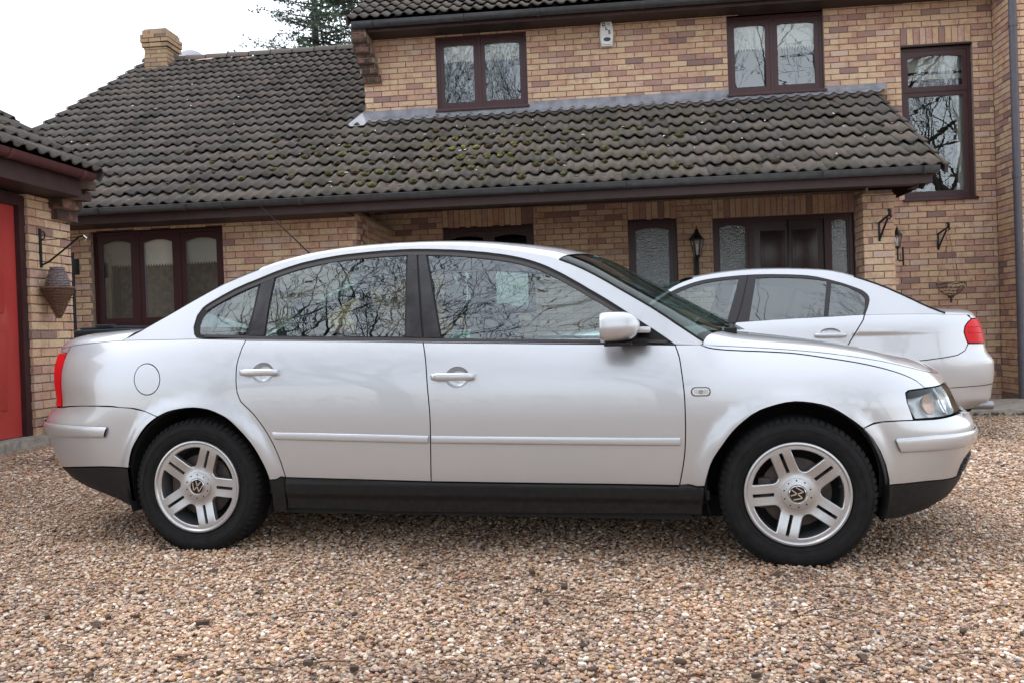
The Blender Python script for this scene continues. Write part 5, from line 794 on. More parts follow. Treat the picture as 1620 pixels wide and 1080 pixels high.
# scuttle and wipers
b=MB(); b.add([(.93,-.72,.90),(.93,.72,.90),(1.16,.60,.935),(1.20,0,.94),(1.16,-.60,.935),(1.00,-.68,.925)],[(0,5,4,3,2,1)]); b.box(.9,1.25,-.6,.6,.80,.90); b.build('scuttle',M_['carblack'],car)
for y0,y1,xx in ((-.52,.10,1.115),(.08,.55,1.15)):
    b=MB(); b.tube([(xx,y0,.985),(xx+.005,y0+.06,1.006),(xx-.05,(y0+y1)/2,1.015),(xx-.10,y1,1.025)],[.013,.011,.007,.005],6); b.rbox(xx-.03,xx+.025,y0-.03,y0+.035,.965,1.00,.008)
    b.tube([(xx-.05,y0-.02,.992),(xx-.13,y1+.02,1.03)],.006,5); b.build('wiper',M_['carblack'],car)
# door mirrors
prof=[(.505,.985),(.512,1.045),(.535,1.078),(.60,1.088),(.655,1.078),(.69,1.04),(.70,1.0)]
b=MB(); n=16; v=[];f=[]
def mpt(u,a):  # u 0 front..1 back along x ; superellipse section in y,z
    return None
X=np.linspace(0,1,11)
for i,u in enumerate(X):
    x=.562+.160*u; s_=(1-(abs(u-.35)/.66)**3.2)**.42 if abs(u-.35)<.66 else 0; s_=max(s_,.32 if i==0 else .18)
    hz=.066*s_*(1-.12*u); hy=.098*s_*(1-.35*u); zc_=1.012+.004*u
    for k in range(n):
        a=2*math.pi*k/n; ca,sa=math.cos(a),math.sin(a); v.append((x,-.925-.0*u+hy*math.copysign(abs(ca)**.75,ca),zc_+hz*math.copysign(abs(sa)**.75,sa)))
for i in range(len(X)-1):
    for k in range(n): f.append((i*n+k,i*n+(k+1)%n,(i+1)*n+(k+1)%n,(i+1)*n+k))
f.append(tuple(range(n))[::-1]);f.append(tuple((len(X)-1)*n+k for k in range(n))); b.add(v,f,sm=True)
mi=b.build('door_mirror',PM,car,sharp=False)
b=MB(); b.rbox(.69,.765,-.90,-.775,.985,1.012,.010); b.build('mirror_arm',PM,mi); 
b=MB(); b.rbox(.575,.69,-.975,-.86,.934,.950,.007); b.rbox(.63,.75,-.88,-.78,.938,.965,.009); b.build('mirror_foot',M_['carblack'],mi)
b=MB(); b.rbox(.5605,.5635,-.990,-.865,.965,1.056,.001); b.build('mirror_glass',M_['chrome'],mi)
twin(mi)
# aerial, parking sticker
b=MB(); b.tube([(-1.03,0,1.395),(-1.10,0,1.43),(-1.422,0,1.738)],[.014,.005,.0025],6); b.build('aerial',M_['carblack'],car)
panel('window_sticker',S.side,[(-.118,1.018),(-.118-.0,.981),(-.036,.981),(-.036,1.018)],M_['sticker'],car,off=-.006,gap=0,flange=0,grid=.02,mirror=False)
for k,(z0,w_) in enumerate(((1.011,.066),(1.003,.05),(.995,.06),(.988,.044))):
    panel('sticker_print',S.side,[(-.11,z0),(-.11,z0-.0028),(-.11+w_,z0-.0028),(-.11+w_,z0)],M_['black_ink'] if k==0 else M_['grey_ink'],car,off=-.0045,gap=0,flange=0,grid=.02,mirror=False)
interior(car)
for y in (-.62,.62): b=MB(); b.tube([(-.36,y,1.33),(-.24,y,.92)],[.03,.045],8); b.build('door_pillar',M_['trim'],car)
b=MB(); b.tube([(-.30,-.60,1.30),(-.10,-.56,.95)],.014,6); b.build('seat_belt',M_['matpillar'],car)
make_wheel(car,1.3515,-.853,.310,rot=39.5,badge_rot=80,label='nearside front alloy wheel with the badge turned on its side')
make_wheel(car,-1.3515,-.853,.310,rot=69.3,badge_rot=-14,label='rear alloy wheel with the badge nearly upright')
make_wheel(car,1.3515,.853,.310,rot=20,side=1,tread=False); make_wheel(car,-1.3515,.853,.310,rot=50,side=1,tread=False)
# ================================================================ second saloon, behind, facing left
S2=Surf(SALOON)
car2=empty('parked_car',label='silver saloon facing left, parked behind by the porch, its red tail light at the right',cat='car')
car2.matrix_world=Matrix(((.99978,0,.02094,.9323),(0,1,0,8.63),(-.02094,0,.99978,1.0-1.02),(0,0,0,1)))
P2=M_['paint2']
shell_and_liners(S2,car2,((1.40,.34,.385),(-1.36,.34,.385)),.008)
panel('front_wing',S2.ring,BD['front_fender'],P2,car2,grid=.05)
panel('front_door',S2.ring,BD['front_door'],P2,car2,grid=.045)
panel('rear_door',S2.ring,BD['rear_door'],P2,car2,grid=.045,holes=[circ(.955,.950,.082,30,rz=.034)])
panel('rear_wing',S2.ring,BD['quarter'],P2,car2,grid=.03)
panel('tail_light',S2.ring,BD['taillight'],M_['redlens'],car2,off=.004,flange=.02)
panel('boot_lid',S2.ring,BD['boot_face'],P2,car2,across=True)
panel('rear_bumper',S2.ring,BD['bumper'],P2,car2,across=True)
panel('bumper_seam',S2.ring,[(1.80,.464),(2.6,.50),(S2.smax,.505),(S2.smax,.511),(2.6,.506),(1.80,.470)],M_['carblack'],car2,across=True,off=.0015,gap=0,flange=.002)
panel('sill',S2.ring,[(-.9,.355),(.915,.355),(.93,.2),(-.93,.2)],P2,car2,off=-.002,grid=.06)
panel('front_bumper',S2.ring,[(-1.975,.70),(-1.975,.60),(-1.79,.575),(-1.75,.36),(-1.77,.24),(S2.smin,.24),(S2.smin,.72),(-2.3,.72)],P2,car2,across=True,grid=.06)
ss=np.linspace(S2.smin,-.82,40); E,T=ring_top(S2,ss); xa=np.where(E[:,0]>-1.5,E[:,0]-.25*sstep(-1.5,-.8,E[:,0]),-1.5+(E[:,0]+1.5)*.65)
zc=hermite([(-2.2,.80),(-2.0,.86),(-1.7,.93),(-1.4,.975),(-1.05,1.01),(-.8,1.03)]); loft('bonnet',E,np.stack([xa,0*xa,zc(xa)],-1),T,P2,car2,r=.10,tc=.5)
ss=np.linspace(1.93,S2.smax,40); E,T=ring_top(S2,ss); xa=np.where(E[:,0]<2.1,E[:,0],2.1+(E[:,0]-2.1)*.8); zc=hermite([(1.8,1.165),(2.1,1.150),(2.3,1.150),(2.40,1.152),(2.46,1.135)])
loft('boot_top',E,np.stack([xa,0*xa,zc(xa)],-1),T,P2,car2,r=.07,tc=.6)
F2=S2.side; dl=BG['dlo']
panel('roof_side',F2,BG['roof_side'],P2,car2,holes=[dl],gap=0,flange=.01,grid=.035)
panel('window_surround',F2,dl,M_['matpillar'],car2,off=-.002,gap=0,flange=.006,grid=.035,holes=[BG[k] for k in ('rear_glass','front_glass','quarter_glass')])
for k in ('rear_glass','front_glass','quarter_glass'): panel({'quarter_glass':'quarter_window','rear_glass':'rear_window','front_glass':'front_window'}[k],F2,BG[k],M_['car_glass'],car2,off=-.008,gap=0,flange=0,grid=.04)
bs=np.array(BG['bseam']); 
def seam(pts,w=.006):
    P=np.array(pts); t=np.gradient(P,axis=0); t/=np.linalg.norm(t,axis=1)[:,None]; n=np.stack([-t[:,1],t[:,0]],1)*w/2; return [tuple(p) for p in np.vstack([P+n,(P-n)[::-1]])]
panel('pillar_seam',F2,seam(bs),M_['underside'],car2,off=.001,gap=0,flange=.002,grid=.03)
ed=np.array(BG['edge']); E=F2(ed[:,0],ed[:,1]); d=E-F2(ed[:,0],ed[:,1]-.01); T=d/np.linalg.norm(d,axis=1)[:,None]+np.array([0,.9,0]); T/=np.linalg.norm(T,axis=1)[:,None]
cx=hermite([(-.80,-1.05),(-.45,-.60),(-.2,-.30),(.3,.3),(.9,.9),(1.15,1.22),(1.5,1.62),(1.93,2.0)])(ed[:,0])
cz=hermite([(-1.05,1.03),(-.6,1.30),(-.3,1.44),(0,1.50),(.5,1.537),(.9,1.522),(1.22,1.472),(1.62,1.30),(2.0,1.16)])(cx); Cc=np.stack([cx,0*cx,cz],-1)
i0=int(np.argmin(abs(ed[:,0]+.18))); i1=int(np.argmin(abs(ed[:,0]-1.17)))
loft('windscreen',E[:i0+1],Cc[:i0+1],T[:i0+1],M_['screen_glass'],car2,r=.05,tc=.5)
loft('roof',E[i0:i1+1],Cc[i0:i1+1],T[i0:i1+1],P2,car2,r=.06,tc=.6)
loft('rear_screen',E[i1:],Cc[i1:],T[i1:],M_['screen_glass'],car2,r=.05,tc=.5)
b=MB(); b.tube([tuple(p+T[i]*.006) for i,p in enumerate(E) if i>=i1],.010,6); q=b.build('screen_seal',M_['carblack'],car2); twin(q)
# door pull, long oval cup above it
handle(S2,car2,.822,1.082,.905,.944,(.955,.950,.082,.034),mat=P2)
b=MB(); b.lathe([(.001,0),(.038,0),(.040,.01),(.040,.20),(.035,.205),(.034,.02),(.001,.02)],28,axis='y'); 
b.v=[(2.32+ y*-1+.09,-.52+x,.30+z) for x,y,z in b.v]; b.build('exhaust_pipe',M_['alloy_dull'],car2)
b=MB(); b.rbox(1.95,2.22,-.60,.60,.24,.34,.04); b.build('rear_valance',M_['underside'],car2)
interior(car2,.1,-.78,.80,.72,1.02,.36,flip=-1)
for x,sd in ((1.40,-1),(-1.36,-1),(1.40,1),(-1.36,1)): make_wheel(car2,x,-.885*(-sd),.315,R=.32,rot=10,side=sd,twin5=False,tread=False)
# tail lamp inner bars
for z in (.93,.98): 
    s3=np.linspace(2.13,2.6,8); P=S2.ring(s3,s3*0+z); b=MB(); b.tube([tuple(p+np.array([.004,-.006,0])) for p in P],.003,5); q=b.build('lamp_rib',M_['redlens'],car2); twin(q)
# ================================================================ brick houses
YA,YB=11.71,9.95
def GZ(x,y): return -.0135*max(-9,min(9,x))+.125*float(sstep(-2.5,-4.9,x)*sstep(3.6,6.8,y)) # driveway level, rising to the garage
class Bricks:
    """lays bricks on a vertical face; keeps every brick so that the largest in view become parts"""
    def __init__(s,owner,mn='brick'): s.items=[]; s.owner=owner; s.mn=mn
    def lay(s,u0,u1,z0,z1,place,depth=.012,holes=(),phase=0.,tints=None,soldier=False,dark=False,zref=0.02,w=.225,h=.075,thick=.05):
        """place(u,z,out)->world point; holes are (u0,u1,z0,z1)"""
        if soldier:
            n=max(1,round((u1-u0)/.075)); st=(u1-u0)/n
            for k in range(n): s.items.append((place,u0+k*st+.004,u0+(k+1)*st-.004,z0+.004,z1-.004,depth,dark,thick))
            return
        k0=math.floor((z0-zref)/h)
        k=k0
        while zref+k*h<z1-.01:
            a=zref+k*h; b=a+h
            a2,b2=max(a,z0),min(b,z1)
            if b2-a2>.02:
                off=(k%2)*w/2+phase; i=math.floor((u0-off)/w)
                while off+i*w<u1-.005:
                    p,q=max(off+i*w,u0),min(off+(i+1)*w,u1)
                    segs=[(p,q)]
                    for hu0,hu1,hz0,hz1 in holes:
                        if b2>hz0+.02 and a2<hz1-.02:
                            ns=[]
                            for sp,sq in segs:
                                if sq<=hu0 or sp>=hu1: ns.append((sp,sq))
                                else:
                                    if sp<hu0: ns.append((sp,hu0))
                                    if sq>hu1: ns.append((hu1,sq))
                            segs=ns
                    for sp,sq in segs:
                        if sq-sp>.03: s.items.append((place,sp+(.005 if sp>u0+.001 else 0),sq-(.005 if sq<u1-.001 else 0),a2+.005,b2-.005,depth,dark,thick))
                    i+=1
            k+=1
    def geom(s,it,base=None):
        place,a,b,c,d,dep,dark,thick=it; o=dep+random.uniform(-.0022,.0022); e=.003
        P=lambda u,z,q: np.array(place(u,z,q))
        j=lambda: random.uniform(-.0015,.0015)
        fr=[P(a+e+j(),c+e+j(),o),P(b-e+j(),c+e+j(),o),P(b-e+j(),d-e+j(),o),P(a+e+j(),d-e+j(),o)]
        md=[P(a,c,o-e),P(b,c,o-e),P(b,d,o-e),P(a,d,o-e)]
        bk=[P(a,c,o-thick),P(b,c,o-thick),P(b,d,o-thick),P(a,d,o-thick)]
        f=[(0,1,2,3)]+[(i+4,(i+1)%4+4,(i+1)%4,i) for i in range(4)]+[(i+8,(i+1)%4+8,(i+1)%4+4,i+4) for i in range(4)]
        return fr+md+bk,f
    def build(s,parent_single,parent_stuff,nmax,cz=1.0,nm='brick'):
        tot=[]
        R=Rm.transposed()
        for it in s.items:
            place,a,b,c,d=it[:5]; m=Vector(place((a+b)/2,(c+d)/2,0)); q=R@(m-Vector((0,0,1))); z=-q.z
            if z<=.2: tot.append(0); continue
            px=810+1400*q.x/z; py=540-1400*q.y/z; vis=(-10<px<1630 and -10<py<1090)
            # bricks behind the cars are not seen
            hid=(1050<px<1570 and py>495) or (400<px<1050 and py>400)
            tot.append(((b-a)*(d-c)/z**2)*(1 if vis and not hid else 0))
        order=sorted(range(len(tot)),key=lambda i:-tot[i]); single=set(i for i in order[:nmax] if tot[i]>0)
        for mat in ('brick','brick_dark'):
            V=[];F=[];Tn=[]
            for i,it in enumerate(s.items):
                if (it[6] and mat=='brick') or (not it[6] and mat!='brick'): continue
                if i in single: continue
                v,f=s.geom(it); n=len(V); V+=v; F+=[tuple(k+n for k in q) for q in f]; t=random.random()**1.35; Tn+=[t]*len(f)
            if V:
                o=pydata(nm+'work',V,F,parent_stuff,M_[s.mn if mat=='brick' else mat],tint=Tn); o['kind']='stuff'
                o.matrix_parent_inverse=parent_stuff.matrix_world.inverted()
        cache={}
        for i in single:
            it=s.items[i]; place,a,b,c,d,dep,dark,thick=it
            o0=np.array(place(a,c,0)); ux=np.array(place(b,c,0))-o0; 
            key=(round((b-a)/.012),round((d-c)/.01),dark,round(ux[0]/(b-a),1),round(ux[1]/(b-a),1),random.randrange(9))
            if key not in cache:
                v,f=s.geom(it); me=bpy.data.meshes.new(nm); me.from_pydata([tuple(map(float,p-o0)) for p in v],[],f)
                at=me.attributes.new('tint','FLOAT','FACE'); t=random.random()**1.35; at.data.foreach_set('value',[t]*len(f)); me.materials.append(M_['brick_dark' if dark else s.mn]); cache[key]=me
            ob=bpy.data.objects.new(nm,cache[key]); C.objects.link(ob); ob.parent=parent_single; ob.location=tuple(map(float,o0+np.array([0,0,0])))
            ob.matrix_parent_inverse=parent_single.matrix_world.inverted()
def faceY(Y,sgn=-1): return lambda u,z,o:(u,Y+sgn*o,z)       # face looking towards -Y
def faceX(X,sgn): return lambda u,z,o:(X+sgn*o,u,z)
house=empty('brick_house',(0,0,0),label='two-storey buff brick house with tiled porch roof and dark maroon windows',cat='house')
# backing walls (mortar), with real openings
def wallY(name,Y,x0,x1,z0,z1,holes,mat=None,parent=house,thick=.10):
    xs=sorted(set([x0,x1]+[h for o in holes for h in o[:2]])); zs=sorted(set([z0,z1]+[h for o in holes for h in o[2:]])); b=MB()
    for i in range(len(xs)-1):
        for j in range(len(zs)-1):
            cx,cz=(xs[i]+xs[i+1])/2,(zs[j]+zs[j+1])/2
            if any(o[0]<cx<o[1] and o[2]<cz<o[3] for o in holes): continue
            b.box(xs[i],xs[i+1],Y,Y+thick,zs[j],zs[j+1])
    bm=bmesh.new(); me=bpy.data.meshes.new(name); me.from_pydata(b.v,[],b.f); bm.from_mesh(me); bmesh.ops.remove_doubles(bm,verts=bm.verts[:],dist=1e-4)
    # inner shared faces go
    seen={}
    for f in bm.faces: seen.setdefault(tuple(sorted(v.index for v in f.verts)),[]).append(f)
    bmesh.ops.delete(bm,geom=[f for k in seen.values() if len(k)>1 for f in k],context='FACES'); bm.to_mesh(me); bm.free()
    return link(name,me,parent,mat or M_['mortar'])
W1=(-2.115,-.900,4.0,4.985); W2=(1.703,2.908,3.97,4.975); W3=(3.850,4.712,2.51,4.43)
R1=(-2.10,-.887,1.25,2.41); R2=(.355,.985,1.15,2.40); DR=(1.445,3.225,-.06,2.385)
hA=[W1,W2,W3,R1,R2,DR]
wa=wallY('front_wall',YA,-3.10,4.99,-.12,5.25,hA)
W0=(-6.02,-4.395,1.22,2.345)
wb=wallY('wing_wall',YB,-8.0,-2.80,-.1,2.46,[W0])
b=MB(); b.box(-2.90,-2.80,YB+.10,YA,-.1,2.46); wr=b.build('return_wall',M_['mortar'],house)
b=MB(); b.box(2.842,3.143,YB+.012,YB+.318,-.2,2.40); wp=b.build('porch_pillar',M_['mortar'],house)
b=MB(); b.box(4.962,5.06,11.10,YA+.1,-.05,5.3); b.box(5.06,7.6,11.082,11.2,-.05,5.3); wbay=b.build('bay_wall',M_['mortar'],house)
BR=Bricks(house)
sold=[(-2.10,-.887,2.41,2.655),(.355,.985,2.40,2.64),(1.445,3.225,2.385,2.63),(3.85,4.70,4.452,4.665)]
BR.lay(-3.10,4.95,-.1,5.2,faceY(YA),holes=hA+sold+[(-3.02,3.64,2.66,3.86)],phase=.06)
for a,b_,c,d in sold: BR.lay(a,b_,c,d,faceY(YA),soldier=True)
BR.lay(-7.8,-2.80,.0,2.42,faceY(YB),holes=[W0],phase=.03)
BR.lay(YB-.012,YA-.012,-.05,2.42,faceX(-2.80,1),phase=.1)
BR.lay(2.83,3.155,-.1,2.37,faceY(YB+.012),phase=.0,w=.225)
BR.lay(YB,YB+.33,-.1,2.37,faceX(2.842,-1),phase=.02)
BR.lay(YB,YB+.33,-.1,2.37,faceX(3.143,1),phase=.02)
BR.lay(11.07,YA-.012,0.05,5.2,faceX(4.962,-1),phase=.09)
BR.lay(4.95,7.4,0.05,5.2,faceY(11.082),phase=.05)
BR.build(wa,house,300)
# corbelled dark bricks under the upper eave
CB=Bricks(house)
for k,(x0,x1,z0,z1,yy) in enumerate(((-3.16,-2.96,4.86,5.06,11.33),(-3.16,-2.94,4.74,4.86,11.40),(-3.14,-2.90,4.62,4.74,11.47),(-3.12,-2.88,4.50,4.62,11.54),(-3.10,-2.86,4.40,4.50,11.61))):
    cbk=MB(); cbk.box(x0+.006,x1-.006,yy+.008,YA,z0+.002,z1-.001); cbk.build('corbel_mortar',M_['mortar'],wa)
    CB.lay(x0,x1,z0,z1,faceY(yy+.012),dark=True,w=.12,h=.06,zref=z0,phase=x0+.05*k,thick=.05)
CB.build(wa,house,60,nm='corbel_brick')
# ---- windows
def win_pane(b0,x0,x1,z0,z1,y,fw,arch,mat,sash,gname='pane',gmat=None,blind=0,curtain=False):
    """one opening light: mitred frame with an arched head, glass, blind behind it"""
    b=MB(); n=10; top=z1-fw
    P=[(x1-fw,z0+fw),(x0+fw,z0+fw)]
    arc=[(x0+fw+(x1-x0-2*fw)*k/n, top-arch+arch*(1-(2*k/n-1)**2)) for k in range(n+1)]
    hole=P+arc  # clockwise order irrelevant
    V,T,O,H=tri_region([(x0,z0),(x1,z0),(x1,z1),(x0,z1)],[hole],.5)
    v=[(p[0],y,p[1]) for p in V]; f=[tuple(t) for t in T]
    b.add(v,f)
    for loop,dep in ((O,.06),(H[0],.025)):
        m=len(loop); b.add([(p[0],y,p[1]) for p in loop]+[(p[0],y+dep,p[1]) for p in loop],[(i,(i+1)%m,(i+1)%m+m,i+m) for i in range(m)])
    fr=b.build(sash,mat,b0)
    g=MB(); a=[(p[0],p[1]) for p in hole]; g.add([(p[0]+dx,y+.022,p[1]) for p in a for dx in (0,)],[tuple(range(len(a)))]); g.build(gname,gmat or M_['window_glass'],b0)
    if blind:
        q=MB(); q.box(x0+.01,x1-.01,y+.10,y+.112,z1-blind,z1-.01); 
        k=int((x1-x0)/.035); 
        for i in range(k): xx=x0+.02+i*.035; q.prism([(xx,z1-blind),(xx+.028,z1-blind),(xx+.014,z1-blind-.028)],y+.101,y+.109)
        q.build('blind',M_['blind'],b0)
    return fr
def window(x0,x1,z0,z1,Y,lights,arch=.035,sill=True,rec=.045,fw=.045,sash=.052,blind=0,gmat=None,rects=None,name='window',head=True):
    e=empty(name,parent=house)
    y=Y+rec; b=MB()
    b.box(x0,x0+fw,y,y+.07,z0,z1); b.box(x1-fw,x1,y,y+.07,z0,z1); b.box(x0+fw,x1-fw,y,y+.07,z1-fw,z1); b.box(x0+fw,x1-fw,y,y+.07,z0,z0+fw)
    xs=[x0+fw]+lights+[x1-fw]
    for q in lights: b.box(q-.022,q+.022,y+.002,y+.07,z0+fw,z1-fw)
    b.build('outer_frame',M_['maroon'],e)
    for i in range(len(xs)-1):
        a=xs[i]+(.022 if i else 0); c=xs[i+1]-(.022 if i<len(xs)-2 else 0)
        if rects:
            zz=z0+fw
            for j,(za,zb) in enumerate(rects): win_pane(e,a+.002,c-.002,za,zb,y+.006,sash,arch if j==len(rects)-1 else 0.004,M_['maroon'],'sash',gmat=gmat,blind=blind if j==len(rects)-1 else 0)
        else: win_pane(e,a+.002,c-.002,z0+fw+.002,z1-fw-.002,y+.006,sash,arch,M_['maroon'],'sash',gmat=gmat,blind=blind)
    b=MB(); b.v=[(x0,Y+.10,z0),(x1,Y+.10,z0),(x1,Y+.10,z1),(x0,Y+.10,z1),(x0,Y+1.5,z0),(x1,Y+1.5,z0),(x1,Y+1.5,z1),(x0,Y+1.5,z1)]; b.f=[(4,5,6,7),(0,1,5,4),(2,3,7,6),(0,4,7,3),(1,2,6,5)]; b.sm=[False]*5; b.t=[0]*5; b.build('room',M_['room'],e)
    if sill: b=MB(); b.rbox(x0-.02,x1+.02,Y-.045,Y+.05,z0-.035,z0,.006); b.build('sill',M_['maroon'],e)
    if head: b=MB(); b.box(x0,x1,Y-.012,Y+.05,z1,z1+.018); b.build('head',M_['soffit'],e)
    return e
window(*W1[:2],W1[2],W1[3],YA,[-1.538],blind=.26)
window(*W2[:2],W2[2],W2[3],YA,[2.270],blind=.34)
w3=window(*W3[:2],W3[2],W3[3],YA,[],blind=.0,rects=[(2.557,3.865),(3.885,4.383)])
b=MB(); b.box(3.9,4.66,YA+.2,YA+.21,4.16,4.36); b.box(3.9,4.66,YA+.16,YA+.20,4.05,4.11); b.box(4.56,4.64,YA+.14,YA+.2,2.6,3.84); b.build('curtain_rail',M_['blind'],w3)
b=MB(); b.box(W3[0],W3[1],YA+.04,YA+.11,3.866,3.884); b.build('transom',M_['maroon'],w3)
w0=window(*W0[:2],W0[2],W0[3],YB,[-5.474,-4.958],blind=.34,fw=.04,sash=.06)
b=MB(); b.box(-5.93,-5.86,YB+.12,YB+.16,1.3,2.1); b.build('curtain',M_['blind'],w0); b=MB(); b.box(-5.98,-4.44,YB+.55,YB+.56,1.25,2.3); b.build('brightening_sheet',M_['concrete'],w0)  # last sheet is added behind the panes to make the window look lighter
window(*R1[:2],R1[2],R1[3],YA,[-1.494],blind=.0,sill=False)
window(*R2[:2],R2[2],R2[3],YA,[],sill=False,gmat=M_['obscure_glass'])
# ---- front door with side lights
de=empty('front_door',parent=house); y=YA+.05; z1=2.385
b=MB(); b.box(1.445,3.225,y,y+.09,2.33,z1); 
for a,c in ((1.445,1.50),(1.905,1.975),(2.86,2.93),(3.17,3.225)): b.box(a,c,y,y+.09,-.05,2.33)
b.build('door_frame',M_['maroon'],de)
for a,c in ((1.50,1.905),(2.93,3.17)): win_pane(de,a+.002,c-.002,.02,2.328,y+.01,.035 if c<2 else .02,.03,M_['maroon'],'side_light',gmat=M_['obscure_glass'])
b=MB(); b.box(1.975,2.86,y+.03,y+.075,-.02,2.33)
for zz in ((1.62,2.20),(.95,1.52),(.15,.85)):
    for a,c in ((2.06,2.375),(2.455,2.775)):
        b.rbox(a,c,y+.018,y+.034,zz[0],zz[1],.006); b.rbox(a+.035,c-.035,y+.010,y+.022,zz[0]+.035,zz[1]-.035,.005)
b.rbox(2.403,2.427,y+.008,y+.03,.9,2.33,.004); b.build('door_leaf',M_['darkdoor'],de)
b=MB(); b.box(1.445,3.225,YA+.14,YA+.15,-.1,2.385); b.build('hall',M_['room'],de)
# ---- roofs
def tile_mesh(tint,w=.30,L=.395,nm='roof_tile',seed=0):
    """double-roll concrete tile, origin at its lower left corner, x across, y up the slope, z out of it"""
    r=random.Random(seed); n=14; v=[];f=[]
    def h(u):
        q=(u*2)%1.; return .029*max(0,math.sin(math.pi*q/.60))**1.2 if q<.60 else -.005*math.sin(math.pi*(q-.60)/.40)
    xs=[w*k/n for k in range(n+1)]
    for y,dz in ((0,.022),(L,-.006)):
        for x in xs: v.append((x,y,h(x/w)+dz+r.uniform(-.001,.001)))
    for x in xs: v.append((x,.003,h(x/w)+.022-.014))
    m=n+1
    f=[(i,i+1,m+i+1,m+i) for i in range(n)]+[(2*m+i,2*m+i+1,i+1,i) for i in range(n)]
    me=bpy.data.meshes.new(nm); me.from_pydata(v,[],f); me.polygons.foreach_set('use_smooth',[True]*n+[False]*n)
    a=me.attributes.new('tint','FLOAT','FACE'); a.data.foreach_set('value',[tint]*len(f)); me.materials.append(M_['tile']); me.update(); return me
TM=[tile_mesh(random.random(),seed=i) for i in range(14)]
def roof(owner,part,origin,ax,up,cols,rows,skip=lambda i,j:False,nmax=300,g=.345,w=.30,tilt=-2.0,box=None):
    """origin lower-left of eave; ax unit along eave; up unit up the slope"""
    ax=Vector(ax).normalized();up=Vector(up).normalized();nn=ax.cross(up).normalized(); O=Vector(origin)
    R=Rm.transposed(); it=[]
    for j in range(rows):
        for i in range(cols):
            if skip(i,j): continue
            p=O+ax*(i*w)+up*(j*g); c=R@(p+ax*w/2+up*g/2-Vector((0,0,1))); z=-c.z; s=0
            if z>.3:
                px=810+1400*c.x/z; py=540-1400*c.y/z
                if -5<px<1625 and -5<py<1085: s=1/z**2
            it.append((s,i,j,p))
    it.sort(key=lambda q:-q[0])
    M3=Matrix((ax,up,nn)).transposed()
    V=[];F=[];Tn=[];Sm=[]
    for k,(s,i,j,p) in enumerate(it):
        rot=M3@Matrix.Rotation(math.radians(tilt+random.uniform(-.8,.8)),3,'X')@Matrix.Rotation(random.uniform(-.006,.006),3,'Z'); p=p+nn*(.03+random.uniform(-.003,.004))
        me=random.choice(TM)
        if k<nmax and s>0:
            o=bpy.data.objects.new('roof_tile',me); C.objects.link(o); o.parent=part; o.matrix_world=Matrix.Translation(p)@rot.to_4x4()
        else:
            n=len(V); V+=[tuple(p+rot@v.co) for v in me.vertices]; F+=[tuple(q+n for q in f.vertices) for f in me.polygons]; Sm+=[f.use_smooth for f in me.polygons]; Tn+=[random.random()]*len(me.polygons)
    if V:
        o=pydata('tiling',V,F,part,M_['tile'],tint=Tn); o.data.polygons.foreach_set('use_smooth',Sm); o['kind']='stuff'
sl=math.radians(30.9); UP=(0,math.cos(sl),math.sin(sl))
X0R=-8.16; E0=Vector((X0R,9.46,2.545))
cols=39; xr=-8.06+cols*.30       # 3.64
b=MB()
ridge=17.0*.345+.25
def deck(b,x0,x1,s0,s1,o=(0,9.46,2.545),th=.03):
    c,s=math.cos(sl),math.sin(sl)
    v=[]
    for x in (x0,x1):
        for q in (s0,s1):
            for t in (0,-th): v.append((x,o[1]+q*c-t*s*-1*-1,o[2]+q*s+t*c))
    b.add(v,[(0,2,3,1),(4,5,7,6),(0,4,6,2),(1,3,7,5),(0,1,5,4),(2,6,7,3)])
deck(b,-8.15,-3.12,0,6.75,o=(0,9.47,2.512)); deck(b,-3.12,3.44,0,2.5,o=(0,9.49,2.485))
rf=b.build('roof',M_['fascia'],house)
def skip(i,j):
    x=X0R+i*.30
    if j>=8 and x>-3.2: return True
    return False
nrow=20
roof(house,rf,E0-Vector((0,.05,.03)),(1,0,0),UP,cols,nrow,skip,200,g=.345)
def verge(origin,side,up,nn,rows,g,parent,w=.03,skip0=0):
    """bedding mortar closing the open ends of the courses"""
    b=MB(); o=Vector(origin); s=Vector(side).normalized()*w; U=Vector(up).normalized(); N=Vector(nn).normalized()
    for j in range(skip0,rows):
        q=[o+U*(j*g)-N*.05,o+U*((j+1)*g)-N*.05,o+U*((j+1)*g)+N*.030,o+U*(j*g+.004)+N*.050]
        b.add(q+[p+s for p in q],[(0,1,2,3),(4,5,6,7),(0,4,7,3),(3,7,6,2),(1,5,6,2)])
    return b.build('verge_mortar',M_['tile'],parent)
NR=Vector((0,-math.sin(sl),math.cos(sl))); e0=E0-Vector((0,.05,.03))
verge(e0+Vector((.012,0,0)),(1,0,0),UP,NR,nrow,.345,rf); verge(e0+Vector((39*.30-.045,0,0)),(1,0,0),UP,NR,8,.345,rf)
# ridge tiles, verge, flashing, gutters
rz=2.545+ (nrow*.345)*math.sin(sl)+.02; ry=9.46+(nrow*.345)*math.cos(sl)-.02
b=MB()
for k in range(14):
    x=-8.12+k*.40
    if x>-3.3: break
    v=[];n=8
    for xx,rr_ in ((x,.115),(x+.38,.105)):
        for q in range(n+1): a=math.pi*q/n; v.append((xx,ry+rr_*math.cos(a)*1.1,rz-.03+rr_*math.sin(a)))
    b.add(v,[(q,q+1,n+2+q,n+1+q) for q in range(n)],sm=True,t=random.random())
rb_=b.build('ridge_tiles',M_['tile'],rf,tint=True)
b=MB(); b.add([(-7.05,15.0,rz-.13),(-6.75,15.05,rz-.11),(-6.72,15.17,rz-.05),(-7.0,15.17,rz-.06)],[(0,1,2,3)]); 
b.box(-6.25,-6.02,15.18,15.30,rz-.14,rz-.07); b.build('red_tile',M_['terracotta'],rf)
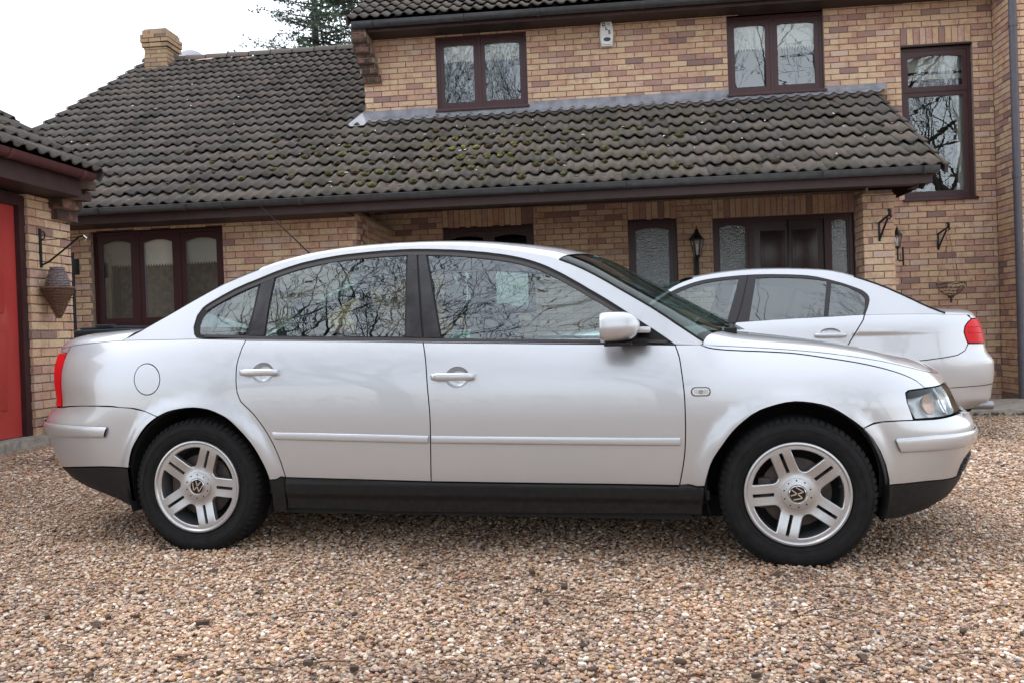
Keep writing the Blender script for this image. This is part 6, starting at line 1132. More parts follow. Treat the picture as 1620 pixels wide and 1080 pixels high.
# back slope so the house is closed
b=MB(); b.add([(-8.1,ry,rz-.03),(-3.1,ry,rz-.03),(-3.1,ry+6,rz-3.6),(-8.1,ry+6,rz-3.6)],[(0,1,2,3)]); b.add([(-8.05,9.6,2.4),(-8.05,ry,rz-.08),(-8.05,ry+6,2.4)],[(0,1,2)]); b.build('rear_slope',M_['tile'],rf)
def gutter(parent,x0,x1,y,z,mat,ax='x',joints=(),r=.058):
    b=MB(); n=10; v=[];f=[]; prof=[(-r*math.cos(math.pi*k/n)*1.0,-r*1.05*math.sin(math.pi*k/n)) for k in range(n+1)]; prof=[(-r-.004,.006)]+prof+[(r+.002,.02)]
    for u in (x0,x1):
        for a,c in prof: v.append((u,y+a,z+c) if ax=='x' else (y-a,u,z+c))
    m=len(prof); f=[(k,k+1,m+k+1,m+k) for k in range(m-1)]; b.add(v,f,sm=True)
    cap=[(u_[0],u_[1],u_[2]) for u_ in v[:m]]; b.add(cap,[tuple(range(m))]); b.add(v[m:],[tuple(range(m))])
    g=b.build('gutter',mat,parent); md=g.modifiers.new('s','SOLIDIFY'); md.thickness=.004
    b=MB()
    for j in joints:
        v=[]
        for u in (j-.022,j+.022):
            for a,c in prof: v.append((u,y+a*1.09,z+c*1.1) if ax=='x' else (y-a*1.09,u,z+c*1.1))
        b.add(v,[(k,k+1,m+k+1,m+k) for k in range(m-1)])
    if joints: q=b.build('gutter_joint',mat,g); md=q.modifiers.new('s','SOLIDIFY'); md.thickness=.004
    return g
gutter(house,-7.9,3.43,9.42,2.535,M_['gutter'],joints=(-5.6,-4.57,-4.15,-3.25,-.61,.31,2.31,3.30))
b=MB(); b.box(-7.9,3.40,9.485,9.51,2.385,2.555); b.build('fascia',M_['fascia'],house)
b=MB(); b.box(-7.9,-2.80,9.51,YB-.012,2.385,2.40); b.box(-2.80,3.30,9.75,YA-.014,2.655,2.665); b.box(3.30,3.40,9.512,9.95,2.39,2.56); b.add([(3.395,9.50,2.39),(3.395,YA-.014,2.39),(3.395,YA-.014,3.86),(3.395,9.50,2.55)],[(0,1,2,3)]); b.box(-2.8,3.3,9.51,9.62,2.39,2.40); b.build('soffit',M_['soffit'],house)
b=MB(); b.box(-2.80,3.395,9.60,9.75,2.40,2.66); b.build('porch_beam',M_['soffit'],house)
# lead flashing: stepped dressed sheet with a wavy lower edge
b=MB(); segs=[(-3.10,-2.135,4.035),(-2.135,-.88,3.985),(-.88,.50,4.035),(.50,1.70,4.035),(1.70,2.93,3.955),(2.93,3.66,4.0)]
for x0,x1,zt in segs:
    n=int((x1-x0)/.025); v=[]
    for k in range(n+1):
        x=x0+(x1-x0)*k/n; q=(x-X0R)/.15; wv=.03*max(0,math.sin(math.pi*min((q%1)/.52,1))) if (q%1)<.52 else 0
        v+=[(x,YA-.018,zt),(x,YA-.024,3.925+wv*.2),(x,YA-.125,3.880+wv),(x,YA-.16,3.858+wv*.95)]
    b.add(v,[(4*k+c,4*k+4+c,4*k+5+c,4*k+1+c) for k in range(n) for c in range(3)],sm=True)
    b.box(x0,x1,YA-.020,YA-.013,zt-.02,zt+.0)
b.add([(-3.10,YA-.02,4.05),(-3.06,YA-.03,4.12),(-3.12,YA-.10,4.0),(-3.30,YA-.22,3.82),(-3.22,YA-.30,3.78),(-3.02,YA-.25,3.80),(-3.0,YA-.10,3.90)],[(0,1,2),(0,2,6),(2,3,5),(2,5,6),(3,4,5)])
b.build('lead_flashing',M_['lead'],house)
# upper storey eave and roof
gutter(house,-3.13,5.3,11.31,5.085,M_['gutter'],joints=(-2.88,-1.68,-.70,.62),r=.062)
b=MB(); b.box(-2.96,5.3,11.375,11.40,4.985,5.12); b.build('fascia',M_['fascia'],house)
b=MB(); b.box(-3.1,5.3,11.40,YA-.013,4.985,5.0); b.build('soffit',M_['soffit'],house)
b=MB(); b.add([(-3.16,11.33,5.12),(5.4,11.33,5.12),(5.4,15.6,7.7),(-3.16,15.6,7.7)],[(0,1,2,3)]); b.add([(-3.10,11.72,5.1),(-3.10,15.6,7.62),(-3.10,19,5.1),(-3.1,19,0),(-3.1,11.8,0)],[(0,1,2,3,4)]); b.add([(-3.16,15.6,7.7),(5.4,15.6,7.7),(5.4,19.8,5.1),(-3.16,19.8,5.1)],[(0,1,2,3)])
ur=b.build('upper_roof',M_['fascia'],house)
roof(house,ur,(-3.22,11.27,5.10),(1,0,0),UP,29,14,nmax=100); verge((-3.208,11.27,5.10),(1,0,0),UP,NR,14,.345,ur)
b=MB(); b.add([(-8.0,YB+.1,0),(-8.0,ry+5.6,0),(-8.0,ry+5.6,2.4),(-8.0,YB+.1,2.4)],[(0,1,2,3)]); b.add([(-8,19.9,0),(7.5,19.9,0),(7.5,19.9,5),(-3.1,19.9,5),(-3.1,19.9,2.6),(-8,19.9,2.6)],[(0,1,2,3,4,5)]); b.build('rear_wall',M_['mortar'],house)
# chimney
ch=empty('chimney',parent=house)
cb=Bricks(house,'brick_old'); x0,x1,y0,y1=-7.92,-7.50,14.95,15.42
b=MB(); b.box(x0+.012,x1-.012,y0+.012,y1-.012,5.5,6.53); b.build('chimney_core',M_['mortar'],ch)
for a,c,e_ in ((5.60,6.24,0),(6.24,6.32,.03),(6.32,6.47,.045),(6.47,6.55,.015)):
    cb.lay(x0-e_,x1+e_,a,c,faceY(y0-e_+.012),zref=a,phase=.07,thick=.12); cb.lay(y0-e_,y1+e_,a,c,faceX(x1+e_-.012,1),zref=a,phase=.02,thick=.12)
cb.build(ch,ch,300,nm='chimney_brick')
b=MB(); b.rbox(x0,x1,y0,y1,6.53,6.57,.015); b.lathe([(.10,0),(.09,.03),(.07,.05),(.001,.055)],20,axis='z',o=((x0+x1)/2+.0,(y0+y1)/2,6.55)); b.build('chimney_cap',M_['concrete'],ch)
dish=MB(); dish.lathe([(.30,.07),(.22,.035),(.12,.01),(.001,0)],36,axis='y'); dish.v=[(x,y+.0,z) for x,y,z in dish.v]; d=dish.build('satellite_dish',M_['dish']); d.location=(-7.72,16.3,6.38); d.rotation_euler=(math.radians(-12),0,math.radians(18))
b=MB(); b.tube([(0,0,0),(0,.25,-.3),(.0,.3,-1.3)],.02,6); b.build('dish_arm',M_['iron'],d)
tag(d,'grey satellite dish showing behind the chimney','satellite dish')
# downpipe at the bay corner
b=MB(); b.tube([(4.905,11.03,5.3),(4.905,11.03,.0)],.045,16); 
for z in (.45,2.62,4.4): b.tube([(4.905,11.03,z),(4.905,11.03,z+.07)],.052,16)
b.build('downpipe',M_['pipe'],house)
for z in (.5,2.6): pass
b=MB(); b.tube([(3.34,9.55,2.42),(3.33,9.62,2.36)],.03,8); b.build('pipe_stub',M_['underside'],house)
# ---- garage on the left, its door facing right
XG=-4.85; gar=empty('brick_garage',(0,0,0),label='brick garage at the left edge with a bright red door and maroon gutter',cat='garage')
b=MB(); b.box(XG-.11,XG-.012,7.095,7.69,-.05,2.32); b.box(-8.0,XG-.012,7.60,7.678,-.05,2.6); b.box(XG-.11,XG-.012,3.2,4.6,-.05,2.32); gw=b.build('front_wall',M_['mortar'],gar)
GB=Bricks(gar); n0=len(GB.items); GB.lay(7.085,7.69,.0,2.32,faceX(XG-.012,1),phase=.0,zref=.03); GB.items=[it[:7]+(.11,) for it in GB.items]
GB.lay(3.2,4.6,.0,2.32,faceX(XG-.012,1),zref=.03)
GB.build(gw,gar,200)
CG=Bricks(gar)
for k,(yy0,yy1,z0,z1,ex) in enumerate(((7.42,7.665,2.14,2.235,.06),(7.38,7.63,2.235,2.325,.13),(7.42,7.59,2.325,2.42,.20),(7.41,7.58,2.42,2.52,.25))):
    cbk=MB(); cbk.box(XG-.09,XG+ex-.008,yy0+.008,yy1-.004,z0+.003,z1-.001); cbk.build('corbel_mortar',M_['mortar'],gw)
    CG.lay(yy0,yy1,z0,z1,faceX(XG+ex-.012,1),dark=True,h=.095,w=.13,zref=z0,phase=yy0+.05*(k%2),thick=ex+.05); CG.lay(XG-.1,XG+ex,z0,z1,faceY(yy0+.012),dark=True,h=.095,w=.17,zref=z0,phase=XG,thick=.3)
CG.build(gw,gar,60,nm='corbel_brick')
b=MB(); b.box(XG-.16,XG-.03,7.015,7.10,.25,2.30); b.box(XG-.16,XG-.03,4.6,7.015,2.21,2.31); b.box(XG-.16,XG-.05,4.6,4.70,.02,2.21); b.build('door_frame',M_['framebrown'],gar)
b=MB(); b.box(XG-.16,XG-.075,4.70,7.02,.268,2.21)
gd=b.build('garage_door',M_['reddoor'],gar)
b=MB()
for ya,yb2 in ((5.0,5.6),(5.78,6.10),(6.24,6.84)):
    for za,zb in ((.50,1.15),(1.3,2.10)):
        if (ya,yb2)==(5.78,6.10): continue
        b.rbox(XG-.08,XG-.064,ya,yb2,za,zb,.006)
b.rbox(XG-.078,XG-.069,6.74,6.78,.45,2.15,.003)
b.build('door_panels',M_['reddoor'],gd)
gutter(gar,4.0,7.47,-4.50,2.525,M_['gutter_red'],ax='y',joints=(6.35,7.30),r=.055)
b=MB(); b.box(-4.585,-4.56,4.0,7.40,2.325,2.56); b.build('fascia',M_['fascia'],gar)
b=MB(); b.box(XG-.15,-4.585,4.0,7.44,2.325,2.34); b.build('soffit',M_['soffit'],gar)
gs=math.radians(32); b=MB(); b.add([(-4.52,4.0,2.52),(-4.52,7.60,2.52),(-8.2,7.60,2.52+3.68*math.tan(gs)),(-8.2,4.0,2.52+3.68*math.tan(gs))],[(0,1,2,3)]); b.add([(-4.62,7.575,2.38),(-4.62,7.575,2.45),(-8.2,7.575,2.43+3.6*math.tan(gs)),(-8.2,7.575,0),(XG-.1,7.575,0),(XG-.1,7.575,2.33)],[(0,1,2,3,4,5)]); gr_=b.build('roof',M_['fascia'],gar)
roof(gar,gr_,(-4.46,4.02,2.525),(0,1,0),(-math.cos(gs),0,math.sin(gs)),12,12,nmax=150,w=.30,g=.32)
verge((-4.46,4.02+12*.30-.045,2.525),(0,1,0),(-math.cos(gs),0,math.sin(gs)),(math.sin(gs),0,math.cos(gs)),12,.32,gr_)
# ================================================================ ground and gravel
def gravel_base():
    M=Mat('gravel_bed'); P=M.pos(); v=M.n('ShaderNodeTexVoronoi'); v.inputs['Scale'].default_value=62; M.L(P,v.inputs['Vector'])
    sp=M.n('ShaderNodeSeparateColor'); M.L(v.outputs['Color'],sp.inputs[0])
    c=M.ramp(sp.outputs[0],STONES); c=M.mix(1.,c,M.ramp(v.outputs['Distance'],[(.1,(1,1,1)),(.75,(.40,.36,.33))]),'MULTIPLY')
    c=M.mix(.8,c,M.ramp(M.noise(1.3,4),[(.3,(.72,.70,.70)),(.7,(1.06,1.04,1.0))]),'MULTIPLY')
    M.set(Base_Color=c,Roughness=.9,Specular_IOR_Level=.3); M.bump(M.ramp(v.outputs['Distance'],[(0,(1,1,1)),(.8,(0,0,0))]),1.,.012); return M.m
STONES=[(0,(.62,.49,.37)),(.09,(.49,.335,.225)),(.18,(.73,.62,.49)),(.28,(.40,.23,.145)),(.38,(.59,.45,.31)),(.48,(.52,.27,.165)),(.56,(.86,.78,.67)),(.64,(.35,.245,.18)),(.71,(.60,.36,.24)),(.77,(.25,.175,.145)),(.83,(.94,.89,.81)),(.88,(.56,.34,.13)),(.935,(.32,.28,.27)),(.98,(.13,.09,.08)),(1,(.95,.90,.84))]
M_['gravel_bed']=gravel_base()
def stone_mat():
    M=Mat('pebble'); oi=M.n('ShaderNodeObjectInfo'); c=M.ramp(oi.outputs['Random'],STONES)
    c=M.mix(.7,c,M.ramp(M.noise(160,4,.6),[(.3,(.66,.63,.62)),(.7,(1.12,1.1,1.08))]),'MULTIPLY')
    c=M.mix(1.,c,M.ramp(M.noise(.9,6,.62),[(.34,(.56,.52,.50)),(.5,(.90,.88,.86)),(.66,(1.1,1.08,1.04))]),'MULTIPLY')
    M.set(Base_Color=c,Roughness=.62,Specular_IOR_Level=.4); return M.m
M_['pebble']=stone_mat()
b=MB()
xs=np.r_[np.linspace(-60,-9,18)[:-1],np.linspace(-9,9,61)[:-1],np.linspace(9,60,18)]; ys=np.r_[np.linspace(-60,0,20)[:-1],np.linspace(0,14,47)[:-1],np.linspace(14,60,16)]
v=[(x,y,GZ(x,y)) for y in ys for x in xs]; n=len(xs)
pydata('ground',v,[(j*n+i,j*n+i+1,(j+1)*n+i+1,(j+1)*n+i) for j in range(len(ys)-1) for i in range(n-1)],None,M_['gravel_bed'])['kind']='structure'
def pebble(seed):
    r=random.Random(seed); bm=bmesh.new(); bmesh.ops.create_icosphere(bm,subdivisions=1,radius=1)
    ax=(1,r.uniform(.62,.95),r.uniform(.34,.58))
    for vv in bm.verts:
        k=1+r.uniform(-.24,.20); vv.co=Vector((vv.co.x*ax[0]*k,vv.co.y*ax[1]*k,vv.co.z*ax[2]*k))
    me=bpy.data.meshes.new('pebble'); bm.to_mesh(me); bm.free(); me.materials.append(M_['pebble']); return me
pc=bpy.data.collections.new('pebble_shapes')
for k in range(8): pc.objects.link(bpy.data.objects.new('pebble',pebble(k)))
def scatter(name,poly,density,smin,smax,seed):
    """geometry-nodes gravel over a ground patch"""
    me=bpy.data.meshes.new(name); (xa,ya),(xb,_),(xc,yc),(xd,_)=poly; nu,nv=28,12; P=[]
    for j in range(nv+1):
        t=j/nv; l=max(-4.74,xa+(xd-xa)*t); r_=xb+(xc-xb)*t
        for i in range(nu+1): x=l+(r_-l)*i/nu; y=ya+(yc-ya)*t; P.append((x,y,GZ(x,y)+.004))
    me.from_pydata(P,[],[(j*(nu+1)+i,j*(nu+1)+i+1,(j+1)*(nu+1)+i+1,(j+1)*(nu+1)+i) for j in range(nv) for i in range(nu)]); me.materials.append(M_['pebble']); o=link(name,me); o['kind']='stuff'
    g=bpy.data.node_groups.new(name,'GeometryNodeTree'); g.interface.new_socket('Geometry',in_out='INPUT',socket_type='NodeSocketGeometry'); g.interface.new_socket('Geometry',in_out='OUTPUT',socket_type='NodeSocketGeometry')
    N=g.nodes;Lk=g.links.new; gi=N.new('NodeGroupInput');go=N.new('NodeGroupOutput'); d=N.new('GeometryNodeDistributePointsOnFaces'); d.inputs['Density'].default_value=density; d.inputs['Seed'].default_value=seed
    ci=N.new('GeometryNodeCollectionInfo'); ci.inputs[0].default_value=pc; ci.inputs['Separate Children'].default_value=True; ci.inputs['Reset Children'].default_value=True
    io=N.new('GeometryNodeInstanceOnPoints'); io.inputs['Pick Instance'].default_value=True
    rr=N.new('FunctionNodeRandomValue'); rr.data_type='FLOAT_VECTOR'; rr.inputs[0].default_value=(-.32,-.32,0); rr.inputs[1].default_value=(.32,.32,6.283)
    rs=N.new('FunctionNodeRandomValue'); rs.data_type='FLOAT'; rs.inputs[2].default_value=0; rs.inputs[3].default_value=1; rs.inputs['Seed'].default_value=3
    pw=N.new('ShaderNodeMath'); pw.operation='POWER'; pw.inputs[1].default_value=2.2; Lk(rs.outputs[1],pw.inputs[0])
    ma=N.new('ShaderNodeMapRange'); ma.inputs[3].default_value=smin; ma.inputs[4].default_value=smax; Lk(pw.outputs[0],ma.inputs[0])
    ro=N.new('FunctionNodeRandomValue'); ro.data_type='FLOAT_VECTOR'; ro.inputs[0].default_value=(0,0,-.006); ro.inputs[1].default_value=(0,0,.010); ro.inputs['Seed'].default_value=9
    sp=N.new('GeometryNodeSetPosition'); Lk(gi.outputs[0],d.inputs[0]); Lk(d.outputs[0],sp.inputs[0]); Lk(ro.outputs[0],sp.inputs['Offset']); Lk(sp.outputs[0],io.inputs['Points'])
    Lk(ci.outputs[0],io.inputs['Instance']); Lk(rr.outputs[0],io.inputs['Rotation']); Lk(ma.outputs[0],io.inputs['Scale']); Lk(io.outputs[0],go.inputs[0])
    m=o.modifiers.new('scatter','NODES'); m.node_group=g; return o
def fan(y0,y1,a=-.80,c=.80,lo=-4.8): 
    return [(max(lo,a*y0),y0),(c*y0,y0),(c*y1,y1),(max(lo,a*y1),y1)]
scatter('gravel_near',fan(1.6,3.3),7600,.0058,.0138,1)
scatter('gravel_middle',fan(3.3,5.6),5400,.006,.0138,2)
scatter('gravel_far',fan(5.6,10.4,lo=-4.7),2500,.008,.018,3)
# fallen cones, bark, twigs, dark wet leaves
b=MB()
for k in range(150):
    y=random.uniform(1.9,6.5); x=random.uniform(-.68*y,.6*y)
    if -2.6<x<1.9 and 4.0<y<5.6: continue
    z=GZ(x,y)+.016; a=random.uniform(0,6.28); r=random.uniform(.008,.022)
    if k%3==0:
        m=MB(); m.lathe([(.001,-r),(r*.55,-r*.5),(r*.62,.1*r),(r*.45,r*.7),(.001,r*1.1)],7); b.add([(x+u*math.cos(a)-w_*math.sin(a),y+u*math.sin(a)+w_*math.cos(a),z+h*.8) for u,w_,h in m.v],m.f,sm=False)
    elif k%3==1:
        n=[(x+r*1.3*math.cos(a+q)*random.uniform(.6,1.1),y+r*1.3*math.sin(a+q)*random.uniform(.5,1),z+random.uniform(-.004,.012)) for q in np.linspace(0,6.28,7)[:-1]]; b.add(n,[tuple(range(6))])
    else:
        m=MB(); m.rbox(-r,r,-r*.6,r*.6,-.006,.008,.003); b.add([(x+u*math.cos(a)-w_*math.sin(a),y+u*math.sin(a)+w_*math.cos(a),z+h) for u,w_,h in m.v],m.f)
b.build('fallen_cones',M_['twig'],kind='stuff')
b=MB()
for k in range(150):
    y=random.uniform(1.9,6.0); x=random.uniform(-.68*y,.6*y); a=random.uniform(-.6,.6)+(math.pi if k%2 else 0); l=random.uniform(.04,.17); z=GZ(x,y)+.021
    p=[(x+l*t*math.cos(a+.5*t*random.uniform(-1,1)),y+l*t*math.sin(a),z+.010*math.sin(3*t)) for t in (0,.33,.66,1)]; b.tube(p,[.0022,.002,.0016,.001],5)
b.build('twigs',M_['twig'],kind='stuff')
def weeds(name,x,y,n,r,h,label=None,cat=None,stuff=False):
    b=MB(); z=GZ(x,y)
    for k in range(n):
        a=random.uniform(0,6.28); d=r*math.sqrt(random.random()); px,py=x+d*math.cos(a),y+d*math.sin(a); hz=z+h*random.uniform(.15,1)*(1-.4*d/r); s=random.uniform(.5,1)*max(.008,h*.16); t=random.uniform(0,6.28)
        q=[(px,py,hz-s*.4),(px+s*math.cos(t),py+s*math.sin(t),hz+s*.2),(px+s*.3*math.cos(t),py+s*.3*math.sin(t),hz+s*.9),(px-s*.7*math.sin(t),py+s*.6*math.cos(t),hz+s*.3)]
        b.add(q,[(0,1,2),(0,2,3)])
        if k%4==0: b.tube([(x+.3*(px-x),y+.3*(py-y),z),(px,py,hz)],.0018,4)
    o=b.build(name,M_['leaf'],kind='stuff' if stuff else None)
    if label: tag(o,label,cat)
    return o
weeds('green_weeds',.52,2.35,160,.055,.03,stuff=True); 
# plinth of the garage, step of the house
b=MB(); b.rbox(XG-.3,XG+.10,3.2,7.70,-.05,.262,.012); b.build('garage_plinth',M_['concrete'])['kind']='structure'
b=MB(); b.rbox(3.16,7.5,9.78,11.09,-.16,.018,.02); b.rbox(-2.78,3.16,9.75,11.70,-.12,.03,.015); b.build('paving',M_['concrete'])['kind']='structure'
pl=weeds('weed_plant',XG+.16,7.25,130,.10,.34,'small leafy weed growing at the foot of the garage pier','plant')
weeds('weed_plant',XG+.20,7.62,60,.07,.30,'thin weed against the garage corner behind the car boot','plant')
b=MB()
for k in range(240):
    x=random.uniform(3.6,6.2); y=random.uniform(9.62,9.86); s=random.uniform(.008,.03); z=GZ(x,y)+.02
    b.add([(x,y,z),(x+s,y+random.uniform(-s,s),z+s*.6),(x+s*.3,y+s,z+s)],[(0,1,2)])
b.build('leaf_litter',M_['twig'],kind='stuff')
# moss clumps on the porch roof
b=MB(); c_,s_=math.cos(sl),math.sin(sl)
def mossclump(n,x0,x1,q0,q1,mat,nm,smax,gauss=False):
    b=MB()
    for k in range(n):
        x=random.gauss((x0+x1)/2,(x1-x0)/3.2) if gauss else random.uniform(x0,x1); q=random.uniform(q0,q1)
        x=min(max(x,-7.6),3.1)
        # sit in the pans, just below a tile's nose
        x=X0R+.15*round((x-X0R)/.15)+.12+random.uniform(-.02,.02)
        q=max(.06,.345*round(q/.345)-random.uniform(.01,.10)); y=9.41+q*c_-.04*s_; z=2.515+q*s_+.045*c_
        r=random.uniform(.4,1)**1.6*smax; bm=bmesh.new(); bmesh.ops.create_icosphere(bm,subdivisions=1,radius=r)
        for v in bm.verts: v.co=v.co*random.uniform(.75,1.2); v.co=Vector((v.co.x*1.25+x,v.co.y*1.1+y,v.co.z*.62+z))
        bm.verts.index_update(); b.add([v.co[:] for v in bm.verts],[[v.index for v in f.verts] for f in bm.faces],sm=False); bm.free()
    b.build(nm,mat,rf,kind='stuff')
mossclump(110,-4.0,.8,.2,2.1,M_['moss'],'moss',.058,True); mossclump(110,-4.6,1.2,.2,2.2,M_['moss_brown'],'moss_brown',.055,True); mossclump(46,-2.1,-.9,.9,1.8,M_['moss_bright'],'moss_bright',.042,True); mossclump(40,-7,-3,.3,3.5,M_['moss_brown'],'moss_dry',.035)
b=MB()
for k in range(70):
    x=random.uniform(-7.7,3.3); q=random.uniform(.1,6.6 if x<-3.3 else 2.2); s=random.uniform(.005,.012); a=random.uniform(0,3.1); y=9.41+q*c_; z=2.515+q*s_+.085; u=Vector((math.cos(a)*s*1.8,math.sin(a)*s*1.8*c_,math.sin(a)*s*1.8*s_)); v=Vector((-math.sin(a)*s*.6,math.cos(a)*s*.6*c_,math.cos(a)*s*.6*s_)); p=Vector((x,y,z))
    b.add([p-u-v,p+u-v,p+u+v,p-u+v],[(0,1,2,3)])
b.build('pale_flecks',M_['white'],rf,kind='stuff')
# ================================================================ wall fittings
def chain(p,q,n=14,r=.004):
    b=MB(); p,q=Vector(p),Vector(q); b.tube([p+(q-p)*t for t in (0,.5,1)],r*.45,5); return b
# alarm box with its letters
al=empty('alarm_box',(.160,YA-.03,4.848),'white alarm box with letters and a blue lens high on the brick wall','alarm box')
b=MB(); o=[]
for z,wd in ((-.168,.055),(-.155,.072),(-.08,.083),(0,.088),(.08,.082),(.15,.070),(.166,.058)): o.append((wd,z))
b.prism([(w_,z) for w_,z in o]+[(-w_,z) for w_,z in o[::-1]],-.045,.03); b.prism([(w_*.86,z*.9) for w_,z in o]+[(-w_*.86,z*.9) for w_,z in o[::-1]],-.062,-.045); bx=b.build('casing',M_['white'],al)
b=MB(); b.prism(circ(.004,-.088,.046,24,rz=.026),-.068,-.060); b.build('blue_lens',M_['blue'],al)
def text(s,size,loc,mat,parent,name,rz=0,rx=90,bold=0.):
    cu=bpy.data.curves.new(name,'FONT'); cu.body=s; cu.size=size; cu.extrude=.0012; cu.offset=bold; cu.align_x='CENTER'; cu.align_y='CENTER'
    t=bpy.data.objects.new(name,cu); C.objects.link(t); dg=bpy.context.evaluated_depsgraph_get(); me=bpy.data.meshes.new_from_object(t.evaluated_get(dg)); bpy.data.objects.remove(t)
    o=link(name,me,parent,mat); o.location=loc; o.rotation_euler=(math.radians(rx),0,math.radians(rz)); return o
text('D',.062,(-.033,-.064,.103),M_['black_ink'],al,'letter',bold=.0028); text('L',.058,(.0,-.064,.052),M_['black_ink'],al,'letter',bold=.0028); text('S',.062,(.036,-.064,.003),M_['black_ink'],al,'letter',bold=.0028)
b=MB(); 
for z in (.115,.104,.093): b.box(.005,.045,-.0645,-.062,z-.003,z+.003)
b.box(-.03,.04,-.0645,-.062,-.035,-.031); b.build('small_print',M_['grey_ink'],al)
# lanterns
def lantern(x,y,z,label,flip=0,s=1.):
    """z is the top of the finial; lantern stands on a wall arm"""
    t=empty('wall_lantern',(x,y,z),label,'lantern'); b=MB()
    b.lathe([(.001,0),(.006,-.01),(.004,-.02),(.010,-.03),(.006,-.04),(.022,-.055),(.03,-.07),(.022,-.075),(.045,-.115),(.085,-.165),(.098,-.178),(.098,-.186),(.080,-.188)],6,axis='z',sm=False)
    b.lathe([(.040,-.395),(.045,-.385),(.036,-.41),(.018,-.43),(.012,-.46),(.001,-.47)],6,axis='z',sm=False)
    for k in range(6):
        a=math.pi*2*k/6; b.tube([(.084*math.cos(a),.084*math.sin(a),-.187),(.042*math.cos(a),.042*math.sin(a),-.39)],.0055,5)
    b.build('lantern_cage',M_['iron'],t)
    g=MB(); g.lathe([(.080,-.189),(.040,-.388)],6,axis='z',sm=False); g.build('lantern_glass',M_['lamp_glass'],t)
    g=MB(); g.lathe([(.001,-.235),(.02,-.24),(.022,-.30),(.015,-.33),(.013,-.37),(.001,-.372)],14,axis='z'); g.build('bulb',M_['white'],t)
    g=MB(); g.tube([(0,0,-.46),(0,.0,-.62),(0,.03,-.66),(0,.10,-.64)],[.013,.016,.013,.011],8); g.rbox(-.032,.032,.085,.105,-.74,-.40,.008); g.build('wall_arm',M_['iron'],t)
    if flip: t.rotation_euler=(0,0,math.radians(flip))
    if s!=1: t.scale=(s,s,s)
    return t
lantern(1.225,YA-.125,2.29,'black wall lantern with a bulb between the narrow window and the front door')
l2=lantern(3.235,10.12,2.03,'black lantern fixed to the right-hand side of the porch pillar',flip=-90,s=.60)
def bracket(x,y,z,label):
    """z top; flat back bar, curled top arm, diagonal stay, projects to -y and a little +x"""
    t=empty('plant_bracket',(x,y,z),label,'bracket'); b=MB(); b.rbox(-.012,.012,-.006,.006,-.28,-.07,.003)
    b.tube([(0,-.005,-.08),(.03,-.12,-.04),(.05,-.20,-.02),(.058,-.225,-.045),(.045,-.21,-.06)],.012,6); b.tube([(0,-.005,-.26),(.022,-.08,-.15),(.040,-.17,-.05)],.012,6); b.tube([(.05,-.2,-.03),(.052,-.21,.02),(.040,-.195,.035)],.018,6); b.build('iron_bracket',M_['iron'],t); return t
bracket(2.995,YB-.004,2.125,'iron plant bracket on the front of the porch pillar')
bracket(4.235,YA-.016,2.135,'iron plant bracket on the right wall below the tall window')
# empty wire hanging basket
wb_=empty('wire_basket',(4.29,YA-.235,1.42),'rusty empty wire hanging basket on the right wall','hanging basket'); b=MB(); R0=.165
for k,(f_,zz) in enumerate(((1,0),(.93,-.045),(.78,-.09),(.52,-.13),(.2,-.155))): b.tube([(R0*f_*math.cos(q),R0*f_*math.sin(q),zz+.006*math.sin(5*q)) for q in np.linspace(0,2*math.pi,25)],.0026 if k else .004,4,caps=False)
for k in range(18):
    a=2*math.pi*k/18; b.tube([(R0*f_*math.cos(a+s_*.2),R0*f_*math.sin(a+s_*.2),zz) for f_,zz,s_ in ((1,0,0),(.93,-.045,1),(.78,-.09,0),(.52,-.13,1),(.2,-.155,0))],.0022,4)
b.lathe([(.03,-.15),(.035,-.17),(.014,-.185),(.012,-.235),(.001,-.24)],10,axis='z'); b.build('wire_bowl',M_['wire'],wb_)
b=MB()
for k in range(3): a=2*math.pi*k/3+.5; b.tube([(R0*math.cos(a),R0*math.sin(a),0),(0,.0,.60)],.0018,4)
b.build('basket_chain',M_['wire'],wb_)
# wicker cone on the garage pier
wk=empty('wicker_basket',(XG+.13,7.27,1.515),'wicker cone hanging basket with a grey woven hood on the garage pier','hanging basket')
def weave(b,rings,nst=22,rr=.006):
    for i in range(len(rings)-1):
        r0,z0=rings[i];r1,z1=rings[i+1]; n=max(1,int(abs(z1-z0)/.0125))
        for k in range(n):
            t=k/n; r=r0+(r1-r0)*t; z=z0+(z1-z0)*t; b.tube([(max(.004,r+(.004 if (j+k)%2 else -.003))*math.cos(2*math.pi*j/nst),max(.004,r+(.004 if (j+k)%2 else -.003))*math.sin(2*math.pi*j/nst),z+random.uniform(-.002,.002)) for j in range(nst+1)],rr,4,caps=False)
b=MB(); weave(b,[(.128,0),(.112,-.05),(.065,-.15),(.010,-.265)]); b.tube([(.132*math.cos(q),.132*math.sin(q),.004) for q in np.linspace(0,6.283,25)],.010,6,caps=False); b.build('wicker_cone',M_['wicker'],wk)
b=MB(); weave(b,[(.098,.012),(.090,.07),(.062,.15),(.050,.195)],18); b.build('wicker_hood',M_['wicker_grey'],wk)
b=MB(); b.lathe([(.088,.01),(.045,.18)],18,axis='z'); b.lathe([(.118,-.005),(.05,-.16),(.004,-.25)],18,axis='z'); b.build('wicker_lining',M_['twig'],wk)
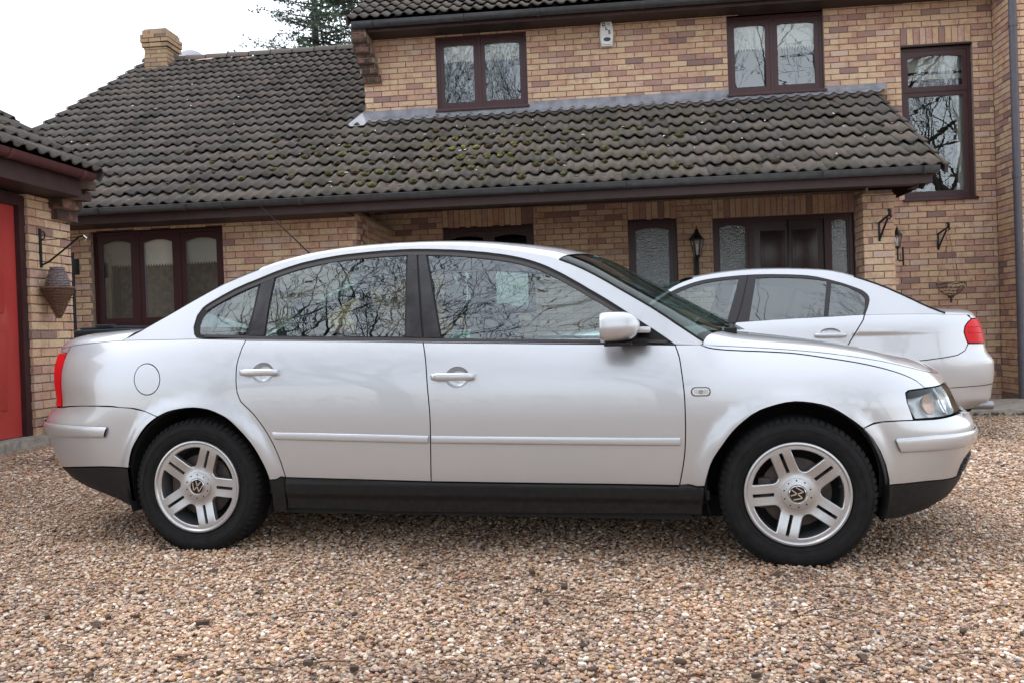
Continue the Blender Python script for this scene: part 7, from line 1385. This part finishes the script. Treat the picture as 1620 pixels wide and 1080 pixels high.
# its iron bracket with the long arm
bk_=empty('plant_bracket',(XG+.002,7.235,2.02),'long iron bracket above the wicker basket on the garage pier','bracket'); b=MB(); b.rbox(0,.012,-.014,.014,-.32,.02,.004)
b.tube([(.01,0,-.30),(.08,.0,-.27),(.24,.0,-.16),(.36,.0,-.07),(.40,.0,-.06),(.41,.01,-.09)],.0085,6); b.tube([(.01,.0,-.085),(.16,.0,-.08),(.37,.0,-.07)],.004,5); b.tube([(.012,.03,.0),(.012,.055,-.02),(.012,.05,-.06),(.012,.02,-.075)],.006,5); b.build('iron_bracket',M_['iron'],bk_)
b=MB(); b.tube([(.40,.0,-.06),(.415,.02,-.08),(.40,.02,-.10)],.008,6); b.build('hook',M_['chrome'],bk_)
# iron gate beside the garage
gt=empty('iron_gate',(-6.12,9.72,0),'black iron gate standing open between the garage and the house','gate'); b=MB(); b.tube([(0,0,0),(0,0,2.10)],.022,10); b.rbox(-.02,.07,-.03,.03,1.84,2.02,.006); b.build('gate_post',M_['iron'],gt)
b=MB(); 
for k in range(8): b.tube([(-.11-.11*k,0,.1),(-.11-.11*k,0,1.96)],.009,6)
b.tube([(-.9,0,1.93),(0,0,1.93)],.010,6); b.tube([(-.9,0,.2),(0,0,.2)],.010,6); b.build('gate_bars',M_['iron'],gt)
# wheelie bins
bn=empty('wheelie_bin',(-5.05,8.75,.095),'dark wheelie bin behind the boot of the car','bin'); b=MB(); b.rbox(-.30,.30,-.28,.28,.0,1.02,.03); b.build('bin_body',M_['binblue'],bn)
b=MB(); b.rbox(-.34,.34,-.33,.30,1.02,1.075,.02); b.rbox(-.26,.26,-.24,.22,1.07,1.105,.02); b.rbox(-.08,.10,-.26,-.16,1.09,1.125,.012); b.build('bin_lid',M_['binblue'],bn)
bn2=empty('wheelie_bin',(-4.30,8.95,.06),'second dark wheelie bin, beside the first under the window','bin'); b=MB(); b.rbox(-.30,.30,-.28,.28,.0,.98,.03); b.build('bin_body',M_['binblue'],bn2); b=MB(); b.rbox(-.34,.34,-.33,.30,.98,1.035,.02); b.build('bin_lid',M_['binblue'],bn2)
# ================================================================ trees
def bare_tree(x,y,h,seed,label,spread=1.,lean=(0,0),trunk_r=.28):
    r=random.Random(seed); segs=[]
    def grow(p,d,L,rad,lev):
        n=4 if lev<3 else 3; pts=[p]; rads=[rad]; q=p.copy(); dd=d.copy()
        for i in range(n):
            dd=(dd+Vector((r.uniform(-.22,.22),r.uniform(-.22,.22),r.uniform(-.10,.16)))).normalized(); q=q+dd*(L/n); pts.append(q.copy()); rads.append(rad*(1-.42*(i+1)/n))
        segs.append((pts,rads,lev))
        if lev>=7: return
        k=r.choice((2,3,3)) if lev>=1 else 6
        for j in range(k):
            i=n if j==0 else r.randint(max(1,n-2),n); a=r.uniform(0,6.28); t=r.uniform(.45,1.0)*(.6 if j==0 else 1)*spread
            u=dd.cross(Vector((.3,.5,.8))).normalized(); w_=dd.cross(u); nd=(dd*math.cos(t)+(u*math.cos(a)+w_*math.sin(a))*math.sin(t)); nd.z+=.10; nd.normalize()
            grow(pts[i],nd,L*r.uniform(.62,.82),rads[i]*r.uniform(.58,.80),lev+1)
    grow(Vector((0,0,-.1)),Vector((lean[0],lean[1],1)).normalized(),h*.25,trunk_r,0)
    t=empty('bare_tree',(x,y,0),label,'tree'); a=MB();c=MB()
    for pts,rads,lev in segs: (a if lev<2 else c).tube(pts,[max(.0045,q) for q in rads],8 if lev<2 else (5 if lev<4 else 3),caps=False)
    a.build('trunk',M_['bark'],t); c.build('branches',M_['bark'],t,sharp=False); return t
bare_tree(-4.4,-4.6,15,3,'tall bare tree with a forked trunk behind the camera, to the left',1.05)
bare_tree(6.6,-4.2,21,5,'bare spreading tree behind the camera, just right of it',1.0,trunk_r=.34)
bare_tree(-.6,-9.5,21,8,'tallest bare tree, straight behind the camera',1.0,trunk_r=.36)
bare_tree(11.5,-5.5,14,11,'bare tree behind the camera, far to the right',1.0)
bare_tree(-9.5,-7,12,14,'bare tree behind the camera, far to the left',1.0)
def conifer(x,y,z0,h,seed):
    r=random.Random(seed); t=empty('conifer_tree',(x,y,0),'tall dark conifer rising behind the long tiled roof','tree'); a=MB(); f=MB()
    for sx,tp in ((0,0),):
        a.tube([(sx*.2,0,0),(sx*.5,0,h*.45),(sx+tp*.2,0,h*.8),(sx+tp*.4,0,h)],[.22,.15,.07,.02],8)
    for k in range(170):
        z=z0+(h-z0)*r.random()**.9; a_=r.uniform(0,6.28); L=(1-(z-z0)/(h-z0+1.5))*r.uniform(1.4,2.7)+.4; d=Vector((math.cos(a_),math.sin(a_),r.uniform(-.05,.35))); p=Vector((.35+r.uniform(-.2,.3),0,z)); pts=[p]
        for i in range(6): d=(d+Vector((r.uniform(-.12,.12),r.uniform(-.12,.12),-.02))).normalized(); pts.append(pts[-1]+d*L/6)
        a.tube(pts,[.028,.024,.019,.014,.010,.006,.003],4,caps=False)
        for i in range(1,7):
            for q in range(int(11+7*L)):
                b0=pts[i-1].lerp(pts[i],r.random()); sd=d.cross(Vector((0,0,1))).normalized()*r.choice((-1,1)); o=b0+(sd*r.uniform(0,.34)*(1.2-i/8)+d*r.uniform(0,.15))+Vector((0,0,r.uniform(-.05,.08))); s=r.uniform(.03,.075); u=Vector((r.uniform(-1,1),r.uniform(-1,1),r.uniform(-.5,.7))).normalized()*s; v=u.cross(d).normalized()*s*.45
                f.add([o-u,o+v,o+u],[(0,1,2)]); f.add([o-v*1.4,o+u*.7,o+v+u.cross(v)*6],[(0,1,2)])
    a.build('trunk',M_['bark'],t); f.build('crown',M_['needle'],t)
conifer(-6.9,21.5,5.6,11.5,4)
# hedge bank and lawn beyond the drive, behind the camera, seen only in reflections
b=MB()
r_=random.Random(2)
for k in range(9000):
    x=r_.uniform(-26,26); y=-21+r_.gauss(0,.9); z=abs(r_.gauss(.9,.55)); s=r_.uniform(.08,.2); u=Vector((r_.uniform(-1,1),r_.uniform(-1,1),r_.uniform(-1,1))).normalized()*s; v=u.cross(Vector((.2,1,.3))).normalized()*s*.6
    b.add([Vector((x,y,z))-u,Vector((x,y,z))+v,Vector((x,y,z))+u],[(0,1,2)])
b.build('hedge',M_['needle']); tag(bpy.data.objects['hedge'],'low dark hedge far behind the camera at the end of the drive','hedge')
# tidy: things that are one mesh keep their own tags; parts carry none
bpy.context.view_layer.update()
GR={'car':'silver cars on the gravel drive','bin':'wheelie bins by the house','lantern':'black lanterns on the porch brickwork','bracket':'iron plant brackets on the walls','hanging basket':'hanging baskets','plant':'weeds by the garage'}
for o in C.objects:
    if o.parent is None and o.get('category') in GR: o['group']=GR[o['category']]
    if o.parent is None and o.name.startswith('bare_tree'): o['group']='bare trees behind the camera'
